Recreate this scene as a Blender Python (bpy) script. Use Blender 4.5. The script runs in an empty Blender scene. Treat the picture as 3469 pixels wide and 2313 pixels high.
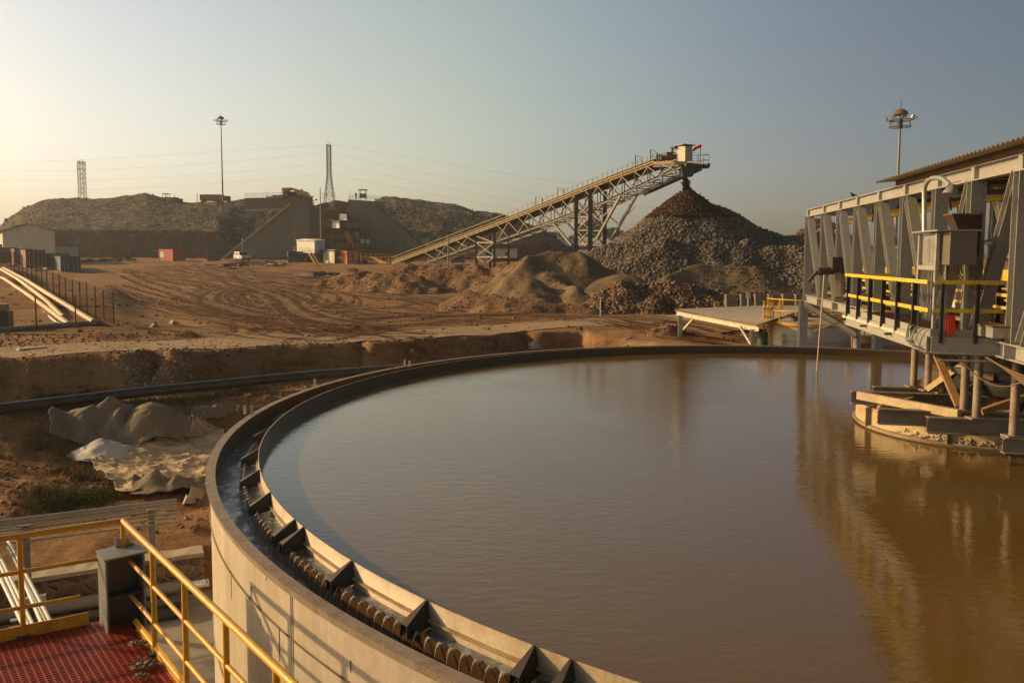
import bpy, math, random
import numpy as np
from mathutils import Vector, Matrix
random.seed(7); RNG = np.random.default_rng(11)
C = bpy.context.scene.collection
scn = bpy.context.scene
# ------------------------------------------------ camera, sky, sun, exposure
F, PW, PH, PITCH, ROLL, SH = 2700.0, 3469.0, 2313.0, 0.08, 0.005, 70.04
cam = bpy.data.objects.new('camera', bpy.data.cameras.new('camera')); C.objects.link(cam); scn.camera = cam
cam.data.sensor_width = 36; cam.data.lens = F/PW*36; cam.data.shift_y = -SH/PW
cam.data.clip_start = 0.1; cam.data.clip_end = 6000
CR = Matrix.Rotation(math.pi/2-PITCH, 3, 'X') @ Matrix.Rotation(ROLL, 3, 'Z')
cam.matrix_world = CR.to_4x4()
SUN = Vector((-0.900, 0.215, 0.335)).normalized()
world = bpy.data.worlds.new('World'); scn.world = world; world.use_nodes = True
wn, wl = world.node_tree.nodes, world.node_tree.links
bg = wn['Background']
sky = wn.new('ShaderNodeTexSky'); sky.sky_type = 'NISHITA'; sky.sun_disc = False
sky.sun_elevation = math.asin(SUN.z); sky.sun_rotation = math.atan2(SUN.x, SUN.y)
sky.air_density = 1.0; sky.dust_density = 4.0; sky.ozone_density = 1.2; sky.altitude = 300
# hazy air: forward scatter warms and lifts the sky towards the sun
wt = wn.new('ShaderNodeTexCoord'); wd = wn.new('ShaderNodeVectorMath'); wd.operation = 'DOT_PRODUCT'; wd.inputs[1].default_value = SUN
wl.new(wt.outputs['Generated'], wd.inputs[0])
wm = wn.new('ShaderNodeMapRange'); wm.inputs['From Min'].default_value = -.5; wm.inputs['From Max'].default_value = 1.0; wl.new(wd.outputs['Value'], wm.inputs['Value'])
wr = wn.new('ShaderNodeValToRGB'); wr.color_ramp.interpolation = 'B_SPLINE'
_st = [(-.5, (.72, .76, .74)), (-.30, (.76, .82, .80)), (-.04, (1.40, 1.24, 1.20)), (.215, (2.2, 2.06, 1.66)), (.42, (2.65, 2.28, 1.6)), (.66, (2.3, 2.1, 1.9)), (1.0, (1.6, 1.5, 1.3))]
while len(wr.color_ramp.elements) < len(_st): wr.color_ramp.elements.new(.5)
for _e, (_p, _c) in zip(wr.color_ramp.elements, _st): _e.position = (_p+.5)/1.5; _e.color = (*[x/2.6 for x in _c], 1)
wl.new(wm.outputs['Result'], wr.inputs['Fac'])
wx = wn.new('ShaderNodeVectorMath'); wx.operation = 'MULTIPLY'; wl.new(sky.outputs[0], wx.inputs[0]); wl.new(wr.outputs['Color'], wx.inputs[1])
ws = wn.new('ShaderNodeVectorMath'); ws.operation = 'SCALE'; ws.inputs['Scale'].default_value = 2.6; wl.new(wx.outputs[0], ws.inputs[0])
# dust near the horizon: paler towards the sun, lighter and browner away from it
wz = wn.new('ShaderNodeSeparateXYZ'); wl.new(wt.outputs['Generated'], wz.inputs[0])
wh = wn.new('ShaderNodeMapRange'); wh.inputs['From Min'].default_value = .20; wh.inputs['From Max'].default_value = 0.0; wl.new(wz.outputs['Z'], wh.inputs['Value'])
wp = wn.new('ShaderNodeMath'); wp.operation = 'POWER'; wp.inputs[1].default_value = 1.6; wl.new(wh.outputs['Result'], wp.inputs[0])
wq = wn.new('ShaderNodeMix'); wq.data_type = 'RGBA'; wq.inputs[6].default_value = (1.25, 1.28, 1.5, 1); wq.inputs[7].default_value = (.88, .98, 1.35, 1)
wf = wn.new('ShaderNodeMapRange'); wf.inputs['From Min'].default_value = -.15; wf.inputs['From Max'].default_value = .55; wl.new(wd.outputs['Value'], wf.inputs['Value']); wl.new(wf.outputs['Result'], wq.inputs[0])
wu = wn.new('ShaderNodeMix'); wu.data_type = 'RGBA'; wu.inputs[6].default_value = (1, 1, 1, 1); wl.new(wp.outputs[0], wu.inputs[0]); wl.new(wq.outputs[2], wu.inputs[7])
wy = wn.new('ShaderNodeVectorMath'); wy.operation = 'MULTIPLY'; wl.new(ws.outputs[0], wy.inputs[0]); wl.new(wu.outputs[2], wy.inputs[1])
# the zenith is deeper and darker than the dusty band above the horizon
wk = wn.new('ShaderNodeMapRange'); wk.inputs['From Min'].default_value = .34; wk.inputs['From Max'].default_value = .75; wk.inputs['To Min'].default_value = 1.0; wk.inputs['To Max'].default_value = .32; wl.new(wz.outputs['Z'], wk.inputs['Value'])
wv = wn.new('ShaderNodeVectorMath'); wv.operation = 'SCALE'; wl.new(wy.outputs[0], wv.inputs[0]); wl.new(wk.outputs['Result'], wv.inputs['Scale'])
wl.new(wv.outputs[0], bg.inputs['Color'])
bg.inputs['Strength'].default_value = 0.085
sun = bpy.data.objects.new('sun', bpy.data.lights.new('sun', 'SUN')); C.objects.link(sun)
sun.data.energy = 5.0; sun.data.angle = math.radians(0.9); sun.data.color = (1.0, 0.66, 0.30)
sun.rotation_euler = SUN.to_track_quat('Z', 'Y').to_euler()
scn.view_settings.view_transform = 'Standard'; scn.view_settings.look = 'None'
scn.view_settings.exposure = 0.0; scn.view_settings.gamma = 1.0
# ------------------------------------------------ helpers: points on the photograph's rays
def ray(u, v):
    d = CR @ Vector((u-PW/2, -(v-PH/2)-SH, -F)); return d/d.y
def py(u, v, Y): return ray(u, v)*Y
def pz(u, v, z):
    d = ray(u, v); return d*(z/d.z)
def ps(u, v, s):
    d = ray(u, v); return d*(s/(-.447*d.x+.894*d.y))
V = lambda *a: Vector(a)
# ------------------------------------------------ numpy noise
def _h(ix, iy, s):
    n = (ix.astype(np.int64)*374761393 + iy.astype(np.int64)*668265263 + s*982451653) & 0x7fffffff
    n = ((n ^ (n >> 13))*1274126177) & 0x7fffffff
    return ((n ^ (n >> 16)) & 0xffff)/65535.0
def vn(x, y, s=0):
    ix, iy = np.floor(x), np.floor(y); fx, fy = x-ix, y-iy
    fx = fx*fx*(3-2*fx); fy = fy*fy*(3-2*fy)
    a = _h(ix, iy, s); b = _h(ix+1, iy, s); c = _h(ix, iy+1, s); d = _h(ix+1, iy+1, s)
    return (a+(b-a)*fx+(c-a)*fy+(a-b-c+d)*fx*fy)*2-1
def fbm(x, y, sc, oct=4, s=0, g=0.5):
    r = 0; a = 1.0; f = 1.0/sc
    for k in range(oct): r = r + a*vn(x*f+17.3*k, y*f-9.1*k, s+k); a *= g; f *= 2.03
    return r
def sst(a, b, x):
    t = np.clip((x-a)/(b-a), 0, 1); return t*t*(3-2*t)
# ------------------------------------------------ mesh builder
def raw(name, co, faces, mat, parent=None, smooth=False, smf=None):
    me = bpy.data.meshes.new(name)
    co = np.asarray(co, dtype=np.float32).reshape(-1, 3)
    if isinstance(faces, np.ndarray):
        n = faces.shape[1]; nf = len(faces)
        me.vertices.add(len(co)); me.vertices.foreach_set('co', co.ravel())
        me.loops.add(nf*n); me.loops.foreach_set('vertex_index', faces.ravel().astype(np.int32))
        me.polygons.add(nf); me.polygons.foreach_set('loop_start', np.arange(0, nf*n, n, dtype=np.int32))
        me.update(calc_edges=True)
    else:
        me.from_pydata([tuple(c) for c in co.tolist()], [], faces); me.update()
    if smooth: me.polygons.foreach_set('use_smooth', [True]*len(me.polygons))
    if smf: me.polygons.foreach_set('use_smooth', smf)
    if mat: me.materials.append(mat)
    o = bpy.data.objects.new(name, me); C.objects.link(o)
    if parent: o.parent = parent
    return o
def wpos(o):
    p = Vector((0, 0, 0))
    while o is not None: p += o.location; o = o.parent
    return p
def tag(o, label=None, cat=None, group=None, kind=None):
    for k, v in (('label', label), ('category', cat), ('group', group), ('kind', kind)):
        if v: o[k] = v
    return o
def thing(name, label, cat, loc, group=None):
    o = bpy.data.objects.new(name, None); C.objects.link(o); o.location = loc; o.empty_display_size = .3
    return tag(o, label, cat, group)
def frame(d, up=(0, 0, 1)):
    d = Vector(d).normalized(); up = Vector(up)
    s = d.cross(up)
    if s.length < 1e-4: s = d.cross(Vector((0, 1, 0)))
    s.normalize(); return d, s, s.cross(d).normalized()
class MB:
    def __init__(s): s.v = []; s.f = []; s.sm = []
    def add(s, vs, fs, smooth=False):
        n = len(s.v); s.v += [tuple(x) for x in vs]
        for f in fs: s.f.append(tuple(n+i for i in f)); s.sm.append(smooth)
        return s
    def bar(s, p, q, w, h, up=(0, 0, 1)):          # w across, h along up
        p, q = Vector(p), Vector(q); d, a, b = frame(q-p, up); a = a*(w/2); b = b*(h/2)
        vs = [p-a-b, p+a-b, p+a+b, p-a+b, q-a-b, q+a-b, q+a+b, q-a+b]
        return s.add(vs, [(3, 2, 1, 0), (4, 5, 6, 7), (0, 1, 5, 4), (1, 2, 6, 5), (2, 3, 7, 6), (3, 0, 4, 7)])
    def box(s, c, sz, ang=0.0):
        c = Vector(c); ca, sa = math.cos(ang), math.sin(ang); x = Vector((ca, sa, 0)); y = Vector((-sa, ca, 0)); z = Vector((0, 0, 1))
        return s.hexa([c+x*(i*sz[0]/2)+y*(j*sz[1]/2)+z*(k*sz[2]/2) for k in (-1, 1) for i, j in ((-1, -1), (1, -1), (1, 1), (-1, 1))])
    def hexa(s, v):   # bottom ring 4, top ring 4
        return s.add(v, [(3, 2, 1, 0), (4, 5, 6, 7), (0, 1, 5, 4), (1, 2, 6, 5), (2, 3, 7, 6), (3, 0, 4, 7)])
    def ibeam(s, p, q, h, w, up=(0, 0, 1), tf=.016, tw=.012):
        p, q = Vector(p), Vector(q); d, a, b = frame(q-p, up)
        o = b*(h/2-tf/2); s.bar(p+o, q+o, w, tf, b); s.bar(p-o, q-o, w, tf, b); s.bar(p, q, tw, h-2*tf, b); return s
    def chan(s, p, q, h, w, side=1, up=(0, 0, 1), t=.014):   # channel: web on one side
        p, q = Vector(p), Vector(q); d, a, b = frame(q-p, up); a = a*side
        o = b*(h/2-t/2); s.bar(p+o, q+o, w, t, b); s.bar(p-o, q-o, w, t, b)
        s.bar(p+a*(w/2-t/2), q+a*(w/2-t/2), t, h-2*t, b); return s
    def angle(s, p, q, h, w, up=(0, 0, 1), side=1, t=.012):
        p, q = Vector(p), Vector(q); d, a, b = frame(q-p, up); a = a*side
        s.bar(p+a*(w/2-t/2), q+a*(w/2-t/2), t, h, b); s.bar(p+b*(h/2-t/2)-a*t*.5, q+b*(h/2-t/2)-a*t*.5, w-t, t, b); return s
    def tube(s, pts, r, n=8, caps=True, r2=None):
        pts = [Vector(p) for p in pts]; m = len(pts); rings = []
        rs = r if isinstance(r, (list, tuple)) else [r+((r2 if r2 is not None else r)-r)*i/max(1, m-1) for i in range(m)]
        ref = None; vs = []
        for i, p in enumerate(pts):
            d = (pts[min(i+1, m-1)]-pts[max(i-1, 0)]).normalized()
            if ref is None:
                _, a, b = frame(d)
            else:
                a = (ref - d*ref.dot(d)).normalized(); b = a.cross(d).normalized()
            ref = a
            for k in range(n):
                t = 2*math.pi*k/n; vs.append(p+a*(rs[i]*math.cos(t))+b*(rs[i]*math.sin(t)))
        fs = [(i*n+k, i*n+(k+1) % n, (i+1)*n+(k+1) % n, (i+1)*n+k) for i in range(m-1) for k in range(n)]
        s.add(vs, fs, n > 4)
        if caps: 
            s.add(vs[:n], [tuple(range(n))[::-1]]); s.add(vs[-n:], [tuple(range(n))])
        return s
    def lathe(s, c, prof, n=48, a0=0, a1=2*math.pi, smooth=True):
        c = Vector(c); full = abs(a1-a0-2*math.pi) < 1e-6; m = n if full else n+1; vs = []
        for r, z in prof:
            for k in range(m):
                t = a0+(a1-a0)*k/n; vs.append((c.x+r*math.cos(t), c.y+r*math.sin(t), c.z+z))
        fs = []
        for i in range(len(prof)-1):
            for k in range(n):
                k2 = (k+1) % m if full else k+1
                fs.append((i*m+k, i*m+k2, (i+1)*m+k2, (i+1)*m+k))
        return s.add(vs, fs, smooth)
    def prism(s, poly, ext):      # planar polygon extruded by vector
        poly = [Vector(p) for p in poly]; e = Vector(ext); n = len(poly)
        s.add(poly+[p+e for p in poly], [tuple(range(n))[::-1], tuple(range(n, 2*n))]+[(i, (i+1) % n, (i+1) % n+n, i+n) for i in range(n)])
        return s
    def sphere(s, c, r, n=10, sq=(1, 1, 1)):
        c = Vector(c); vs = [(c.x, c.y, c.z+r*sq[2])]
        for i in range(1, n//2):
            t = math.pi*i/(n//2)
            for k in range(n): a = 2*math.pi*k/n; vs.append((c.x+r*sq[0]*math.sin(t)*math.cos(a), c.y+r*sq[1]*math.sin(t)*math.sin(a), c.z+r*sq[2]*math.cos(t)))
        vs.append((c.x, c.y, c.z-r*sq[2])); m = n//2-1; fs = [(0, 1+k, 1+(k+1) % n) for k in range(n)]
        fs += [(1+i*n+k, 1+(i+1)*n+k, 1+(i+1)*n+(k+1) % n, 1+i*n+(k+1) % n) for i in range(m-1) for k in range(n)]
        fs += [(len(vs)-1, 1+(m-1)*n+(k+1) % n, 1+(m-1)*n+k) for k in range(n)]
        return s.add(vs, fs, True)
    def build(s, name, mat, parent=None):
        off = wpos(parent) if parent else Vector((0, 0, 0))
        co = np.array(s.v, dtype=np.float64)-np.array(off)
        return raw(name, co, s.f, mat, parent, smf=s.sm)
def solo(mb, name, mat, label, cat, group=None, kind=None):
    co = np.array(mb.v); c = Vector((float(co[:, 0].mean()), float(co[:, 1].mean()), float(co[:, 2].min())))
    o = raw(name, co-np.array(c), mb.f, mat, None, smf=mb.sm); o.location = c
    return tag(o, label, cat, group, kind)
def copy_tree(o, parent=None):
    c = o.copy(); C.objects.link(c); c.parent = parent
    for ch in list(o.children): copy_tree(ch, c)
    return c
# ------------------------------------------------ materials
def new_mat(name):
    m = bpy.data.materials.new(name); m.use_nodes = True
    n, l = m.node_tree.nodes, m.node_tree.links; b = n['Principled BSDF']; return m, n, l, b
def coord(n, l, scale=(1, 1, 1), kind='Object', rot=(0, 0, 0)):
    tc = n.new('ShaderNodeTexCoord'); mp = n.new('ShaderNodeMapping'); mp.inputs['Scale'].default_value = scale; mp.inputs['Rotation'].default_value = rot
    if kind == 'World':
        g = n.new('ShaderNodeNewGeometry'); l.new(g.outputs['Position'], mp.inputs['Vector'])
    else: l.new(tc.outputs[kind], mp.inputs['Vector'])
    return mp.outputs['Vector']
def noise(n, l, vec, sc, det=5, rough=.6, dist=0):
    t = n.new('ShaderNodeTexNoise'); t.inputs['Scale'].default_value = sc; t.inputs['Detail'].default_value = det
    t.inputs['Roughness'].default_value = rough; t.inputs['Distortion'].default_value = dist; l.new(vec, t.inputs['Vector']); return t.outputs['Fac']
def ramp(n, l, fac, stops):
    r = n.new('ShaderNodeValToRGB'); e = r.color_ramp.elements
    while len(e) < len(stops): e.new(.5)
    for el, (p, c) in zip(e, stops): el.position = p; el.color = (*c, 1) if len(c) == 3 else c
    l.new(fac, r.inputs['Fac']); return r.outputs['Color']
def g1(v): return (v, v, v)
def mixc(n, l, fac, a, b, mode='MIX'):
    m = n.new('ShaderNodeMix'); m.data_type = 'RGBA'; m.blend_type = mode
    for s, x in (('Factor', fac), ('A', a), ('B', b)):
        i = [k for k in m.inputs if k.name == s and (k.type == 'RGBA' if s != 'Factor' else k.type == 'VALUE')][0]
        if isinstance(x, (tuple, list)): i.default_value = (*x, 1)
        elif isinstance(x, (int, float)): i.default_value = x
        else: l.new(x, i)
    return [o for o in m.outputs if o.type == 'RGBA'][0]
def mth(n, l, op, a, b=None, c=None):
    m = n.new('ShaderNodeMath'); m.operation = op
    for i, x in enumerate((a, b, c)):
        if x is None: continue
        if isinstance(x, (int, float)): m.inputs[i].default_value = x
        else: l.new(x, m.inputs[i])
    return m.outputs[0]
def bump(n, l, b, h, strength=.5, dist=.05, prev=None):
    k = n.new('ShaderNodeBump'); k.inputs['Strength'].default_value = strength; k.inputs['Distance'].default_value = dist
    l.new(h, k.inputs['Height'])
    if prev: l.new(prev, k.inputs['Normal'])
    if b: l.new(k.outputs['Normal'], b.inputs['Normal'])
    return k.outputs['Normal']
def paint(name, col, rough=.5, dirt=(.14, .09, .05), amt=.45, metal=0, sc=3.0, bs=.08, streak=False):
    m, n, l, b = new_mat(name)
    v = coord(n, l, (1, 1, .25) if streak else (1, 1, 1), 'World')
    f = noise(n, l, v, sc, 8, .68); f2 = noise(n, l, coord(n, l, kind='World'), sc*6, 4, .6)
    k = ramp(n, l, f, [(.42, g1(0)), (.72, g1(amt))]); k2 = ramp(n, l, f2, [(.35, g1(.86)), (.65, g1(1.06))])
    c = mixc(n, l, k, col, dirt); c = mixc(n, l, 1.0, c, k2, 'MULTIPLY')
    l.new(c, b.inputs['Base Color']); b.inputs['Roughness'].default_value = rough; b.inputs['Metallic'].default_value = metal
    bump(n, l, b, f2, bs, .02); return m
def soil(name, c1, c2, c3, sc=.35, gs=9.0, bs=.7, dist=.08, gravel=.5, peb=(.33, .28, .22), stretch=(1, 1, 1), wet=None):
    m, n, l, b = new_mat(name)
    v = coord(n, l, stretch, 'World'); v0 = coord(n, l, kind='World')
    big = noise(n, l, v, sc, 8, .65, .3); mid = noise(n, l, v0, sc*8, 8, .7); 
    vo = n.new('ShaderNodeTexVoronoi'); vo.inputs['Scale'].default_value = gs; l.new(v0, vo.inputs['Vector'])
    sx = n.new('ShaderNodeSeparateColor'); l.new(vo.outputs['Color'], sx.inputs[0])
    c = ramp(n, l, big, [(.32, c1), (.52, c2), (.70, c3)])
    c = mixc(n, l, 1.0, c, ramp(n, l, mid, [(.3, g1(.7)), (.7, g1(1.22))]), 'MULTIPLY')
    pk = ramp(n, l, sx.outputs[0], [(1-gravel-.02, g1(0)), (1-gravel+.02, g1(.65))])
    pc = mixc(n, l, sx.outputs[1], tuple(x*.5 for x in peb), peb)
    c = mixc(n, l, pk, c, pc); l.new(c, b.inputs['Base Color'])
    b.inputs['Roughness'].default_value = .95; b.inputs['Specular IOR Level'].default_value = .2
    n1 = bump(n, l, None, mid, bs, dist*2); bump(n, l, b, mth(n, l, 'MULTIPLY', vo.outputs['Distance'], mth(n, l, 'ADD', sx.outputs[0], .2)), bs, dist, n1)
    return m
# ------------------------------------------------ terrain
TC = (7.41, 15.03); RO = 12.34                     # tank centre and outer radius
LOWP = [(-60, -5), (-36, 22), (-17.1, 26.5), (-14.0, 27.3), (-13.5, 27.35), (-13.0, 28.4), (-12.2, 28.5), (-11.9, 28.0), (-9.6, 30.6), (-6.6, 32.2), (-6.3, 33.2), (-5.7, 32.3), (-4.3, 33.1), (-1.2, 35.6), (.2, 37.2), (.6, 37.9), (1.1, 37.4), (3.4, 38.2),
        (4.9, 35.6), (6.5, 31.5), (9, 29.5), (14, 28.6), (40, 28), (40, -5)]
def poly_sd(x, y, P):
    d = np.full(x.shape, 1e9); ins = np.zeros(x.shape, bool); n = len(P)
    for i in range(n):
        (x1, y1), (x2, y2) = P[i], P[(i+1) % n]; ex, ey = x2-x1, y2-y1
        t = np.clip(((x-x1)*ex+(y-y1)*ey)/(ex*ex+ey*ey), 0, 1)
        d = np.minimum(d, np.hypot(x-x1-ex*t, y-y1-ey*t))
        c = ((y1 > y) != (y2 > y)) & (x < (x2-x1)*(y-y1)/((y2-y1) if y2 != y1 else 1e-9)+x1); ins ^= c
    return np.where(ins, d, -d)
def ground_z(x, y, micro=True):
    x = np.asarray(x, float); y = np.asarray(y, float); s = -.447*x+.894*y
    hi = np.interp(y, [30, 45, 60, 85, 115, 166, 190, 400, 3000], [-3.5, -3.55, -3.6, -3.35, -2.5, -1.15, -.75, -.5, -4])
    lf = np.interp(y, [20, 38, 55, 75, 88, 100, 115, 160], [-3.5, -3.35, -2.45, -1.75, -1.5, -1.8, -2.5, -1.2])
    w = sst(-.45, -.52, x/np.maximum(y, 1)); w = np.where(y > 60, sst(-.585, -.63, x/np.maximum(y, 1)), w)
    hi = hi*(1-w)+lf*w
    lo = np.interp(s, [17.45, 17.5, 20.6, 22.0, 24.5, 26.2, 27.2, 28.0, 29.2, 31, 34], [-6.95, -6.2, -6.02, -5.95, -5.85, -5.35, -4.75, -4.7, -4.75, -4.55, -4.45])
    lo = lo + .5*np.exp(-(((x+14.6)/2.2)**2+((y-19.6)/3.0)**2)) + .35*np.exp(-(((x+11.2)/1.3)**2+((y-18.3)/.9)**2))
    k = 1.9 + .7*vn(x*.4, y*.4, 3)
    d = poly_sd(x, y, LOWP) + .22*fbm(x, y, 1.6, 4, 21)
    wide = np.where(x > 3.6, 2.4, .75); t = np.clip(d/wide, 0, 1); t = t*t*(3-2*t)
    z = hi*(1-t)+lo*t
    r = np.hypot(x-TC[0], y-TC[1])
    z = np.where(r < RO+.25, np.minimum(z, -4.75), z)
    # rubble spilling through the cut in the bank
    z = z + .22*np.exp(-(((x+12.2)/1.1)**2+((y-27.4)/1.2)**2))
    if micro:
        far = sst(30, 120, y)
        z = z + (.05+.10*far)*fbm(x, y, 3.5, 4, 5)*(s > 17.5)
        z = z + .05*fbm(x, y, .55, 3, 9)*(s > 17.5)*(d > -.5)*(y < 60)
        ridge = np.exp(-((s-36.6+.5*vn(x*.3, y*.3, 4))/.7)**2)*sst(-5, -9, x)*sst(-19, -16, x); z = z+.22*ridge*(1+.8*vn(x*1.3, y*1.3, 8))
    z = np.where((s < 17.45), -6.99, z)
    return z
def GZ(x, y): return float(ground_z(np.array([x]), np.array([y]), False)[0])
def gnd(u, v):
    """where the photograph's ray meets the ground"""
    d = ray(u, v); Y = 13.0; 
    while Y < 900:
        if d.z*Y < GZ(d.x*Y, Y): break
        Y *= 1.004
    return d*Y
M = {}
M['soil'] = soil('soil', (.17, .088, .042), (.23, .125, .062), (.31, .185, .095), .22, 9, .8, .05, .15, (.36, .27, .18))
M['rubble'] = soil('rubble', (.10, .08, .058), (.145, .118, .088), (.20, .16, .12), .3, 2.2, .9, .25, .5, (.34, .30, .25))
M['sand'] = soil('sand', (.15, .10, .054), (.20, .138, .076), (.26, .182, .104), .25, 11, .6, .04, .1, (.3, .23, .15))
M['ore'] = soil('ore', (.085, .045, .028), (.115, .063, .04), (.145, .085, .055), .3, 3, .8, .15, .3, (.2, .15, .1))
def ground_mat():
    m, n, l, b = new_mat('ground_soil')
    v = coord(n, l, kind='World')
    flow = coord(n, l, (.16, .9, 1), 'World', rot=(0, 0, math.radians(-22)))
    big = noise(n, l, v, .16, 8, .62, .4); st = noise(n, l, flow, 1.1, 8, .7, .6); mid = noise(n, l, v, 3.2, 10, .78)
    c = ramp(n, l, big, [(.30, (.19, .085, .030)), (.46, (.27, .13, .049)), (.58, (.35, .185, .074)), (.72, (.42, .245, .11))])
    c = mixc(n, l, ramp(n, l, st, [(.42, g1(0)), (.60, g1(.55))]), c, (.38, .255, .14))
    c = mixc(n, l, ramp(n, l, st, [(.34, g1(.85)), (.49, g1(0))]), c, (.17, .075, .028))
    c = mixc(n, l, 1.0, c, ramp(n, l, mid, [(.3, g1(.72)), (.7, g1(1.2))]), 'MULTIPLY')
    vo = n.new('ShaderNodeTexVoronoi'); vo.inputs['Scale'].default_value = 15; l.new(v, vo.inputs['Vector'])
    sx = n.new('ShaderNodeSeparateColor'); l.new(vo.outputs['Color'], sx.inputs[0])
    c = mixc(n, l, ramp(n, l, sx.outputs[0], [(.88, g1(0)), (.92, g1(.4))]), c, (.38, .29, .2))
    l.new(c, b.inputs['Base Color']); b.inputs['Roughness'].default_value = .95; b.inputs['Specular IOR Level'].default_value = .15
    n1 = bump(n, l, None, mid, .9, .12); n2 = bump(n, l, None, st, .6, .12, n1)
    bump(n, l, b, mth(n, l, 'MULTIPLY', vo.outputs['Distance'], sx.outputs[0]), .7, .06, n2)
    return m
M['ground'] = ground_mat()
def sheet(name, xs, ys, zfun, mat, kind='structure', parent=None, keep=None):
    X, Y = xs, ys; Z = zfun(X, Y); a, b = X.shape
    co = np.stack([X, Y, Z], -1).reshape(-1, 3); i = np.arange(a*b).reshape(a, b)
    f = np.stack([i[:-1, :-1], i[1:, :-1], i[1:, 1:], i[:-1, 1:]], -1).reshape(-1, 4)
    if keep is not None:
        kp = keep(X, Y, Z); kf = (kp[:-1, :-1] | kp[1:, :-1] | kp[1:, 1:] | kp[:-1, 1:]).ravel(); f = f[kf]
    o = raw(name, co, f.astype(np.int32), mat, parent, smooth=True)
    if kind: o['kind'] = kind
    return o
th = np.linspace(math.radians(-62), math.radians(58), 620); rr = 11.5*np.exp(np.arange(0, 660)*.0086)
TH, RR = np.meshgrid(th, rr, indexing='ij')
sheet('ground', RR*np.sin(TH), RR*np.cos(TH), ground_z, M['ground'])
far = MB(); far.add([(-4000, -4000, -7.6), (4000, -4000, -7.6), (4000, 4000, -7.6), (-4000, 4000, -7.6)], [(0, 1, 2, 3)])
tag(far.build('ground', M['soil']), kind='structure')
# road ribbon draped on the ground
def ribbon(mb, pts, w, lift, step=.5, wob=.1, seed=0, fade=None):
    pts = [Vector((p[0], p[1], 0)) for p in pts]; L = [0]
    for a, b in zip(pts, pts[1:]): L.append(L[-1]+(b-a).length)
    n = max(2, int(L[-1]/step)); tt = np.linspace(0, L[-1], n)
    # catmull-rom
    def cr(t):
        k = max(0, min(len(pts)-2, int(np.searchsorted(L, t, 'right'))-1)); u = (t-L[k])/(L[k+1]-L[k])
        p0 = pts[max(0, k-1)]; p1 = pts[k]; p2 = pts[k+1]; p3 = pts[min(len(pts)-1, k+2)]
        return .5*((2*p1)+(p2-p0)*u+(2*p0-5*p1+4*p2-p3)*u*u+(3*p1-p0-3*p2+p3)*u**3)
    c = [cr(t) for t in tt]; X = []; m = 5
    for i, p in enumerate(c):
        d = (c[min(i+1, n-1)]-c[max(i-1, 0)]).normalized(); s = Vector((d.y, -d.x, 0))
        ww = w*(1+wob*float(vn(np.array(tt[i]*.35), np.array(seed*3.1), 7)))
        for j in range(m): X.append(p+s*(ww*(j/(m-1)-.5)))
    X = np.array(X); Z = ground_z(X[:, 0], X[:, 1])+lift
    # thin build-up: middle raised a little above the edges
    k0 = len(mb.v); mb.v += [(float(a[0]), float(a[1]), float(z)) for a, z in zip(X, Z)]
    for i in range(n-1):
        for j in range(m-1): mb.f.append((k0+i*m+j, k0+(i+1)*m+j, (k0+(i+1)*m+j+1), k0+i*m+j+1)); mb.sm.append(True)
rd = MB()
A = [(-70, 0.5), (-36, 17.5), (-17.5, 28.0), (-9.2, 33.2), (-3.5, 36.2), (.6, 40.5), (5, 43.5), (9.5, 46.5), (20, 52), (34, 58)]
ribbon(rd, A, 3.7, .03, .4, .12)
M['road'] = soil('road_dirt', (.33, .225, .135), (.37, .26, .16), (.41, .295, .185), .25, 14, .5, .03, .10, (.36, .28, .2))
solo(rd, 'dirt_road', M['road'], None, None, kind='structure')
# tyre tracks on the yard
def track_mat(name, col):
    m, n, l, b = new_mat(name); v = coord(n, l, kind='World')
    b.inputs['Base Color'].default_value = (*col, 1); b.inputs['Roughness'].default_value = .95; b.inputs['Specular IOR Level'].default_value = .1
    f = noise(n, l, v, 1.3, 6, .7); a = ramp(n, l, f, [(.33, g1(0)), (.52, g1(.85 if 'dark' in name else .42))]); l.new(a, b.inputs['Alpha'])
    bump(n, l, b, noise(n, l, v, 9, 4, .7), .8, .05); return m
TD, TL = track_mat('track_dark', (.13, .062, .028)), track_mat('track_pale', (.44, .31, .185))
def P2(u, v): p = gnd(u, v); return (p.x, p.y)
flows = [[(2150, 1085), (1700, 1070), (1250, 1090), (1000, 1130), (700, 1110)],
 [(2100, 1080), (1600, 1045), (1150, 1060), (900, 1010), (600, 960), (420, 925)],
 [(1900, 1060), (1400, 1010), (1150, 960), (900, 930), (560, 905)],
 [(1700, 1055), (1300, 1040), (1060, 1065), (900, 1075), (760, 1045), (700, 1010), (800, 985), (960, 985), (1060, 1010), (1000, 1050), (880, 1060)],
 [(1500, 1085), (1200, 1110), (950, 1090), (700, 1050), (500, 1010), (380, 970)],
 [(1600, 1030), (1350, 985), (1000, 960), (700, 935), (480, 912)],
 [(1500, 1000), (1250, 965), (950, 940), (780, 920), (640, 905)],
 [(1300, 1130), (1050, 1120), (850, 1090), (640, 1060), (520, 1040)],
 [(1150, 1150), (1000, 1110), (940, 1060), (880, 1010), (760, 970), (600, 950)],
 [(1000, 1030), (900, 1045), (800, 1030), (760, 1005), (820, 985), (930, 990), (1000, 1010)],
 [(1850, 1070), (1550, 1075), (1300, 1060), (1100, 1040), (1000, 1000), (1050, 960), (1200, 940)],
 [(2500, 1150), (2350, 1120), (2250, 1095), (2120, 1078)], [(2480, 1165), (2330, 1140), (2200, 1110), (2060, 1085)]]
td, tl = MB(), MB(); q = 0
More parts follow.
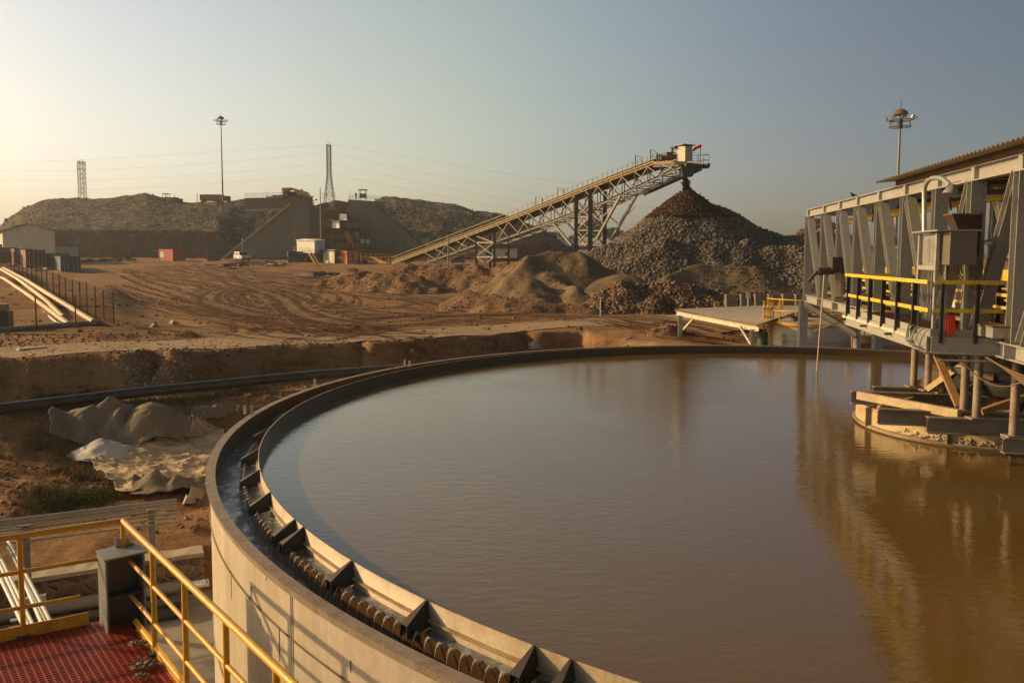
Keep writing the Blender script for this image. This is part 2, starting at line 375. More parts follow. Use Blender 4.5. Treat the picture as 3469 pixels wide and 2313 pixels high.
for fl in flows:
    base = [P2(*p) for p in fl]
    for k in range(8):
        q += 1; ox, oy = random.uniform(-3.2, 3.2), random.uniform(-3.2, 3.2)
        if len(fl) == 4: ox, oy = ox*.2, oy*.2
        sc = random.uniform(.96, 1.04); i0 = random.choice((0, 0, 1)); pts = [(x*sc+ox, y*sc+oy) for x, y in base[i0:]]
        if min(p[1] for p in pts) < 33 and len(fl) != 4: continue
        mbk = td if k % 3 else tl
        for off in (-.9, .9):
            ribbon(mbk, [(x+off*.5, y+off) for x, y in pts], random.uniform(.13, .34), .045+.004*(q % 9), .7, .5, q)
for k, fl in enumerate(([(2050, 1078), (1700, 1066), (1400, 1072), (1150, 1085), (980, 1080), (830, 1060), (700, 1030), (560, 985), (430, 935)], [(1000, 1062), (880, 1072), (780, 1050), (705, 1018), (760, 985), (880, 972), (985, 985), (1040, 1010)], [(1500, 1020), (1250, 985), (1000, 962), (800, 945), (600, 915)], [(1350, 1105), (1150, 1100), (1010, 1060), (960, 1020), (880, 985), (760, 955)], [(1750, 1060), (1500, 1030), (1300, 1010), (1100, 990), (950, 985)])):
    base = [P2(*p) for p in fl]
    for off in (-1.1, -.75, .75, 1.1): ribbon(td, [(x+off*.4, y+off) for x, y in base], .3, .085+.004*k, .6, .4, 90+k)
    for off in (-.4, 0, .4, 1.5): ribbon(tl, [(x+off*.4, y+off) for x, y in base], .26, .082+.004*k, .6, .5, 120+k)
solo(td, 'tyre_tracks', TD, 'darker damp tyre tracks curving across the dirt yard', 'tracks', kind='stuff')
solo(tl, 'tyre_tracks', TL, 'pale dusty tyre tracks curving across the dirt yard', 'tracks', kind='stuff')
# ------------------------------------------------ rocks
def rocks(P, S, flat=.7, sub=0):
    """angular stones: centres P (n,3), sizes S (n)"""
    n = len(P); base = np.array([(i, j, k) for k in (-1, 1) for i, j in ((-1, -1), (1, -1), (1, 1), (-1, 1))], float)
    Vt = base[None]*RNG.uniform(.35, 1.0, (n, 8, 3)); ax = RNG.normal(size=(n, 3)); ax /= np.linalg.norm(ax, axis=1)[:, None]
    an = RNG.uniform(0, 6.28, n); c, s = np.cos(an)[:, None, None], np.sin(an)[:, None, None]; a = ax[:, None, :]
    Vt = Vt*c+np.cross(np.broadcast_to(a, Vt.shape), Vt)*s+a*(Vt*a).sum(-1, keepdims=True)*(1-c)
    Vt[..., 2] *= flat; Vt = Vt*(S[:, None, None]*.62)+P[:, None, :]
    q = np.array([(3, 2, 1, 0), (4, 5, 6, 7), (0, 1, 5, 4), (1, 2, 6, 5), (2, 3, 7, 6), (3, 0, 4, 7)])
    return Vt.reshape(-1, 3), (q[None]+8*np.arange(n)[:, None, None]).reshape(-1, 4)
def rock_mat(name, a, b_, c_):
    m, n, l, b = new_mat(name); g = n.new('ShaderNodeNewGeometry')
    c = ramp(n, l, g.outputs['Random Per Island'], [(0, a), (.5, b_), (1, c_)])
    f = noise(n, l, coord(n, l, kind='World'), 6, 5, .7); c = mixc(n, l, 1.0, c, ramp(n, l, f, [(.3, g1(.75)), (.7, g1(1.15))]), 'MULTIPLY')
    l.new(c, b.inputs['Base Color']); b.inputs['Roughness'].default_value = .95; b.inputs['Specular IOR Level'].default_value = .15; return m
M['rock'] = rock_mat('rock', (.10, .082, .062), (.15, .124, .094), (.23, .19, .145))
M['rock_brown'] = rock_mat('rock_brown', (.12, .072, .04), (.19, .122, .072), (.30, .21, .135))
M['ore_rock'] = rock_mat('ore_rock', (.06, .028, .017), (.095, .046, .027), (.13, .072, .045))
def mound_h(spines, x, y):
    """spines: list of (points[(x,y,z)], slope)"""
    h = np.full(x.shape, -1e3)
    for pts, sl in spines:
        if len(pts) == 1: pts = pts*2
        for a, b in zip(pts, pts[1:]):
            ex, ey = b[0]-a[0], b[1]-a[1]; L = ex*ex+ey*ey
            t = np.clip(((x-a[0])*ex+(y-a[1])*ey)/L, 0, 1) if L > 0 else np.zeros(x.shape)
            h = np.maximum(h, a[2]+(b[2]-a[2])*t-sl*np.hypot(x-a[0]-ex*t, y-a[1]-ey*t))
    return h
def mound(name, label, spines, mat, cell=.3, na=.35, ns=2.5, nrock=0, rs=(.15, .45), rmat=None, round_=.4, cat='stockpile', group=None, erode=0, flow=None):
    allp = [p for s, _ in spines for p in s]; zt = max(p[2] for p in allp); R = max((p[2]+4.2)/sl for s, sl in spines for p in s)+1
    x0, x1 = min(p[0] for p in allp)-R, max(p[0] for p in allp)+R; y0, y1 = min(p[1] for p in allp)-R, max(p[1] for p in allp)+R
    X, Y = np.meshgrid(np.arange(x0, x1, cell), np.arange(y0, y1, cell), indexing='ij')
    def zf(x, y):
        h = mound_h(spines, x+.5*na*vn(x/ns, y/ns, 31), y+.5*na*vn(x/ns+9, y/ns, 32))
        top = zt; h = np.where(h > top-round_, top-round_+(h-top+round_)*.6, h)
        h = h+na*fbm(x, y, ns, 5, 41)
        if erode: h = h-erode*np.abs(fbm(x, y, ns*.9, 3, 47))**.8
        return h
    G = lambda x, y: ground_z(x, y, False)
    o = sheet(name, X, Y, lambda x, y: np.maximum(zf(x, y), G(x, y)-.35), mat, None, None, lambda x, y, z: zf(x, y) > G(x, y)-.25)
    me = o.data; c = np.zeros(len(me.vertices)*3, np.float32); me.vertices.foreach_get('co', c); c = c.reshape(-1, 3)
    ctr = Vector((float(np.mean([p[0] for p in allp])), float(np.mean([p[1] for p in allp])), float(c[:, 2].min())))
    c -= np.array(ctr, np.float32); me.vertices.foreach_set('co', c.ravel()); me.update(); o.location = ctr
    # drop unused verts
    import bmesh
    bm = bmesh.new(); bm.from_mesh(me); bmesh.ops.delete(bm, geom=[v for v in bm.verts if not v.link_faces], context='VERTS'); bm.to_mesh(me); bm.free()
    tag(o, label, cat, group)
    if nrock:
        n = nrock*3; x = RNG.uniform(x0, x1, n); y = RNG.uniform(y0, y1, n); z = zf(x, y); g = G(x, y); k = z > g-.1
        # only the flank that looks at the yard and the crests need stones
        x, y, z = x[k][:nrock], y[k][:nrock], z[k][:nrock]
        sz = rs[0]+(rs[1]-rs[0])*RNG.random(len(x))**2.5
        co, f = rocks(np.stack([x, y, z+sz*.1], 1), sz); ob = raw('loose_rock', co-np.array(ctr), f.astype(np.int32), rmat or M['rock'], o); ob['kind'] = 'stuff'
    return o
def S(*a):     # spine from (u,v,Y) triplets
    return [tuple(py(u, v, Y)) for u, v, Y in a]
mound('ore_stockpile', 'tall conical stockpile of grey crushed rock under the conveyor head',
      [(S((2325, 650, 85)), .70), (S((2325, 655, 85), (2450, 700, 86), (2530, 752, 86), (2640, 790, 85), (2740, 790, 83), (2860, 800, 82)), .68), (S((2180, 760, 88)), .7)], M['rubble'], .3, .3, 3.0, 60000, (.09, .34), round_=.5)
cap = mound('ore_heap', 'small dark reddish cone of fresh ore on top of the stockpile', [(S((2327, 636, 85)), .74)], M['ore'], .18, .08, 1.2, 0, round_=.2, cat='ore heap')
def fix_cap(o):      # keep only the top of the cone
    import bmesh
    bm = bmesh.new(); bm.from_mesh(o.data); zt = max(v.co.z for v in bm.verts)
    bmesh.ops.delete(bm, geom=[v for v in bm.verts if v.co.z < zt-3.1], context='VERTS'); bm.to_mesh(o.data); bm.free()
    P = [(v.co.x, v.co.y, v.co.z) for v in o.data.vertices]; P = np.array(P); P = P[RNG.integers(0, len(P), 4000)]+RNG.normal(0, .06, (4000, 3))
    P[:, 2] += .05
    co, f = rocks(P, RNG.uniform(.05, .2, len(P))); ob = raw('loose_rock', co, f.astype(np.int32), M['ore_rock'], o); ob['kind'] = 'stuff'
    zmin = min(v.co.z for v in o.data.vertices); 
    for ob_ in (o, ob):
        for v in ob_.data.vertices: v.co.z -= zmin
    o.location.z += zmin
fix_cap(cap)
mound('rubble_bank', 'broad terrace of grey rubble in front of the tall stockpile',
      [(S((2020, 838, 75), (2130, 815, 74), (2260, 806, 72), (2420, 822, 72), (2580, 826, 72), (2760, 832, 70), (2900, 840, 68)), .72)], M['rubble'], .3, .38, 2.6, 56000, (.08, .34), round_=.2)
mound('sand_mound', 'large brown sand mound with an eroded left side',
      [(S((1700, 915, 60), (1790, 868, 61), (1860, 842, 62), (1965, 840, 62)), .62), (S((1600, 950, 58), (1720, 930, 56), (1830, 935, 55)), .6), (S((1900, 940, 56), (1960, 960, 54)), .6)], M['sand'], .16, .34, 3.2, 1200, (.04, .13), M['rock_brown'], round_=.25, erode=.3)
mound('gravel_mound', 'small rounded gravel mound between the sand mound and the rubble',
      [(S((2075, 922, 58), (2140, 926, 58)), .55)], M['sand'], .2, .12, 1.6, 900, (.04, .1), M['rock_brown'], round_=.5)
mound('rubble_heap', 'long low heap of coarse brown rubble beside the dirt road',
      [(S((2045, 970, 53), (2180, 966, 53), (2330, 972, 53), (2470, 985, 53), (2600, 990, 53)), .62)], M['rubble'], .2, .35, 1.5, 20000, (.06, .27), M['rock_brown'], round_=.2)
mound('gravel_bank', 'dark fine gravel bank heaped against the terrace behind the low rubble',
      [(S((2250, 935, 60), (2330, 905, 62), (2440, 890, 63), (2560, 900, 62)), .6)], M['sand'], .25, .2, 2, 3000, (.05, .2), M['rock'], round_=.3)
mound('earth_berm', 'low reddish earth berm in front of the sand mound',
      [(S((1600, 990, 54), (1740, 1003, 52), (1880, 1015, 51), (2020, 1045, 50)), .5)], M['soil'], .2, .22, 1.5, 1400, (.04, .14), M['rock_brown'], round_=.2)
mound('earth_heap', 'low line of tan earth heaps at the foot of the conveyor',
      [(S((1150, 915, 88), (1230, 905, 87)), .5), (S((1330, 912, 84), (1440, 890, 84), (1560, 900, 82), (1700, 893, 80)), .55), (S((1250, 925, 80), (1400, 925, 78)), .5)], M['soil'], .25, .35, 2.2, 2600, (.05, .2), M['rock_brown'], round_=.3, erode=.3)
mound('ore_mound', 'rust coloured earth mound seen through the bridge truss', [(S((2770, 745, 112), (2800, 742, 112), (2850, 790, 112)), .75)], M['ore'], .5, .5, 3, 3000, (.2, .6), M['rock_brown'])
# ------------------------------------------------ waste dumps and far land
def hill(name, cols, mat, nx=240, fan=True, na=1.2, ns=9, label=None, rock=0, rsz=(.25, .85)):
    """cols: list of (X/Y bearing, [(Y,z)...] same count); dumps fan out around the yard"""
    Xs = np.array([c[0] for c in cols]); K = len(cols[0][1]); t = np.linspace(Xs[0], Xs[-1], nx); fine = []
    for k in range(K):
        fine.append((np.interp(t, Xs, [c[1][k][0] for c in cols]), np.interp(t, Xs, [c[1][k][1] for c in cols])))
    rows = []
    for k in range(K-1):
        m = max(2, int(abs(fine[k][1]-fine[k+1][1]).max()/.7)+2)
        for j in range(m): 
            u = j/m; rows.append((fine[k][0]*(1-u)+fine[k+1][0]*u, fine[k][1]*(1-u)+fine[k+1][1]*u))
    rows.append(fine[-1]); Y = np.array([r[0] for r in rows]).T; Z = np.array([r[1] for r in rows]).T; X = np.repeat(t[:, None], len(rows), 1)
    if fan: X = X*Y
    nz = na*fbm(X+Z*.7, Y+Z*.5, ns, 5, 61); nz2 = na*fbm(X, Y+Z, ns, 5, 71)
    Z2 = Z+nz*np.clip((Z+1)/3, 0, 1); Y2 = Y+nz2*.8
    a, b = X.shape; co = np.stack([X, Y2, Z2], -1).reshape(-1, 3); i = np.arange(a*b).reshape(a, b)
    f = np.stack([i[:-1, :-1], i[:-1, 1:], i[1:, 1:], i[1:, :-1]], -1).reshape(-1, 4)
    o = raw(name, co, f.astype(np.int32), mat, None, smooth=True); o['kind'] = 'structure'
    if rock:
        k = RNG.integers(0, len(co), rock); P = co[k]+RNG.normal(0, .5, (rock, 3))*[1, .1, 0]-[0, 0, .1]; s_ = rsz[0]+(rsz[1]-rsz[0])*RNG.random(rock)**3
        c2, f2 = rocks(P, s_); ob = raw('loose_rock', c2, f2.astype(np.int32), M['dump_stone'], o); ob['kind'] = 'stuff'
    return o
M['dump_stone'] = rock_mat('dump_stone', (.06, .048, .036), (.095, .077, .057), (.16, .13, .098))
M['dump'] = soil('dump_rock', (.062, .049, .036), (.088, .07, .051), (.118, .095, .069), .06, 1.1, .9, .5, .4, (.30, .26, .21))
M['cut'] = soil('cut_wall', (.10, .062, .038), (.125, .08, .05), (.155, .10, .066), .1, 1.5, .7, .3, .2, (.22, .18, .14), stretch=(1, 1, .3))
def hz(v, Y): return py(1734, v, Y).z
def col(u, crest, bench, foot=888, Yc=225, Yb=200):
    X = ray(u, 750).x; zc, zb, zf = hz(crest, Yc), hz(bench, Yb), hz(foot+6, Yb-4)
    return (X, [(Yc+70, zc-1.5), (Yc+12, zc-.3), (Yc, zc), (Yb, zb), (Yb-3, zb-.3), (Yb-3.6, zf)])
L = [(-900, 860, 865), (-300, 850, 855), (-60, 806, 830), (0, 775, 800), (74, 712, 790), (147, 690, 787), (280, 676, 786), (400, 672, 786), (500, 667, 786), (560, 680, 786), (620, 688, 786), (700, 690, 787), (760, 690, 788)]
hill('hills', [col(*a) for a in L], M['dump'], 300, True, .42, 8, rock=7000, rsz=(.2, .6))
L = [(740, 690, 800), (800, 688, 840), (850, 676, 868), (900, 672, 878), (1000, 668, 882), (1060, 668, 884)]
hill('hills', [col(u, c, b, 888, 205, 186) for u, c, b in L], M['dump'], 160, True, .4, 6, rock=3000, rsz=(.2, .6))
L = [(1270, 676, 880), (1300, 668, 882), (1340, 664, 884), (1400, 675, 884), (1460, 688, 884), (1530, 694, 885), (1570, 703, 885), (1606, 722, 885), (1700, 727, 885), (1760, 745, 886), (1850, 780, 887), (1925, 835, 888), (2000, 880, 889)]
def col2(u, c, b):
    X = ray(u, 750).x; zc, zm, zb = hz(c, 225), hz(max(c+4, min(702+(u-1300)*.07, 740)) if u < 1720 else c+10, 212), hz(b, 186)
    return (X, [(300, zc-2), (232, zc-.3), (225, zc), (214, zm), (211, zm-.2), (188, zb), (184, zb-1)])
hill('hills', [col2(*a) for a in L], M['dump'], 240, True, .55, 7, rock=5000, rsz=(.2, .6))
hill('hills', [(ray(u, 800).x, [(199.5, hz(785, 195)), (195.5, hz(786, 195)), (194.6, hz(892, 192))]) for u in (150, 250, 400, 550, 700, 745)], M['cut'], 120, True, .25, 5)
# brown cut wall below the right hand dump
hill('hills', [(ray(u, 800).x, [(174, hz(t, 170)), (170, hz(t, 170)), (169.4, hz(888, 168))]) for u, t in ((1660, 824), (1760, 822), (1850, 820), (1885, 850), (1910, 880))], M['ore'], 60, True, .25, 4)
# low far land up to the skyline
hill('hills', [(x, [(2600, -9+6*math.sin(x*.004)+z), (1500, 3+5*math.sin(x*.003+1)+z), (700, -2+z*.4), (420, -2.5)]) for x, z in ((-2500, 14), (-1200, 10), (-300, 9), (200, 12), (500, 15), (900, 10), (2500, 12))], M['dump'], 160, False, 2.5, 60)
# ------------------------------------------------ paints and plain materials
M['grey_steel'] = paint('grey_steel', (.20, .21, .20), .5, (.20, .13, .07), .35)
M['bridge_grey'] = paint('bridge_grey', (.34, .335, .30), .5, (.30, .20, .11), .4, sc=2.2, streak=True)
M['dark_steel'] = paint('dark_steel', (.055, .052, .048), .6, (.12, .07, .04), .6)
M['rust'] = paint('rust', (.17, .085, .04), .8, (.07, .035, .02), .6)
M['black'] = paint('black_paint', (.018, .017, .016), .55, (.08, .05, .03), .3)
M['yellow'] = paint('yellow_paint', (.70, .37, .02), .45, (.16, .09, .04), .4, sc=5)
M['yellow_bright'] = paint('yellow_bright', (.75, .52, .03), .45, (.22, .14, .05), .35, sc=4)
M['concrete'] = paint('concrete', (.30, .27, .225), .9, (.14, .12, .09), .6, sc=.7, bs=.3)
M['wall_concrete'] = paint('wall_concrete', (.21, .185, .145), .9, (.11, .105, .07), .8, sc=.16, bs=.2, streak=True)
M['coping'] = paint('coping', (.42, .35, .25), .8, (.2, .15, .1), .4)
M['cream'] = paint('cream_wall', (.60, .55, .40), .8, (.3, .22, .14), .35, sc=.6)
M['white'] = paint('white_paint', (.72, .70, .64), .5, (.35, .28, .2), .3)
M['red'] = paint('red_paint', (.42, .035, .02), .5, (.15, .06, .03), .4)
M['orange'] = paint('orange_paint', (.62, .16, .02), .5, (.2, .08, .03), .4)
M['duct'] = paint('orange_duct', (.42, .12, .05), .6, (.12, .06, .03), .6)
M['green'] = paint('green_paint', (.10, .19, .155), .55, (.14, .11, .07), .5)
M['blue'] = paint('blue_paint', (.055, .10, .125), .55, (.10, .08, .06), .5)
M['maroon'] = paint('maroon_paint', (.16, .07, .05), .6, (.10, .06, .04), .5)
M['teal'] = paint('dark_teal', (.035, .06, .06), .6, (.10, .08, .05), .4)
M['tyre'] = paint('tyre', (.02, .019, .018), .8, (.10, .07, .045), .6)
M['glass'] = paint('dark_glass', (.02, .025, .03), .08, (.1, .08, .06), .3)
M['roofing'] = paint('roof_sheet', (.42, .36, .25), .6, (.25, .17, .1), .35, sc=.8)
M['brown_beam'] = paint('brown_beam', (.16, .10, .055), .7, (.07, .04, .025), .6)
M['wood'] = paint('wood', (.36, .26, .15), .8, (.16, .11, .07), .5)
M['pipe_tan'] = paint('pipe_tan', (.55, .41, .22), .6, (.25, .17, .1), .35)
M['dull_yellow'] = paint('dull_yellow', (.40, .275, .075), .6, (.2, .13, .06), .5)
M['truss'] = paint('truss_steel', (.25, .215, .16), .55, (.16, .10, .06), .5)
M['galv'] = paint('galvanised', (.48, .46, .42), .42, (.3, .23, .15), .3, metal=.55, sc=1.6)
BP = lambda a, b, t: a*(1-t)+b*t
# ------------------------------------------------ shipping containers, vehicles
def container(u, v, Y, ang, body, name, label, logo=None, L=6.06, W=2.44, H=2.59, group=None, open_=False):
    """u,v of the bottom corner nearest the camera, Y depth; axis ang = direction the long side runs away"""
    P = py(u, v, Y); ax = Vector((math.cos(ang), math.sin(ang), 0)); bx = Vector((ax.y, -ax.x, 0))   # bx to the right
    t = thing(name, label, 'container', P, group); z = Vector((0, 0, 1))
    def side(mb, p, d, nrm, n):       # corrugated skin between posts
        Lp = d.length; e = d.normalized(); k = int(Lp/.28); pts = []
        for i in range(k+1):
            s = i*Lp/k; o = 0 if i % 2 else .035; pts.append(p+e*s-nrm*(.045-o))
        for a, b in zip(pts, pts[1:]): mb.add([a+z*.16, b+z*.16, b+z*(H-.12), a+z*(H-.12)], [(0, 1, 2, 3)])
    m = MB(); side(m, P, ax*L, -bx, 0); side(m, P+bx*W, ax*L, bx, 0); side(m, P+ax*L, bx*W, ax, 0)
    m.build('side_wall', body, t)
    r = MB(); r.add([P+z*(H-.03)+ax*.05+bx*.05, P+bx*(W-.05)+z*(H-.03)+ax*.05, P+bx*(W-.05)+ax*(L-.05)+z*(H-.03), P+ax*(L-.05)+bx*.05+z*(H-.03)], [(0, 1, 2, 3)]); r.build('roof', M['pipe_tan'] if body in (M['blue'], M['green']) else body, t)
    f = MB()
    for s in (0, W):
        for e in (0, L): f.bar(P+bx*s+ax*e, P+bx*s+ax*e+z*H, .13, .13, bx)
        for h in (.08, H-.06): f.bar(P+bx*s+z*h, P+bx*s+ax*L+z*h, .11, .15)
    for e in (0, L):
        for h in (.08, H-.06): f.bar(P+ax*e+z*h, P+ax*e+bx*W+z*h, .11, .15)
    f.build('frame', body, t)
    for i in (0, 1):
        d = MB(); a = P+bx*(.07+i*(W/2-.06))-ax*.01; b = a+bx*(W/2-.09)
        for j in range(5): 
            h0 = .18+j*(H-.36)/5; d.bar(a+z*(h0+(H-.36)/10), b+z*(h0+(H-.36)/10), .05 if j % 2 else .075, (H-.36)/5-.004)
        dd = d.build('door', body, t)
        k = MB()
        for q in (.3, .75): k.tube([a+bx*(W/2-.09)*q+z*.15-ax*.07, a+bx*(W/2-.09)*q+z*(H-.15)-ax*.07], .025, 6)
        k.build('lock_rod', M['galv'], dd)
    if logo: logo(t, P, ax, bx, z, H, L, W)
    return t
def txt(s, p, xdir, up, h, mat, parent, name='lettering', ext=.012):
    cu = bpy.data.curves.new(name, 'FONT'); cu.body = s; cu.size = h*1.35; cu.extrude = ext/2; cu.align_x = 'CENTER'; cu.align_y = 'CENTER'
    o = bpy.data.objects.new(name, cu); C.objects.link(o); dg = bpy.context.evaluated_depsgraph_get(); me = bpy.data.meshes.new_from_object(o.evaluated_get(dg)); bpy.data.objects.remove(o)
    me.materials.clear(); me.materials.append(mat); x = Vector(xdir).normalized(); y = Vector(up).normalized(); zz = x.cross(y)
    R = Matrix((x, y, zz)).transposed(); off = Vector(p)-(wpos(parent) if parent else Vector((0, 0, 0)))
    me.transform(Matrix.Translation(off) @ R.to_4x4()); ob = bpy.data.objects.new(name, me); C.objects.link(ob); ob.parent = parent; return ob
A = math.radians(128)
container(208, 930, 114, A, M['blue'], 'shipping_container', 'blue shipping container with its doors facing the yard, nearest of the group on the left')
container(174, 917, 120, A, M['green'], 'shipping_container', 'light green shipping container standing just behind the blue one', L=12)
container(90, 906, 118, A, M['maroon'], 'shipping_container', 'dark maroon shipping container with a pale roof behind the mesh fence', L=6)
container(52, 898, 128, A, M['maroon'], 'shipping_container', 'dark brown shipping container half hidden behind the maroon one', L=6)
container(2, 892, 132, A, M['blue'], 'shipping_container', 'grey blue container cut by the left edge below the cream building')
def logo_red(t, P, ax, bx, z, H, L, W):
    m = MB(); c = P+ax*4.6-bx*.03+z*1.5; 
    for k, (dx, dz, w, h) in enumerate(((0, .45, 1.3, .28), (.1, .05, 1.8, .25), (0, -.35, 1.5, .3))): m.bar(c-ax*(w/2+dx)+z*dz, c+ax*(w/2-dx)+z*dz, .02, h)
    m.build('lettering', M['white'], t)
container(587, 888, 163, math.radians(140), M['red'], 'shipping_container', 'bright red container with white lettering standing alone before the dump', logo_red)
container(703, 886, 166, math.radians(112), M['teal'], 'shipping_container', 'dark teal container with a pale roof edge at the foot of the sloping coping', L=6)
def logo_or(t, P, ax, bx, z, H, L, W):
    m = MB(); c = P+ax*3.0-bx*.03+z*1.35; m.bar(c-ax*1.3, c+ax*1.5, .02, .42); m.bar(c-ax*1.5-z*.35, c-ax*.2-z*.35, .02, .14); m.build('lettering', M['white'], t)
    m = MB(); m.tube([P+bx*1.3-ax*.09+z*1.7, P+bx*1.3-ax*.11+z*1.7], .28, 14); m.build('emblem', M['maroon'], t)
container(1176, 897, 152, math.radians(133), M['orange'], 'shipping_container', 'orange container with white lettering beside the small shed', logo_or)
container(1206, 896, 158, math.radians(110), M['teal'], 'shipping_container', 'black container tucked directly behind the orange one', L=3)
container(975, 891, 160, math.radians(20), M['teal'], 'shipping_container', 'long dark container lying across the view below the raised white cabin', L=9, W=2.4, H=2.3)
def cabin():
    a = py(1006, 856, 160); b = py(1066, 858, 156); c = py(1101, 856, 162); H = 2.4; t = thing('site_cabin', 'white cabin with a low roof raised on the dark container', 'cabin', a)
    d = c-b; a2 = a+d; z = Vector((0, 0, 1))
    m = MB(); m.hexa([a, b, c, a2, a+z*H, b+z*H, c+z*H, a2+z*H]); m.build('wall', M['white'], t)
    m = MB(); e = (b-a).normalized()*.25; f = d.normalized()*.25; q = [a-e-f, b+e-f, c+e+f, a2-e+f]; mid = (q[0]+q[1])/2; mid2 = (q[2]+q[3])/2
    m.hexa([x+z*(H+.01) for x in q]+[x+z*(H+.14) for x in q]); m.add([q[0]+z*(H+.142), q[1]+z*(H+.142), q[2]+z*(H+.142), q[3]+z*(H+.142), mid+z*(H+.4), mid2+z*(H+.4)], [(0, 1, 4), (1, 2, 5, 4), (2, 3, 5), (3, 0, 4, 5)]); m.build('roof', M['white'], t)
    m = MB(); n = Vector((-.5, -.86, 0)); 
    for i in range(6): p = a+(b-a)*(i/6+.02)+n*.9; m.tube([p, p+z*1.1], .03, 5)
    for h in (.55, 1.1): m.tube([a+n*.9+z*h, a+(b-a)*.85+n*.9+z*h], .03, 5)
    m.build('handrail', M['yellow'], t)
    m = MB(); p = a+(b-a)*.85+n*.9; q = p+Vector((2.2, -1.5, -3.0)); 
    for s in (0, .9): 
        o = Vector((.57*s, .82*s, 0)); m.bar(p+o, q+o, .06, .25); m.tube([p+o+z, q+o+z], .03, 5)
    for i in range(10): c_ = p+(q-p)*(i/10); m.bar(c_, c_+Vector((.51, .74, 0)), .25, .04)
    m.build('stair', M['yellow'], t)
cabin()
def shed():
    a = py(1095, 890, 158); b = py(1133, 892, 153); c = py(1147, 890, 158); H = 2.3; d = c-b; z = Vector((0, 0, 1)); t = thing('site_shed', 'small grey shed with a flat overhanging roof and a pale door', 'shed', a)
    m = MB(); m.hexa([a, b, c, a+d, a+z*H, b+z*(H-.1), c+z*H, a+d+z*(H+.1)]); m.build('wall', M['cream'], t)
    e = (b-a).normalized(); f = d.normalized(); q = [a-e*2.2-f*.5, b+e*.6-f*.5, c+e*2.4+f*.5, a+d-e*.8+f*.5]; m = MB(); m.hexa([x+z*(H+.12) for x in q]+[x+z*(H+.3) for x in q]); m.build('roof', M['grey_steel'], t)
    n = Vector((e.y, -e.x, 0)); p = a+e*((b-a).length*.66)+n*.04; m = MB(); m.bar(p+z*1, p+e*.9+z*1, .05, 1.9); m.build('door', M['white'], t)
shed()
def wheel(parent, c, r, w, axis, n=16):
    m = MB(); a = Vector(axis).normalized(); c = Vector(c); m.tube([c-a*w*.5, c-a*w*.42, c+a*w*.42, c+a*w*.5], [r*.9, r, r, r*.9], n); o = m.build('wheel', M['tyre'], parent)
    m = MB(); m.tube([c-a*w*.52, c+a*w*.52], r*.5, 12); m.build('rim', M['grey_steel'], o); return o
def local(P, f, r):   # local frame function
    f = Vector((f[0], f[1], 0)).normalized(); s = Vector((f.y, -f.x, 0))
    return lambda x, y, z: Vector(P)+f*x+s*y+Vector((0, 0, z))
def jeep():
    P = py(820, 884, 160); P.z = py(820, 884, 160).z; t = thing('off_road_car', 'white off road car parked below the concrete wing wall', 'car', P); Lc = local(P, (.62, -.78), 0)
    m = MB()
    def slab(x0, x1, z0, z1, w0, w1, in0=0, in1=0): m.hexa([Lc(x0, -w0, z0), Lc(x1, -w0, z0), Lc(x1, w0, z0), Lc(x0, w0, z0), Lc(x0+in0, -w1, z1), Lc(x1-in1, -w1, z1), Lc(x1-in1, w1, z1), Lc(x0+in0, w1, z1)])
    slab(-2.3, 2.3, .45, 1.1, .9, .9); slab(-2.28, 1.0, 1.102, 1.85, .86, .74, .1, .45); m.build('body', M['white'], t)
    m = MB(); m.hexa([Lc(.98, -.78, 1.15), Lc(1.06, -.78, 1.15), Lc(1.06, .78, 1.15), Lc(.98, .78, 1.15), Lc(.62, -.68, 1.75), Lc(.70, -.68, 1.75), Lc(.70, .68, 1.75), Lc(.62, .68, 1.75)]); m.build('windscreen', M['glass'], t)
    for s in (-1, 1):
        m = MB(); 
        for x in (-2.0, -1.1, -.2): m.hexa([Lc(x, s*.85, 1.2), Lc(x+.75, s*.85, 1.2), Lc(x+.75, s*.89, 1.2), Lc(x, s*.89, 1.2), Lc(x+.1, s*.77, 1.7), Lc(x+.65, s*.77, 1.7), Lc(x+.65, s*.81, 1.7), Lc(x+.1, s*.81, 1.7)])
        m.build('side_window', M['glass'], t)
        for x in (-1.4, 1.45): wheel(t, Lc(x, s*.8, .4), .4, .26, Lc(0, 1, 0)-Lc(0, 0, 0))
        m = MB(); m.tube([Lc(2.3, s*.65, .85), Lc(2.34, s*.65, .85)], .12, 10); m.build('headlight', M['galv'], t)
    m = MB(); m.hexa([Lc(2.25, -.85, .4), Lc(2.42, -.85, .4), Lc(2.42, .85, .4), Lc(2.25, .85, .4), Lc(2.25, -.85, .62), Lc(2.42, -.85, .62), Lc(2.42, .85, .62), Lc(2.25, .85, .62)]); m.build('bumper', M['black'], t)
    m = MB(); m.tube([Lc(-1.9, -.8, 1.8), Lc(-1.9, -.8, 4.2)], .03, 5); m.build('whip_aerial', M['white'], t); m = MB(); m.bar(Lc(-1.9, -.8, 4.3), Lc(-1.5, -.8, 4.3), .03, .35); m.build('flag', M['red'], t)
jeep()
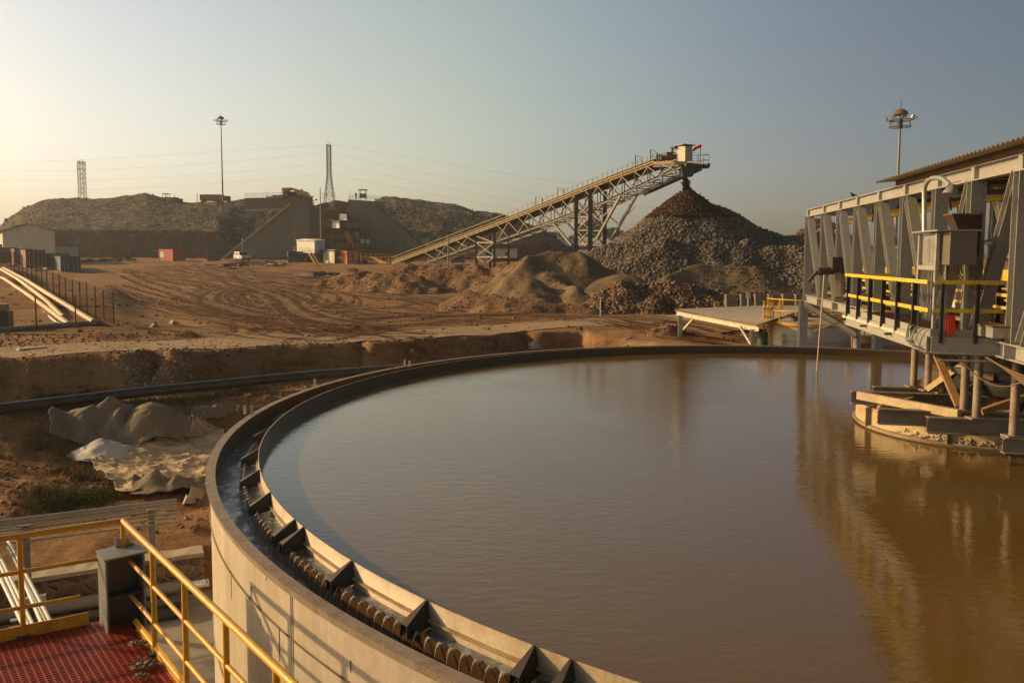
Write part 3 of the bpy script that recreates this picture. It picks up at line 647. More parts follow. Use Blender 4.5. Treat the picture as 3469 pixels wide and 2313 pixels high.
def dump_truck():
    P = py(719, 687, 228); t = thing('tipper_truck', 'orange tipper truck parked on top of the rock dump beside the mast', 'truck', P); Lc = local(P, (-1, -.12), 0)
    def hx(x0, x1, z0, z1, w, i0=0, i1=0, wt=None): 
        wt = wt or w; return [Lc(x0, -w, z0), Lc(x1, -w, z0), Lc(x1, w, z0), Lc(x0, w, z0), Lc(x0+i0, -wt, z1), Lc(x1-i1, -wt, z1), Lc(x1-i1, wt, z1), Lc(x0+i0, wt, z1)]
    m = MB(); m.hexa(hx(-2.9, 1.75, .75, 2.1, 1.2, -.2, -.1)); 
    for i in range(8): m.hexa(hx(-2.7+i*.56, -2.6+i*.56, .8, 2.12, 1.27))
    m.hexa(hx(-3.1, 1.9, 2.1, 2.25, 1.27)); m.build('tipper_body', M['orange'], t)
    m = MB(); m.hexa(hx(1.95, 3.1, .6, 2.2, 1.15, 0, .1)); c = m.build('cab', M['orange'], t); m = MB(); m.hexa(hx(2.2, 3.14, 1.3, 1.95, 1.17, 0, .1)); m.build('window', M['glass'], c)
    m = MB(); m.hexa(hx(-2.8, 3.0, .45, .73, .5)); m.build('chassis', M['black'], t)
    for x in (-2.2, -1.2, 2.3):
        for s in (-1, 1): wheel(t, Lc(x, s*1.0, .5), .5, .35, Lc(0, 1, 0)-Lc(0, 0, 0))
    m = MB(); m.hexa(hx(-4.9, -3.3, .5, 1.9, 1.0, 0, .1)); m.build('tailgate_load', M['dark_steel'], t)
dump_truck()
def haul_truck():
    P = py(1000, 673, 181); t = thing('haul_truck', 'yellow haul truck tipping at the crusher on top of the concrete wall', 'truck', P); Lc = local(P, (-1, -.1), 0)
    def hx(x0, x1, z0, z1, w, i0=0, i1=0, wt=None):
        wt = wt or w; return [Lc(x0, -w, z0), Lc(x1, -w, z0), Lc(x1, w, z0), Lc(x0, w, z0), Lc(x0+i0, -wt, z1), Lc(x1-i1, -wt, z1), Lc(x1-i1, wt, z1), Lc(x0+i0, wt, z1)]
    m = MB(); m.hexa(hx(-1.4, 2.4, .8, 1.5, .9)); m.build('chassis', M['dark_steel'], t)
    m = MB(); m.hexa(hx(1.2, 2.6, 1.0, 1.9, 1.1)); c = m.build('cab', M['yellow'], t); m = MB(); m.hexa(hx(1.3, 2.63, 1.35, 1.8, 1.03)); m.build('window', M['glass'], c)
    m = MB(); m.prism([Lc(2.7, -1.5, 1.95), Lc(2.7, -1.5, 2.2), Lc(.6, -1.5, 2.35), Lc(-2.9, -1.5, 1.4), Lc(-3.4, -1.5, .3), Lc(-2.4, -1.5, .5), Lc(-.6, -1.5, 1.0), Lc(.3, -1.5, 1.9)], Lc(0, 3.0, 0)-Lc(0, 0, 0)); m.build('tipping_body', M['yellow'], t)
    for x, s in ((1.7, -1), (1.7, 1), (-1.0, -1), (-1.0, 1)): wheel(t, Lc(x, s*1.1, .75), .75, .6, Lc(0, 1, 0)-Lc(0, 0, 0))
    m = MB(); m.tube([Lc(2.9, -1.2, .9), Lc(2.9, 1.2, .9)], .04, 5); m.tube([Lc(2.9, -1.2, .9), Lc(2.7, -1.2, 1.9)], .04, 5); m.build('guard_rail', M['yellow'], t)
haul_truck()
def dozer():
    P = py(578, 685, 226); t = thing('bulldozer', 'dark bulldozer silhouetted on the crest of the rock dump', 'bulldozer', P); Lc = local(P, (1, -.1), 0)
    def hx(x0, x1, z0, z1, w, i0=0, i1=0): return [Lc(x0, -w, z0), Lc(x1, -w, z0), Lc(x1, w, z0), Lc(x0, w, z0), Lc(x0+i0, -w, z1), Lc(x1-i1, -w, z1), Lc(x1-i1, w, z1), Lc(x0+i0, w, z1)]
    for s in (-1, 1):
        m = MB(); m.prism([Lc(-1.9, s*1.0-.25, .1), Lc(1.7, s*1.0-.25, .1), Lc(2.1, s*1.0-.25, .5), Lc(1.7, s*1.0-.25, .9), Lc(-1.9, s*1.0-.25, .9), Lc(-2.2, s*1.0-.25, .5)], Lc(0, .5, 0)-Lc(0, 0, 0)); m.build('track', M['black'], t)
    m = MB(); m.hexa(hx(-1.5, 2.2, .7, 1.3, .8, 0, .2)); m.build('hull', M['dark_steel'], t)
    m = MB(); m.hexa(hx(-1.9, -.5, 1.3, 1.35, .8)); 
    for x in (-1.85, -.6):
        for s in (-.75, .75): m.bar(Lc(x, s, .9), Lc(x, s, 2.2), .1, .1)
    m.hexa(hx(-2.0, -.4, 2.2, 2.35, .9)); m.build('cab', M['dark_steel'], t)
    m = MB(); m.tube([Lc(1.2, 0, 1.3), Lc(1.2, 0, 2.1)], .07, 6); m.build('exhaust', M['black'], t)
    m = MB(); m.prism([Lc(2.6, -1.6, .1), Lc(2.9, -1.6, .1), Lc(2.75, -1.6, .5), Lc(2.9, -1.6, 1.0), Lc(2.6, -1.6, 1.0), Lc(2.5, -1.6, .5)], Lc(0, 3.2, 0)-Lc(0, 0, 0)); m.bar(Lc(1.2, -1.25, .5), Lc(2.55, -1.25, .4), .1, .2); m.bar(Lc(1.2, 1.25, .5), Lc(2.55, 1.25, .4), .1, .2); m.build('blade', M['dark_steel'], t)
dozer()
# ------------------------------------------------ cream gabled building
def gable():
    Y = 150; a = py(12, 874, Y); b = py(188, 874, Y); H = py(12, 783, Y).z; pk = py(100, 759, Y); t = thing('gabled_building', 'large cream gabled building at the left edge before the dump', 'building', a)
    dv = Vector((-.72, 1, 0))*26
    m = MB(); A_, B_ = V(a.x, a.y, H), V(b.x, b.y, H); pk = V((a.x+b.x)/2, Y, pk.z)
    m.add([a, b, B_, pk, A_, a+dv, b+dv, B_+dv, pk+dv, A_+dv], [(0, 1, 2, 3, 4), (9, 8, 7, 6, 5), (0, 4, 9, 5), (1, 6, 7, 2)]); m.build('wall', M['cream'], t)
    m = MB(); n = Vector((0, -.35, 0)); u_ = Vector((0, 0, .12)); o1 = (A_-pk).normalized()*.5; o2 = (B_-pk).normalized()*.5
    m.hexa([pk+n+u_*.1, A_+o1+n+u_*.1, A_+o1+dv+u_*.1, pk+dv+u_*.1, pk+n+u_*1.6, A_+o1+n+u_*1.6, A_+o1+dv+u_*1.6, pk+dv+u_*1.6]); m.hexa([B_+o2+n+u_*.1, pk+n+u_*.1, pk+dv+u_*.1, B_+o2+dv+u_*.1, B_+o2+n+u_*1.6, pk+n+u_*1.6, pk+dv+u_*1.6, B_+o2+dv+u_*1.6]); m.build('roof', M['grey_steel'], t)
    nn = Vector((-1, -.72, 0)).normalized()
    for k in range(3):
        m = MB(); p = a+dv*(.05+k*.12)+nn*.06; p.z = a.z+1.9; m.bar(p, p+dv*.06, .08, 1.4); m.build('window', M['glass'], t)
    m = MB(); p = py(187, 874, Y+.6); q = py(208, 874, Y+.6); m.hexa([p, q, q+V(0, 6, 0), p+V(0, 6, 0), p+V(0, 0, 2.1), q+V(0, 0, 2.1), q+V(0, 6, 2.1), p+V(0, 6, 2.1)]); m.build('lean_to', M['cream'], t)
gable()
# ------------------------------------------------ crusher walls
YW = 180
def W3(u, v, Y=YW): return py(u, v, Y)
def wall(name, label, pts, Y, depth, mat, cope=None):
    P = [W3(u, v, Y) for u, v in pts]; t = thing(name, label, 'wall', V(P[0].x, Y, min(p.z for p in P)))
    m = MB(); m.prism(P, (0, depth, 0)); m.build('wall_face', mat, t)
    if cope:
        for (a, b, w, mm) in cope:
            m = MB(); m.bar(W3(*a, Y-.15), W3(*b, Y-.15), .6, w, (0, 0, 1)); m.build('coping', mm, t)
    return t
wall('retaining_wall', 'tall concrete wing wall with a pale sloping coping left of the crusher', [(763, 896), (763, 870), (985, 693), (985, 668), (1035, 658), (1048, 690), (1048, 896)], YW, 1.0, M['wall_concrete'], [((757, 874), (985, 690), .45, M['coping'])])
wall('retaining_wall', 'upper concrete parapet wall under the railing left of the haul truck', [(829, 712), (829, 671), (984, 668), (984, 707)], YW+1.2, .8, M['wall_concrete'], [((829, 713), (955, 708), .4, M['coping'])])
wall('retaining_wall', 'tall concrete wall right of the crusher with a dark sloping coping', [(1176, 896), (1171, 760), (1171, 718), (1180, 676), (1303, 684), (1303, 720), (1320, 735), (1445, 842), (1445, 896)], YW, 1.0, M['wall_concrete'], [((1275, 696), (1442, 838), .35, M['dark_steel'])])
wall('retaining_wall', 'shaded inner wing wall descending behind the lamp pole into the crusher pit', [(1040, 896), (1040, 680), (1104, 718), (1104, 896)], YW+5, .8, M['wall_concrete'], [((1040, 684), (1104, 718), .3, M['grey_steel'])])
m = MB(); m.prism([W3(1095, 896, YW+16), W3(1095, 712, YW+16), W3(1180, 712, YW+16), W3(1180, 896, YW+16)], (0, 1, 0)); solo(m, 'retaining_wall', M['cut'], 'dark back wall of the crusher pit below the earth heap', 'wall')
mound('earth_heap', 'dark earth heap on top of the pit between the two tall walls', [(S((1070, 690, 204), (1110, 684, 204), (1160, 676, 204), (1200, 684, 204)), 1.25)], M['ore'], .5, .35, 3)
def rail(name, label, pts, h, n, mat, r=.04, mid=(.5,), cat='railing', group=None, posts_to=0):
    t = thing(name, label, cat, pts[0], group); m = MB(); z = Vector((0, 0, 1))
    for k in (1,)+tuple(mid): m.tube([p+z*h*k for p in pts], r, 6)
    m.build('rail', mat, t)
    for a, b in zip(pts, pts[1:]):
        for i in range(n+1):
            p = a+(b-a)*(i/n); mm = MB(); mm.tube([p-z*posts_to, p+z*h], r, 6); mm.build('post', mat, t)
    return t
rail('guard_railing', 'thin guard railing on the parapet wall left of the haul truck', [W3(829, 671, YW+1.5), W3(955, 668, YW+1.5)], .95, 12, M['galv'])
rail('guard_railing', 'thin guard railing beside the lookout hut on the right wall', [W3(1183, 677, YW+.5), W3(1278, 679, YW+.5)], .95, 9, M['galv'])
def hut():
    P = W3(1230, 678, YW+1); t = thing('lookout_hut', 'small open lookout hut on legs on top of the right crusher wall', 'hut', P); m = MB()
    for i in (-.65, .65):
        for j in (-.65, .65): m.bar(P+V(i, j, 0), P+V(i, j, 2.2), .08, .08)
    m.build('frame', M['dark_steel'], t); m = MB(); m.box(P+V(0, 0, .95), (1.38, 1.38, .9)); m.build('panel', M['grey_steel'], t)
    m = MB(); m.box(P+V(0, 0, 2.27), (1.9, 1.8, .12)); m.build('roof', M['dark_steel'], t)
hut()
def person(P, h, label, shirt, trou, facing=0.0):
    k = h/1.75; t = thing('person', label, 'person', P)
    bm_v, bm_e, rad = [], [], []
    def add(x, y, z, r, par=None):
        c, s = math.cos(facing), math.sin(facing); bm_v.append(((x*c-y*s)*k, (x*s+y*c)*k, z*k)); rad.append(r*k); i = len(bm_v)-1
        if par is not None: bm_e.append((par, i))
        return i
    pel = add(0, 0, .95, .16); che = add(0, 0, 1.3, .18, pel); nk = add(0, 0, 1.5, .07, che); hd = add(0, .02, 1.63, .1, nk); add(0, .02, 1.72, .08, hd)
    for s in (-1, 1):
        hp = add(s*.1, 0, .88, .11, pel); kn = add(s*.12, .04, .48, .075, hp); an = add(s*.13, 0, .08, .05, kn); add(s*.14, .14, .04, .045, an)
        sh = add(s*.2, 0, 1.42, .07, che); el = add(s*.26, -.02, 1.14, .05, sh); add(s*.24, .1, .9, .04, el)
    me = bpy.data.meshes.new('body'); me.from_pydata(bm_v, bm_e, []); o = bpy.data.objects.new('body', me); C.objects.link(o)
    md = o.modifiers.new('s', 'SKIN'); 
    for v_, r_ in zip(me.skin_vertices[0].data, rad): v_.radius = (r_, r_)
    me.skin_vertices[0].data[0].use_root = True; sb = o.modifiers.new('d', 'SUBSURF'); sb.levels = 1
    dg = bpy.context.evaluated_depsgraph_get(); me2 = bpy.data.meshes.new_from_object(o.evaluated_get(dg)); bpy.data.objects.remove(o)
    me2.materials.clear(); me2.materials.append(M['wood']); me2.materials.append(shirt); me2.materials.append(trou)
    for p in me2.polygons: 
        z = p.center.z/k; p.material_index = 0 if z > 1.5 else (1 if z > .93 else 2)
    ob = bpy.data.objects.new('body', me2); C.objects.link(ob); ob.parent = t
    m = MB(); m.sphere(P+V(0, 0, 1.7*k), .13*k, 8, (1, 1, .8)); m.build('hard_hat', M['white'], t)
person(W3(1206, 678, YW+.3), 1.75, 'person in a dark orange work suit standing left of the lookout hut', M['duct'], M['dark_steel'])
person(W3(1023, 661, YW+1.2), 1.5, 'person in a red vest standing above the wing wall behind the haul truck', M['red'], M['dark_steel'])
# crusher plant in the pit
def crusher():
    P = W3(1110, 893, 176); t = thing('crusher_plant', 'dark multi-level crushing plant with orange ducts in the pit between the walls', 'crusher', P); Z = lambda u, v, Y=178: W3(u, v, Y)
    m = MB()
    for u in (1104, 1135, 1165, 1190, 1222, 1240):
        for Y in (175, 181): m.ibeam(Z(u, 893, Y), Z(u, 772 if u > 1110 else 718, Y), .35, .3)
    for v in (720,):
        m.bar(Z(1102, v, 178), Z(1182, v, 178), .4, .3)
    for a, b in (((1104, 800), (1135, 850)), ((1135, 850), (1104, 890)), ((1190, 850), (1222, 890)), ((1165, 775), (1135, 812)), ((1104, 775), (1135, 720))): m.bar(Z(*a, 175), Z(*b, 175), .2, .2)
    m.build('frame', M['dark_steel'], t)
    for v, u0, u1 in ((774, 1104, 1240), (812, 1104, 1200), (842, 1125, 1262), (865, 1120, 1262)):
        m = MB(); m.bar(Z(u0, v, 178), Z(u1, v, 178), 6, .2); f = m.build('floor', M['dark_steel'], t)
        m = MB()
        for h in (.5, 1.0): m.tube([Z(u0, v, 175)+V(0, 0, h), Z(u1, v, 175)+V(0, 0, h)], .035, 5)
        for i in range(9): p = Z(u0+(u1-u0)*i/8, v, 175); m.tube([p, p+V(0, 0, 1)], .03, 5)
        m.build('handrail', M['yellow'], f)
    m = MB(); m.hexa([Z(1150, 745, 178), Z(1176, 747, 176), Z(1176, 747, 180), Z(1150, 745, 181), Z(1150, 724, 178), Z(1173, 726, 176), Z(1173, 726, 180), Z(1150, 724, 181)]); m.build('chute_box', M['galv'], t)
    m = MB(); m.hexa([Z(1127, 773, 175), Z(1150, 773, 173.5), Z(1152, 773, 176), Z(1130, 773, 177.5), Z(1127, 748, 175), Z(1150, 748, 173.5), Z(1152, 748, 176), Z(1130, 748, 177.5)]); b = m.build('control_room', M['white'], t)
    m = MB(); m.bar(Z(1121, 747, 175.3), Z(1154, 747, 175.3), 3.4, .15); m.build('roof', M['galv'], b)
    m = MB(); m.hexa([Z(1155, 775, 175), Z(1190, 775, 175), Z(1190, 775, 180), Z(1155, 775, 180), Z(1160, 748, 175), Z(1186, 748, 175), Z(1186, 748, 180), Z(1160, 748, 180)]); m.build('crusher_body', M['dark_steel'], t)
    m = MB(); m.prism([Z(1166, 790, 173.6), Z(1172, 784, 173.6), Z(1182, 785, 173.6), Z(1189, 800, 173.6), Z(1198, 824, 173.6), Z(1194, 829, 173.6), Z(1186, 826, 173.6), Z(1172, 812, 173.6)], (0, 1.4, 0)); m.build('duct', M['duct'], t)
    m = MB(); m.prism([Z(1201, 787, 173.6), Z(1214, 788, 173.6), Z(1216, 812, 173.6), Z(1211, 818, 173.6), Z(1208, 800, 173.6)], (0, 1.4, 0)); m.build('duct', M['duct'], t)
    m = MB(); m.bar(Z(1200, 755, 176), Z(1235, 775, 176), 1.6, .5); m.build('feeder', M['dark_steel'], t)
    for (u, v) in ((1228, 820), (1246, 822)):
        m = MB(); m.box(Z(u, v, 174.5)+V(0, 0, .2), (.8, .6, .9)); m.build('motor', M['galv'], t)
    m = MB(); q = [Z(1204, 880, 172), Z(1205, 852, 172), Z(1208, 849, 172), Z(1234, 849, 172), Z(1238, 853, 172), Z(1238, 880, 172)]; m.tube(q, .13, 6); m.build('guard_frame', M['grey_steel'], t)
crusher()
def pole(u, v0, v1, Y, r, mat, name, label, cat='pole', arms=()):
    P = py(u, v1, Y); T = py(u, v0, Y); T = V(P.x, P.y, T.z); t = thing(name, label, cat, P); m = MB(); m.tube([P, T], r, 8, r2=r*.7); m.build('shaft', mat, t)
    for (h, l, d) in arms:
        m = MB(); c = V(P.x, P.y, py(u, h, Y).z); m.bar(c+V(-l*.05, 0, 0), c+V(l, 0, d), .08, .08); m.build('arm', mat, t)
    return t
pole(1087, 636, 820, 170, .13, M['coping'], 'lamp_pole', 'slender tan pole with side arms standing before the crusher pit', arms=((656, 3.3, 0), (676, 1.6, 1.2)))
pole(668, 656, 683, 230, .12, M['grey_steel'], 'utility_pole', 'short utility pole on the dump left of the orange truck', arms=((657, .6, 0),))
pole(902, 651, 670, 184, .05, M['grey_steel'], 'camera_pole', 'thin pole behind the parapet railing', arms=((652, .5, 0),))
pole(1186, 645, 676, 182, .05, M['grey_steel'], 'aerial_pole', 'thin aerial pole left of the lookout hut')
pole(1519, 795, 897, 100, .1, M['grey_steel'], 'utility_pole', 'grey pole standing in front of the lower conveyor')
# ------------------------------------------------ light masts
def mast(u, vt, vb, Y, r0, label, rust, ring, scale=1.0):
    B = py(u, vb, Y); T = V(B.x, B.y, py(u, vt, Y).z); t = thing('high_mast_light', label, 'light mast', B); k = scale
    m = MB(); m.tube([B, V(T.x, T.y, T.z)], r0, 12, r2=r0*.45); m.build('mast_shaft', M['grey_steel'], t)
    m = MB(); m.tube([T, T+V(0, 0, 1.6*k)], .04*k, 5); m.build('lightning_rod', M['dark_steel'], t)
    m = MB(); m.lathe(T+V(0, 0, -.5*k), [(1.05*k, 0), (1.0*k, .3*k), (.75*k, .62*k), (.35*k, .82*k), (.02, .88*k)], 18); m.lathe(T+V(0, 0, -.5*k), [(1.05*k, 0), (.2*k, .02)], 18); m.build('dome_cap', rust, t)
    m = MB(); c = T+V(0, 0, -1.3*k)
    for R_, dz in ((1.55*k, 0), (1.5*k, -.95*k)):
        m.tube([c+V(R_*math.cos(a*math.pi/9), R_*math.sin(a*math.pi/9), dz) for a in range(19)], .06*k, 6)
        for a in range(6): m.bar(c+V(0, 0, dz), c+V(R_*math.cos(a*math.pi/3), R_*math.sin(a*math.pi/3), dz), .06*k, .08*k)
    for a in range(6): d = V(math.cos(a*math.pi/3), math.sin(a*math.pi/3), 0)*1.5*k; m.tube([c+d, c+d+V(0, 0, -.95*k)], .04*k, 5)
    m.tube([c+V(0, 0, .2), c+V(0, 0, -1.1*k)], .35*k, 10); m.build('ring_frame', M['dark_steel'], t)
    for a in range(9):
        an = a*2*math.pi/9+.3; d = V(math.cos(an), math.sin(an), 0); s = V(-d.y, d.x, 0); p = c+d*2.0*k
        m = MB(); m.bar(c+d*1.5*k, p+V(0, 0, .1*k), .06*k, .06*k); h = MB(); h.hexa([p+s*(i*.32*k)+d*(j*.1*k)+V(0, 0, .12*k+q*.3*k)+d*(q*.22*k) for q in (0, 1) for i, j in ((-1, -1), (1, -1), (1, 1), (-1, 1))])
        f = h.build('floodlight', M['galv'], t); m.build('bracket', M['dark_steel'], f)
    return t
mast(3022, 378, 1060, 120, .32, 'tall light mast with a rusty dome cap behind the bridge', M['rust'], True, 1.0)
mast(755, 398, 690, 224, .24, 'tall light mast standing on the rock dump beside the orange truck', M['dark_steel'], True, .85)
# ------------------------------------------------ lattice pylons and lines
def pylon(u, vt, vb, Y, wt, wb, label, kink, twin=False):
    B = py(u, vb, Y); top = py(u, vt, Y).z; t = thing('lattice_pylon', label, 'pylon', V(B.x, Y, B.z-8)); H = top-B.z+8; zk = H*(1-kink)
    def half(z): return (wb+(wt-wb)*z/zk)/2 if z < zk else wt/2
    c4 = [(-1, -1), (1, -1), (1, 1), (-1, 1)]; O = V(B.x, Y, B.z-8); m = MB(); lv = [0]; z = 0
    while z < H*.96: z += max(1.6, half(z)*1.8); lv.append(min(z, H))
    if lv[-1] < H: lv.append(H)
    P = lambda i, z: O+V(c4[i][0]*half(z), c4[i][1]*half(z), z); w = .22
    for i in range(4):
        for a, b in zip(lv, lv[1:]): m.bar(P(i, a), P(i, b), w, w)
    m.build('leg_frame', M['dark_steel'], t); m = MB()
    for a, b in zip(lv, lv[1:]):
        for i in range(4):
            j = (i+1) % 4; m.bar(P(i, a), P(j, b), .13, .13); m.bar(P(j, a), P(i, b), .13, .13); m.bar(P(i, b), P(j, b), .15, .15)
    m.build('bracing', M['dark_steel'], t); arms = []
    for q in (.98, .84, .70):
        m = MB(); zz = H*(1-(1-q)*.9)
        for s in (-1, 1): e = O+V(0, s*3.2, zz); m.bar(O+V(0, s*half(zz), zz+.5), e, .15, .15); m.bar(O+V(0, s*half(zz), zz-.5), e, .15, .15); m.tube([e, e-V(0, 0, 1.4)], .1, 5)
        m.build('cross_arm', M['grey_steel'], t)
    m = MB(); m.bar(O+V(-wt/2, 0, H), O+V(0, 0, H+1.4), .12, .12); m.bar(O+V(wt/2, 0, H), O+V(0, 0, H+1.4), .12, .12); m.build('peak', M['grey_steel'], t)
pylon(1116, 492, 678, 400, 1.9, 6.2, 'lattice power pylon behind the crusher pit', .42)
pylon(280, 548, 680, 470, 3.1, 5.6, 'lattice power pylon behind the left end of the rock dump', .62)
def line(pts, Y0, Y1, label, r=.026):
    P = []; U0, U1 = pts[0][0], pts[-1][0]
    for (u, v) in pts: P.append(py(u, v, Y0+(Y1-Y0)*(u-U0)/(U1-U0)))
    m = MB(); Q = []
    for a, b in zip(P, P[1:]):
        for k in range(6): Q.append(a.lerp(b, k/6)-V(0, 0, .0))
    Q.append(P[-1]); m.tube(Q, r, 4, False); solo(m, 'power_line', M['dark_steel'], label, 'power line', 'overhead lines strung from the pylons')
LN = 'faint overhead power line '
for pts, lab in (([(-300, 581), (0, 580), (275, 578), (600, 563), (900, 538), (1110, 515)], LN+'from the left pylon, upper of three'), ([(-300, 614), (0, 613), (275, 612), (600, 598), (900, 576), (1110, 552)], LN+'from the left pylon, middle of three'), ([(-300, 646), (0, 645), (275, 645), (600, 631), (900, 609), (1110, 587)], LN+'from the left pylon, lowest of three'), ([(-300, 549), (0, 549), (275, 543), (600, 524), (1110, 490)], LN+'joining the two pylon tops')):
    line(pts, 478, 401, lab)
for pts, lab in (([(1118, 515), (1250, 547), (1500, 597), (1886, 668), (2300, 715), (2760, 737)], LN+'right of the second pylon, upper of three'), ([(1118, 552), (1250, 583), (1500, 634), (1808, 690), (2300, 752)], LN+'right of the second pylon, middle of three'), ([(1118, 587), (1250, 617), (1500, 664), (1760, 712), (2200, 770)], LN+'right of the second pylon, lowest of three'), ([(1118, 490), (1400, 536), (1800, 602), (2100, 640), (2400, 668)], LN+'from the second pylon top towards the stockpile')):
    line(pts, 401, 330, lab)
# ------------------------------------------------ trees and far buildings behind the conveyor
M['leaf'] = rock_mat('far_leaf', (.05, .06, .035), (.075, .085, .05), (.10, .11, .065)); M['bark'] = paint('bark', (.09, .07, .05), .9)
def tree(u, vt, vb, Y, wpx, label, n=900, dens=1.0):
    B = py(u, vb, Y); H = py(u, vt, Y).z-B.z; R = wpx/2/F*Y; t = thing('tree', label, 'tree', B, 'trees beyond the conveyor'); rg = random.Random(int(u))
    m = MB(); m.tube([B, B+V(0, 0, H*.35), B+V(.1*R, 0, H*.55)], [H*.035, H*.026, H*.015], 7)
    tips = []
    for i in range(8):
        a = rg.uniform(0, 6.28); e = B+V(math.cos(a)*R*rg.uniform(.35, .75), math.sin(a)*R*rg.uniform(.35, .75), H*rg.uniform(.55, .85)); s = B+V(0, 0, H*rg.uniform(.25, .5)); m.tube([s, s.lerp(e, .5)+V(0, 0, H*.04), e], [H*.016, H*.011, H*.005], 5); tips.append(e)
    m.build('trunk', M['bark'], t); cl = []
    for i in range(16):
        a = rg.uniform(0, 6.28); rr_ = R*rg.uniform(.2, .85); cl.append((B.x+math.cos(a)*rr_, B.y+math.sin(a)*rr_, B.z+H*rg.uniform(.5, .92)-rr_*.15, R*rg.uniform(.2, .42)))
    cl += [(e.x, e.y, e.z, R*.25) for e in tips]; cl = np.array(cl); k = RNG.integers(0, len(cl), n); d = RNG.normal(size=(n, 3)); d /= np.linalg.norm(d, axis=1)[:, None]
    P_ = cl[k, :3]+d*cl[k, 3:4]*(RNG.random((n, 1))**.4)*[1, 1, .7]; sz = R*.075*RNG.uniform(.5, 1.5, n); a1 = RNG.normal(size=(n, 3)); a1 /= np.linalg.norm(a1, axis=1)[:, None]; a2 = np.cross(a1, d); a2 /= np.linalg.norm(a2, axis=1)[:, None]+1e-9
    q = np.stack([P_+a1*sz[:, None], P_+a2*sz[:, None]*.8, P_-a1*sz[:, None], P_-a2*sz[:, None]*.8], 1).reshape(-1, 3)
    raw('crown', q-np.array(B), np.arange(4*n).reshape(-1, 4).astype(np.int32), M['leaf'], t)
for a in ((1868, 778, 860, 330, 95, 'rounded dark tree left of the conveyor support tower'), (1830, 800, 862, 340, 60, 'small dark tree at the far left of the trees under the conveyor'), (2003, 742, 850, 300, 120, 'tall spreading hazy tree framed by the support tower'), (2072, 765, 850, 310, 75, 'hazy tree between the tower legs and the stockpile'), (2105, 775, 850, 330, 50, 'small hazy tree right beside the stockpile flank'), (1935, 795, 858, 350, 70, 'low hazy tree behind the tower base')): tree(*a, n=1500)
def farbox(u0, u1, v0, v1, Y, dep, mat, name, label, cat='building', roof=None):
    a = py(u0, v1, Y); b = py(u1, v1, Y); h = py(u0, v0, Y).z-a.z; t = thing(name, label, cat, a); m = MB(); m.hexa([a, b, b+V(0, dep, 0), a+V(0, dep, 0), a+V(0, 0, h), b+V(0, 0, h), b+V(0, dep, h), a+V(0, dep, h)]); m.build('wall', mat, t)
    m = MB(); m.box((a+b)/2+V(0, dep/2, h+.12), ((b-a).length+.5, dep+.5, .2)); m.build('roof', roof or M['roofing'], t)
    m = MB(); n = max(1, int((b-a).length/3)); 
    for i in range(n): p = a+(b-a)*((i+.5)/n)+V(0, -.03, h*.5); m.bar(p-V(.4, 0, 0), p+V(.4, 0, 0), .05, h*.3)
    m.build('window', M['glass'], t)
farbox(1618, 1752, 845, 874, 155, 5, M['cream'], 'low_building', 'low beige building seen through the conveyor trestle')
farbox(1528, 1572, 864, 890, 150, 3, M['blue'], 'low_building', 'pale blue hut under the lower conveyor', roof=M['white'])
farbox(1880, 1960, 812, 850, 300, 8, M['white'], 'low_building', 'pale distant shed behind the conveyor tower')
farbox(1870, 2090, 836, 846, 240, 3, M['red'], 'low_building', 'long low red roofed shed behind the tower feet', roof=M['red'])
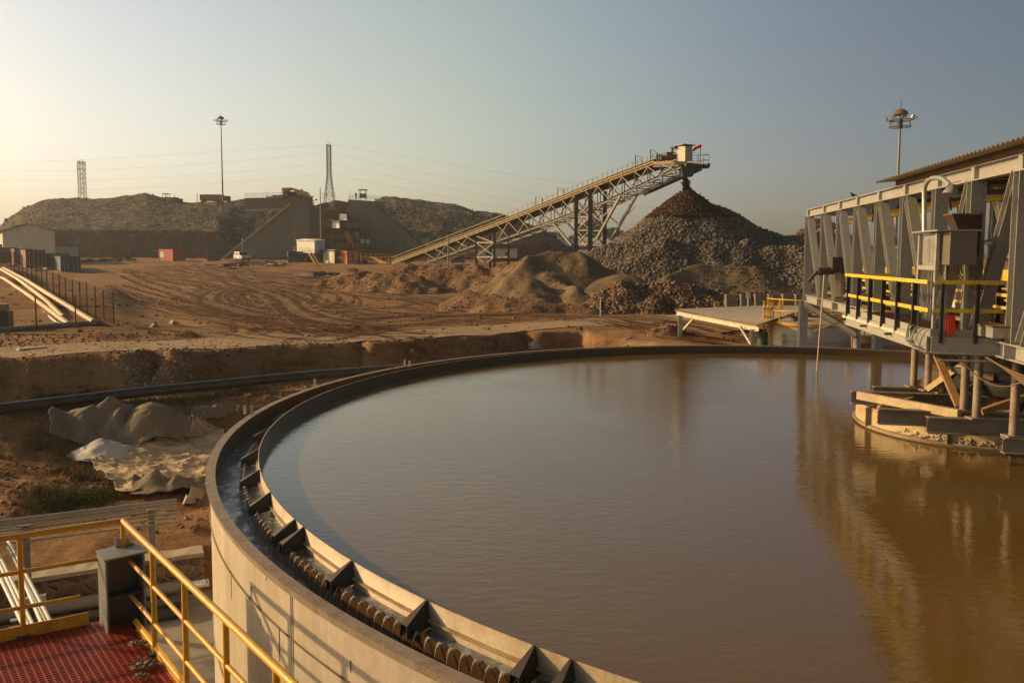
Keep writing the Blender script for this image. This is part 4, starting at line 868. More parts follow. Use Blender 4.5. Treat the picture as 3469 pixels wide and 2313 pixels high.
# ------------------------------------------------ conveyor
def CY(u): return 81.9/(.78+(u-1734.5)/F)
CN = Vector((.788, .615, 0)); CW = 2.4
def cp(u, v, far=False, dv=0): p = py(u, v, CY(u)); return p+CN*CW if far else p
def conveyor():
    t = thing('conveyor', 'long inclined belt conveyor on steel trusses rising to the stockpile', 'conveyor', cp(1328, 893)); ln = lambda a, b, u: a[1]+(b[1]-a[1])*(u-a[0])/(b[0]-a[0])
    D0, D1, D2 = (1322, 893), (2215, 551), (2310, 525)          # deck underside line then head
    top = lambda u: ln(D0, D1, u) if u < 2215 else ln(D1, (2320, 546), u)
    T = [(1328, 893), (1675, 765), (2050, 616), (2215, 553)]
    m = MB()
    for s in (0, 1):
        for a, b in zip(T, T[1:]): m.chan(cp(*a)+CN*CW*s, cp(*b)+CN*CW*s, .3, .12, -1 if s == 0 else 1)
        m.chan(cp(2215, 553)+CN*CW*s, cp(2325, 548)+CN*CW*s, .3, .12)
    m.build('deck_stringer', M['wood'], t)
    m = MB()
    for s in (0, 1):     # bottom chords
        o = CN*CW*s
        for a, b in (((1437, 891), (1612, 829)), ((1675, 819), (1850, 757)), ((1850, 757), (2050, 684)), ((2050, 684), (2316, 560))): m.chan(cp(*a)+o, cp(*b)+o, .3, .16, -1 if s == 0 else 1)
    m.build('bottom_chord', M['truss'], t)
    m = MB(); low = lambda u: ln((1437, 891), (1612, 829), u) if u < 1640 else (ln((1675, 819), (2050, 684), u) if u < 2050 else ln((2050, 684), (2316, 560), u))
    tp = lambda u: np.interp(u, [x[0] for x in T], [x[1] for x in T])+5
    us = [1440]; 
    while us[-1] < 2270: us.append(us[-1]+(36 if us[-1] < 1610 else 33+(us[-1]-1610)*.02))
    m2 = MB(); 
    for s in (0, 1):
        o = CN*CW*s
        for i, (a, b) in enumerate(zip(us, us[1:])):
            if abs(a-1640) < 30: continue
            ta, tb = (tp(a) if a < 2215 else 556), (tp(b) if b < 2215 else 556)
            m.bar(cp(a, ta)+o, cp(a, low(a))+o, .10, .10); m2.bar(cp(a, ta)+o, cp(b, low(b))+o, .09, .09)
            if i % 2: m2.bar(cp(b, tb)+o, cp(a, low(a))+o, .09, .09)
    for a in us:      # cross members between the two trusses
        m.bar(cp(a, low(a)), cp(a, low(a))+CN*CW, .12, .12)
    for a, b in zip(us, us[1:]): m2.bar(cp(a, low(a)), cp(b, low(b))+CN*CW, .08, .08)
    m.build('truss_post', M['truss'], t); m2.build('truss_diagonal', M['truss'], t)
    m = MB()
    for a, b in zip(T, T[1:]):
        A_, B_ = cp(*a), cp(*b); n = V(0, 0, .16); m.hexa([A_+n, B_+n, B_+CN*CW+n, A_+CN*CW+n, A_+n*1.3, B_+n*1.3, B_+CN*CW+n*1.3, A_+CN*CW+n*1.3])
    m.build('walkway_deck', M['dark_steel'], t)
    m = MB()
    for a, b in zip(T, T[1:]):
        A_, B_ = cp(*a)+CN*1.1+V(0, 0, .55), cp(*b)+CN*1.1+V(0, 0, .55); m.bar(A_, B_, 1.1, .12); m.bar(A_-V(0, 0, .25), B_-V(0, 0, .25), 1.0, .06)
    m.tube([cp(2213, 532)+CN*.7, cp(2213, 532)+CN*1.7], .35, 12); m.build('belt', M['tyre'], t)
    m = MB(); n = 60
    for i in range(n):
        u = 1340+(2200-1340)*i/n; p = cp(u, tp(u)-6)+V(0, 0, .25); m.bar(p+CN*.5, p+CN*1.7, .12, .16)
    m.build('idler', M['rust'], t)['kind'] = 'stuff'
    for s in (0, 1):
        m = MB(); o = CN*(CW+.05)*s-CN*.05*(1-s)
        for h in (.5, 1.0):
            for a, b in zip(T, T[1:]): m.bar(cp(*a)+o+V(0, 0, h), cp(*b)+o+V(0, 0, h), .05, .06)
        for i in range(53): u = 1335+(2210-1335)*i/52; p = cp(u, tp(u)-4)+o; m.bar(p, p+V(0, 0, 1.05), .05, .05)
        for a, b in zip(T, T[1:]): m.bar(cp(*a)+o+V(0, 0, .2), cp(*b)+o+V(0, 0, .2), .02, .14)
        m.build('handrail', M['dull_yellow'], t)
    for u, v0 in ((1815, 688), (1889, 660), (2203, 550), (2152, 548)):
        m = MB(); p = cp(u, tp(u)-4)+V(0, 0, .2); q = cp(u+22, tp(u+22)-4)+V(0, 0, .2); m.bar(p, p+V(0, 0, 1.4), .1, .1); m.bar(q, q+V(0, 0, .9), .1, .1); m.bar(p+V(0, 0, 1.4), q+V(0, 0, .9), .1, .1); m.build('pull_frame', M['blue'], t)
    # head platform, drive house
    a, b = cp(2212, 556), cp(2325, 551); W_ = CN*3.6; m = MB(); c = py(2377, 553, 85.5)
    m.hexa([x+V(0, 0, -.35) for x in (a, b, b+W_, a+W_)]+[x+V(0, 0, .02) for x in (a, b, b+W_, a+W_)]); m.build('head_platform', M['dark_steel'], t)
    m = MB()
    for h in (.5, 1.05):
        m.tube([a-CN*.05+V(0, 0, h), b-CN*.05+V(0, 0, h), b+W_+V(0, 0, h), a+W_+V(0, 0, h)], .03, 5)
    for k in range(7): p = a+(b-a)*(k/6); m.tube([p, p+V(0, 0, 1.05)], .03, 5)
    for k in range(1, 5): p = b+W_*(k/4); m.tube([p, p+V(0, 0, 1.05)], .03, 5)
    m.build('head_railing', M['grey_steel'], t)
    m = MB(); m.bar(a+V(0, 0, .1), b+V(0, 0, .1), .06, .14); m.build('toe_board', M['yellow'], t)
    # house: lit left face u2291-2320, right face 2320-2344
    d = (b-a).normalized(); p0 = py(2291, 546, 82.6); p1 = py(2320.5, 547, 81.4); dd = p1-p0; wv = py(2344, 545, 82.3)-p1; H = py(2320, 496, 81.4).z-p1.z
    m = MB(); m.hexa([p0, p1, p1+wv, p0+wv, p0+V(0, 0, H), p1+V(0, 0, H), p1+wv+V(0, 0, H), p0+wv+V(0, 0, H)]); hs = m.build('drive_house', M['cream'], t)
    m = MB(); m.box((p0+p1+wv*1)/2+V(0, 0, H+.05), (dd.length+.2, wv.length+.3, .08), math.atan2(dd.y, dd.x)); m.build('roof', M['grey_steel'], hs)
    m = MB(); q = py(2277, 522, 83); m.bar(q, V(q.x, q.y, p0.z+H), .15, .6); m.bar(V(q.x, q.y, p0.z+H-.1), p0+V(0, 0, H-.1), .6, .2); m.build('hoist_frame', M['dark_steel'], t)
    m = MB(); g = py(2268, 540, 83); m.box(g+V(0, 0, .3), (.7, .7, .8)); m.tube([g+V(-.9, 0, .1), g+V(.9, 0, .3)], .25, 8); m.build('drive_motor', M['rust'], t)
    m = MB(); h0 = cp(2316, 560)+CN*.6; m.hexa([h0+V(-.5, -.3, -1.1), h0+V(.5, -.3, -1.1), h0+V(.5, .7, -1.1), h0+V(-.5, .7, -1.1), h0+V(-.8, -.4, .1), h0+V(.8, -.4, .1), h0+V(.8, 1.1, .1), h0+V(-.8, 1.1, .1)]); m.build('discharge_chute', M['dark_steel'], t)
    m = MB(); far = py(2377, 562, 86)
    m.bar(cp(2130, 655)+CN*CW, far-V(0, 0, .3), .2, .35); m.bar(far, b+W_, .3, .4); m.build('head_cantilever', M['dark_steel'], t)
    # support bents
    def bent(u, vt, vb, w=.3, s=(0, 1)):
        for k in s:
            m = MB(); p = cp(u, vt)+CN*CW*k; q = V(p.x, p.y, GZ(p.x, p.y)-.5); m.ibeam(p, q, w, w, (0, 1, 0), .03, .03); m.build('support_leg', M['dark_steel'], t)
    for u in (1614, 1675): bent(u, tp(u)+4, 890)
    for u in (1953, 2000): bent(u, tp(u)+4, 850, .42)
    m = MB(); G = lambda u: GZ(cp(u, 800).x, cp(u, 800).y)
    def br(u0, v0, u1, v1, w=.13, k=(0, 1)):
        for s in k: mm = MB(); mm.bar(cp(u0, v0)+CN*CW*s, cp(u1, v1)+CN*CW*s, w, w); mm.build('trestle_brace', M['truss'], t)
    N_ = (0,)
    br(1614, 800, 1675, 822, .14, N_); br(1614, 822, 1675, 822, .2); br(1614, 822, 1675, 868, .12, N_); br(1675, 822, 1614, 868, .12, N_); br(1614, 871, 1675, 871, .18); br(1614, 871, 1640, 890, .12, N_); br(1675, 871, 1650, 890, .12, N_)
    for k, (a, b_) in enumerate(((690, 735), (735, 780), (780, 826))): br(1953, a, 2000, b_, .11); br(1953, b_, 2000, a, .11); br(1953, b_, 2000, b_, .14)
    for u in (1953, 2000):
        for a, b_ in ((700, 770), (770, 838)): 
            for p_, q_ in ((a, b_), (b_, a)): mm = MB(); mm.bar(cp(u, p_), cp(u, q_)+CN*CW, .11, .11); mm.build('trestle_brace', M['truss'], t)
    br(1875, 757, 1937, 832, .24); br(2103, 662, 2020, 812, .26); br(2040, 735, 2090, 690, .10, N_); br(2062, 735, 2100, 700, .1, (1,)); br(2050, 760, 2000, 720, .1)

    return t
conveyor()
def sock():
    Y = 82.5; p = py(2372, 551, Y); q = V(p.x, Y, py(2372, 498, Y).z); t = thing('windsock', 'orange red windsock flying from the end railing of the conveyor', 'windsock', p)
    m = MB(); m.tube([p, q], .035, 6); m.build('pole', M['red'], t); a = py(2373, 491, Y); b = py(2346, 513, Y+.3); m = MB(); m.tube([a+V(.05, 0, 0), a.lerp(b, .5)+V(0, 0, .06), b], [.24, .17, .08], 10); m.build('sock', M['red_cloth'], t)
M['red_cloth'] = paint('red_cloth', (.75, .07, .025), .7, (.4, .05, .02), .2); sock()
n = 1500; a = py(2316, 575, 83.5); b = py(2326, 640, 85); k = RNG.random(n); P_ = np.array(a)[None]*(1-k[:, None])+np.array(b)[None]*k[:, None]; P_ += RNG.normal(0, 1, (n, 3))*(.10+.05*k[:, None])*[1, 1, .3]
co, f = rocks(P_, RNG.uniform(.04, .15, n), 1.2); o = raw('falling_ore', co-np.array(b), f.astype(np.int32), M['ore_rock']); o.location = b; tag(o, 'stream of ore falling from the conveyor head onto the stockpile', 'falling ore', kind='stuff')
# steel yellow walkway at the tail
def tailrails():
    for i, (u0, v0, u1, v1, Y, lab) in enumerate(((1205, 872, 1410, 879, 138, 'upper yellow railing running to the conveyor tail'), (1225, 884, 1500, 887, 132, 'lower yellow railing in front of the conveyor tail'))):
        rail('walkway_railing', lab, [py(u0, v0+6, Y), py(u1, v1+6, Y)], 1.0, 12, M['yellow'])
    t = thing('stair_rails', 'sloping yellow stair rails beside the orange container', 'stair', py(1250, 885, 136)); m = MB()
    for k in range(4): a = py(1252+k*7, 868+k*1.5, 136); b = py(1292+k*6, 892, 134); m.bar(a, b, .07, .09)
    m.build('stringer', M['yellow'], t)
tailrails()
# blocks along the canopy
M['block'] = paint('block_concrete', (.20, .15, .10), .9, (.10, .07, .045), .6, sc=1.5, bs=.4)
def blocks():
    for k, (u, lab) in enumerate(((2480, 'leftmost'), (2530, 'second from left'), (2578, 'third from left'), (2625, 'fourth from left'), (2672, 'fifth from left'), (2716, 'rightmost'))):
        a = py(u, 1035, 50.5-k*.35); H = .9; t = thing('concrete_barrier', 'large tapered concrete barrier block below the rubble, '+lab+' of the row', 'barrier', a-V(0, 0, .6), 'concrete barriers along the foot of the rubble')
        m = MB(); o = V(.42, -.75, 0)*0; w = .52; z0 = -.6; m.hexa([a+V(-w*.9, -.5, z0), a+V(w*.9, -.5, z0), a+V(w*.9, .45, z0), a+V(-w*.9, .45, z0), a+V(-w*.75, -.05, H-.2), a+V(w*.35, -.05, H-.2), a+V(w*.35, .42, H-.2), a+V(-w*.75, .42, H-.2)]); m.build('block', M['block'], t)
blocks()
def sign(u, v0, v1, Y, label, w, h, lamp=False):
    P = py(u, v1, Y); T = V(P.x, P.y, py(u, v0, Y).z); t = thing('sign_post', label, 'sign', P); m = MB(); m.tube([P-V(0, 0, .3), T], .03, 6); m.build('post', M['white'], t); m = MB(); m.box(T+V(0, -.05, -h/2), (w, .04, h)); m.build('panel', M['white'], t)
    if lamp: m = MB(); m.bar(T+V(-.4, 0, .1), T+V(.4, 0, .1), .3, .04); m.build('solar_panel', M['dark_steel'], t)
sign(2034, 1005, 1062, 47, 'white post with a small solar light in front of the sand mound', .3, .12, True)
sign(2534, 992, 1045, 47, 'small square white sign on a post before the barrier blocks', .25, .3)
# ------------------------------------------------ scrap in the yard
def scrap(u, v, Y, label, n, spread, hmax, mats, seed, beams=6, pipes=2):
    rg = random.Random(seed); P = py(u, v, Y); P.z = GZ(P.x, P.y); t = thing('scrap_heap', label, 'scrap heap', P)
    m = MB()
    for i in range(beams):
        c = P+V(rg.uniform(-spread, spread), rg.uniform(-1, 1), rg.uniform(.1, hmax)); a = rg.uniform(-.6, .6); d = V(math.cos(a), math.sin(a)*.5, rg.uniform(-.15, .15))*rg.uniform(.5, 1.6); m.bar(c-d, c+d, rg.uniform(.1, .3), rg.uniform(.08, .2))
    m.build('beam', mats[0], t); m = MB()
    for i in range(n):
        c = P+V(rg.uniform(-spread, spread), rg.uniform(-1, 1), rg.uniform(0, hmax*.7)); m.box(c, (rg.uniform(.3, 1.1), rg.uniform(.3, .8), rg.uniform(.15, .6)), rg.uniform(0, 3))
    if n: m.build('plate', mats[1], t)
    m = MB()
    for i in range(pipes):
        c = P+V(rg.uniform(-spread, spread), rg.uniform(-.5, .5), .3); d = V(rg.uniform(-1, 1), -.5, 0).normalized()*rg.uniform(.4, 1.0); m.tube([c-d, c+d], rg.uniform(.15, .38), 10)
    if pipes: m.build('pipe', mats[2], t)
scrap(318, 886, 158, 'heap of dark scrap and pale sheets lying furthest left before the cut wall', 5, 2.6, 1.0, (M['wood'], M['dark_steel'], M['galv']), 1)
scrap(375, 884, 160, 'low heap of dark steel offcuts with one pale post before the cut wall', 5, 2.0, .8, (M['dark_steel'], M['maroon'], M['galv']), 2)
scrap(425, 884, 160, 'scrap heap with a large pale pipe end between the offcuts and the red container', 4, 2.0, 1.0, (M['dark_steel'], M['dark_steel'], M['pipe_tan']), 3, 5, 3)
scrap(690, 900, 138, 'two pale beams lying flat on the yard left of the black box', 0, 1.6, .3, (M['wood'], M['dark_steel'], M['galv']), 4, 3, 0)
scrap(790, 898, 128, 'tipped black steel box with thin bars leaning beside it', 3, 1.5, 1.0, (M['dark_steel'], M['black'], M['dark_steel']), 5, 8, 0)
scrap(890, 893, 140, 'long spread of rusty beams and planks before the long dark container', 6, 4.0, .7, (M['wood'], M['rust'], M['maroon']), 6, 16, 2)
scrap(960, 890, 146, 'tangle of dark frames at the right end of the rusty beams', 5, 2.6, 1.4, (M['dark_steel'], M['maroon'], M['dark_steel']), 7, 12, 1)
scrap(1075, 916, 102, 'pale flat boards lying on the ground in front of the shed', 0, 1.6, .15, (M['wood'], M['wood'], M['galv']), 8, 4, 0)
scrap(1130, 906, 108, 'low dark pile of broken timber behind the pale boards', 6, 2.6, .5, (M['dark_steel'], M['maroon'], M['rust']), 9, 12, 0)
scrap(1700, 890, 120, 'long rusty girders lying under the conveyor trestle', 2, 5.5, .9, (M['coping'], M['rust'], M['rust']), 10, 10, 1)
m = MB(); p = py(1050, 895, 143); m.tube([p+V(-.4, 1.3, .75), p+V(0, 0, .75)], .75, 18, False); m.lathe(p, [(0.01, 0), (.01, .01)], 4); solo(m, 'steel_pipe_section', M['black'], 'short wide black pipe section lying open end on below the cabin stair', 'pipe')
# ------------------------------------------------ thickener tank
CX, CYT = TC; ZR, ZW = -3.0, -3.19
M['tank'] = None
def tank_mat():
    m, n, l, b = new_mat('tank_paint'); v = coord(n, l, (1, 1, .18), 'World'); v1 = coord(n, l, kind='World')
    f = noise(n, l, v, 2.2, 8, .7); g = noise(n, l, v1, 9, 5, .6); s = noise(n, l, coord(n, l, (1, 1, .04), 'World'), 11, 4, .6)
    c = mixc(n, l, ramp(n, l, f, [(.40, g1(0)), (.70, g1(.6))]), (.54, .47, .36), (.34, .25, .155))
    c = mixc(n, l, ramp(n, l, s, [(.60, g1(0)), (.74, g1(.5))]), c, (.22, .12, .055)); c = mixc(n, l, 1.0, c, ramp(n, l, g, [(.3, g1(.88)), (.7, g1(1.08))]), 'MULTIPLY')
    l.new(c, b.inputs['Base Color']); b.inputs['Roughness'].default_value = .55; bump(n, l, b, g, .06, .02); return m
M['tank'] = tank_mat()
M['rim'] = paint('rim_steel', (.29, .23, .165), .6, (.15, .075, .035), .75, sc=5)
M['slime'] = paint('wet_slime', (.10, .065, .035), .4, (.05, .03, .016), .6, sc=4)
M['baffle'] = paint('baffle_steel', (.44, .335, .19), .5, (.17, .085, .03), .65, sc=5)
M['weir'] = paint('weir_plate', (.095, .052, .022), .3, (.045, .026, .013), .6, sc=9)
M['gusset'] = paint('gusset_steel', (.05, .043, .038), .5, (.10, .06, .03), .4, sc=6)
M['weld'] = paint('weld_rust', (.13, .075, .035), .8, (.07, .04, .02), .5)
def water_mat(name, base, bs, sc, rough, foam=False):
    m, n, l, b = new_mat(name); v = coord(n, l, (1, 1.0, 1), 'World', rot=(0, 0, .15))
    v2 = coord(n, l, (.7, 1.6, 1), 'World', rot=(0, 0, .1))
    a = noise(n, l, v2, sc, 4, .55); c = noise(n, l, v2, sc*3.3, 3, .5); d = noise(n, l, v, .35, 3, .5)
    h = mth(n, l, 'ADD', a, mth(n, l, 'MULTIPLY', c, .35)); h = mth(n, l, 'MULTIPLY', h, ramp_f(n, l, d, .35, .65, .45, 1.0))
    bump(n, l, b, h, bs, .02)
    col = mixc(n, l, ramp(n, l, d, [(.3, g1(0)), (.7, g1(1))]), base, tuple(x*1.12 for x in base))
    if foam: col = mixc(n, l, ramp(n, l, noise(n, l, v, 9, 6, .7), [(.50, g1(0)), (.62, g1(.65))]), col, (.42, .46, .50))
    l.new(col, b.inputs['Base Color']); b.inputs['Roughness'].default_value = rough; b.inputs['IOR'].default_value = 1.33; b.inputs['Specular IOR Level'].default_value = .5
    return m
def ramp_f(n, l, f, a, b, c, d):
    m = n.new('ShaderNodeMapRange'); l.new(f, m.inputs['Value'])
    for k, x in zip(('From Min', 'From Max', 'To Min', 'To Max'), (a, b, c, d)): m.inputs[k].default_value = x
    return m.outputs['Result']
M['water'] = water_mat('muddy_water', (.134, .082, .021), .30, 5, .02); M['water'].node_tree.nodes['Principled BSDF'].inputs['IOR'].default_value = 1.72
M['launder_water'] = water_mat('launder_water', (.17, .19, .20), .9, 12, .05, True); M['launder_water'].node_tree.nodes['Principled BSDF'].inputs['IOR'].default_value = 1.6
N = 288
def disc(r, z, name, mat, n=N, rings=1, r0=0):
    m = MB(); m.lathe((CX, CYT, z), [(r, 0), (.02, 0)] if not r0 else [(r, 0), (r0, 0)], n, smooth=False); o = m.build(name, mat); o['kind'] = 'structure'; return o
RB, RW, RI = 11.66, 11.86, 12.25
def tank():
    t = thing('thickener_tank', 'huge round cream steel thickener tank full of muddy water in the foreground', 'tank', V(CX, CYT, -6.95))
    m = MB(); m.lathe((CX, CYT, 0), [(RO-.02, -6.95), (RO-.02, ZR-.012)], N); m.build('outer_wall', M['tank'], t); m = MB(); m.lathe((CX, CYT, 0), [(RI+.045, ZR-.012), (RI+.045, -3.75)], N); m.build('launder_wall', M['slime'], t)
    m = MB(); m.lathe((CX, CYT, 0), [(RO+.035, ZR-.012), (RO+.035, ZR), (RI, ZR), (RI, ZR-.012), (RO+.035, ZR-.012)], N, smooth=False); m.lathe((CX, CYT, 0), [(RO+.0, ZR-.075), (RO+.02, ZR-.075), (RO+.02, ZR-.012)], N, smooth=False); m.build('rim_flange', M['rim'], t)
    m = MB(); m.lathe((CX, CYT, 0), [(RI+.045, -3.62), (RW-.02, -3.62)], N, smooth=False); m.build('launder_floor', M['weir'], t)
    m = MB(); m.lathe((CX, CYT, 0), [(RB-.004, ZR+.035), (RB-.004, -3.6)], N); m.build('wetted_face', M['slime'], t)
    m = MB(); m.lathe((CX, CYT, 0), [(RB, -3.6), (RB, ZR+.045), (RB+.014, ZR+.045), (RB+.014, -3.6)], N); m.lathe((CX, CYT, 0), [(RB+.014, ZR-.10), (RB+.05, ZR-.10), (RB+.05, ZR-.115), (RB+.014, ZR-.115)], N, smooth=False); m.build('scum_baffle', M['baffle'], t)
    # v notch weir plate
    m = MB(); n = 540; zt, zn, zb = ZR-.112, ZR-.165, -3.62; vs = []; fs = []
    for i in range(n*2):
        a = math.pi*2*i/(2*n); z = zt if i % 2 == 0 else zn
        for r in (RW, RW+.008): vs += [(CX+r*math.cos(a), CYT+r*math.sin(a), z), (CX+r*math.cos(a), CYT+r*math.sin(a), zb)]
    k = 2*n
    for i in range(k):
        a, b = i*4, ((i+1) % k)*4; fs += [(a+2, b+2, b+3, a+3), (b, a, a+1, b+1), (a, b, b+2, a+2)]
    m.add(vs, fs); m.build('weir_plate', M['weir'], t)
    # radial gussets carrying the baffle: angles from the photograph
    def ang(u, v, z): p = pz(u, v, z); return math.atan2(p.y-CYT, p.x-CX)
    G_ = [ang(u, v, ZR+.045) for u, v in ((880, 1452), (851, 1524), (861, 1594), (911, 1670), (1002, 1761), (1029, 1787), (1204, 1897), (1446, 2034), (1792, 2199), (1917, 2247))]
    a_ = G_[0]; 
    for k in range(46): 
        a_ -= 2*math.pi/52; 
        if a_ < -math.pi*1.04 or True: G_.append(a_)
    G_ = G_[:10]+[g for g in G_[10:] if min(abs((g-h+math.pi) % (2*math.pi)-math.pi) for h in G_[:10]) > .06]
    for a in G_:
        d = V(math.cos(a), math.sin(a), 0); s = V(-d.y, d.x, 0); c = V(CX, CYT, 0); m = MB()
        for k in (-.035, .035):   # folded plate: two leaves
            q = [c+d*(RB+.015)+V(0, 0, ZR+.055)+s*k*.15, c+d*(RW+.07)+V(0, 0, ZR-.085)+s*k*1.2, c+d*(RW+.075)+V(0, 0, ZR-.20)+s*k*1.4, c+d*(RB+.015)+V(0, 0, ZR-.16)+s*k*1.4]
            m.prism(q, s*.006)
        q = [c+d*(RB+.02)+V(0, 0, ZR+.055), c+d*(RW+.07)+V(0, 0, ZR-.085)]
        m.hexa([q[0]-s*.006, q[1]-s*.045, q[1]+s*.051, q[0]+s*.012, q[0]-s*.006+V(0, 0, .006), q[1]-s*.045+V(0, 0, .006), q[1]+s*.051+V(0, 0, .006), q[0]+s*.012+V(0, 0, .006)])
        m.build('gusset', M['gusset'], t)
    # weld seams and rust drips on the shell
    m = MB()
    for z, w in ((-3.52, .012), (-5.0, .012)): m.lathe((CX, CYT, 0), [(RO-.012, z-w), (RO-.002, z), (RO-.012, z+w)], N)
    m.build('weld_seam', M['weld'], t)
    def drip(u, v0, v1, w, mt=M['weld'], nm='rust_streak'):
        d = ray(u, v0); c = V(CX, CYT, 0); A_ = d.x**2+1; B_ = -2*(d.x*CX+CYT); Cc = CX**2+CYT**2-(RO-.02)**2; Y = (-B_-math.sqrt(max(0, B_*B_-4*A_*Cc)))/2/A_; p = d*Y
        z1 = ray(u, v1).z*Y; r = (V(p.x, p.y, 0)-c).normalized(); m = MB(); m.prism([p-V(-r.y, r.x, 0)*w, p+V(-r.y, r.x, 0)*w, V(p.x, p.y, z1)+V(-r.y, r.x, 0)*w*.35, V(p.x, p.y, z1)-V(-r.y, r.x, 0)*w*.35], r*.004); m.build(nm, mt, t)
    for a in ((783, 1930, 2030, .008), (946, 2126, 2240, .008), (853, 1985, 2000, .005), (884, 2095, 2115, .005), (1288, 2170, 2195, .01), (1188, 2235, 2275, .008), (953, 2260, 2272, .012), (835, 1860, 1868, .005), (902, 1950, 1966, .006)): drip(*a)
    for u in (984, 990): drip(u, 1985, 2500, .009, M['rim'], 'vertical_seam')
    drip(763, 2170, 2400, .006, M['rim'], 'vertical_seam')
    # small lugs on the far rim
    for u, v in ((1372, 1238), (1388, 1240), (830, 1400), (853, 1400), (1067, 1304)):
        p = pz(u, v, ZR); m = MB(); m.box(p+V(0, 0, .07), (.05, .03, .16), .4); m.build('lug', M['galv'], t)
    return t
TANK = tank()
disc(RB-.001, ZW, 'water', M['water'])
disc(RW-.001, ZW-.004, 'water', M['launder_water'], r0=RB+.015)
def launder():
    m = MB(); a0, a1 = 0, 2*math.pi; nn = 1440; k = 8; vs = []; th_ = np.linspace(0, 2*math.pi, nn, endpoint=False)
    R_ = np.linspace(RW+.01, RI+.044, k); TT, RR_ = np.meshgrid(th_, R_, indexing='ij'); X, Y = CX+RR_*np.cos(TT), CYT+RR_*np.sin(TT)
    Z = -3.36+.018*fbm(X, Y, .16, 4, 91)+.02*np.exp(-((RR_-RW-.1)/.06)**2)*vn(TT*90, RR_*9, 5)
    i = np.arange(nn*k).reshape(nn, k); j = np.roll(i, -1, 0); f = np.stack([i[:, :-1], i[:, 1:], j[:, 1:], j[:, :-1]], -1).reshape(-1, 4)
    raw('water', np.stack([X, Y, Z], -1).reshape(-1, 3), f.astype(np.int32), M['launder_water'], None, True)['kind'] = 'structure'
    # water arcing out of each notch
    m, n, l, b = new_mat('falling_water'); b.inputs['Base Color'].default_value = (.80, .70, .56, 1); b.inputs['Roughness'].default_value = .07; b.inputs['IOR'].default_value = 1.5; b.inputs['Transmission Weight'].default_value = .6
    bump(n, l, b, noise(n, l, coord(n, l, (1, 1, .25), 'World'), 60, 3, .6), .5, .01)
    mb = MB(); rg = random.Random(5)
    for q in range(540):
        a = math.pi*2*(q+.5)/540; p = V(math.cos(a), math.sin(a), 0)
        if not (math.pi*.72 < a < math.pi*1.62): continue
        s = V(-p.y, p.x, 0); c = V(CX, CYT, 0); L_ = rg.uniform(.8, 1.15); w = rg.uniform(.011, .021); pts = []; 
        for k in range(7):
            t_ = k/6; pts.append((c+p*(RW-.02+(.010+.085*t_**.7)*L_)+V(0, 0, ZR-.143+.01*(1-t_)-.215*t_**2.4), w*(1.05-.85*t_**.7)))
        vs = []
        for (x, ww) in pts:
            for e, o in ((-1, 0), (-.5, .004), (0, .007), (.5, .004), (1, 0)): vs.append(x+s*(ww*e+rg.uniform(-.0015, .0015))+p*o)
        mb.add(vs, [(r*5+e, (r+1)*5+e, (r+1)*5+e+1, r*5+e+1) for r in range(6) for e in range(4)], True)
    o = mb.build('overflow_water', m, TANK); o['kind'] = 'stuff'
launder()
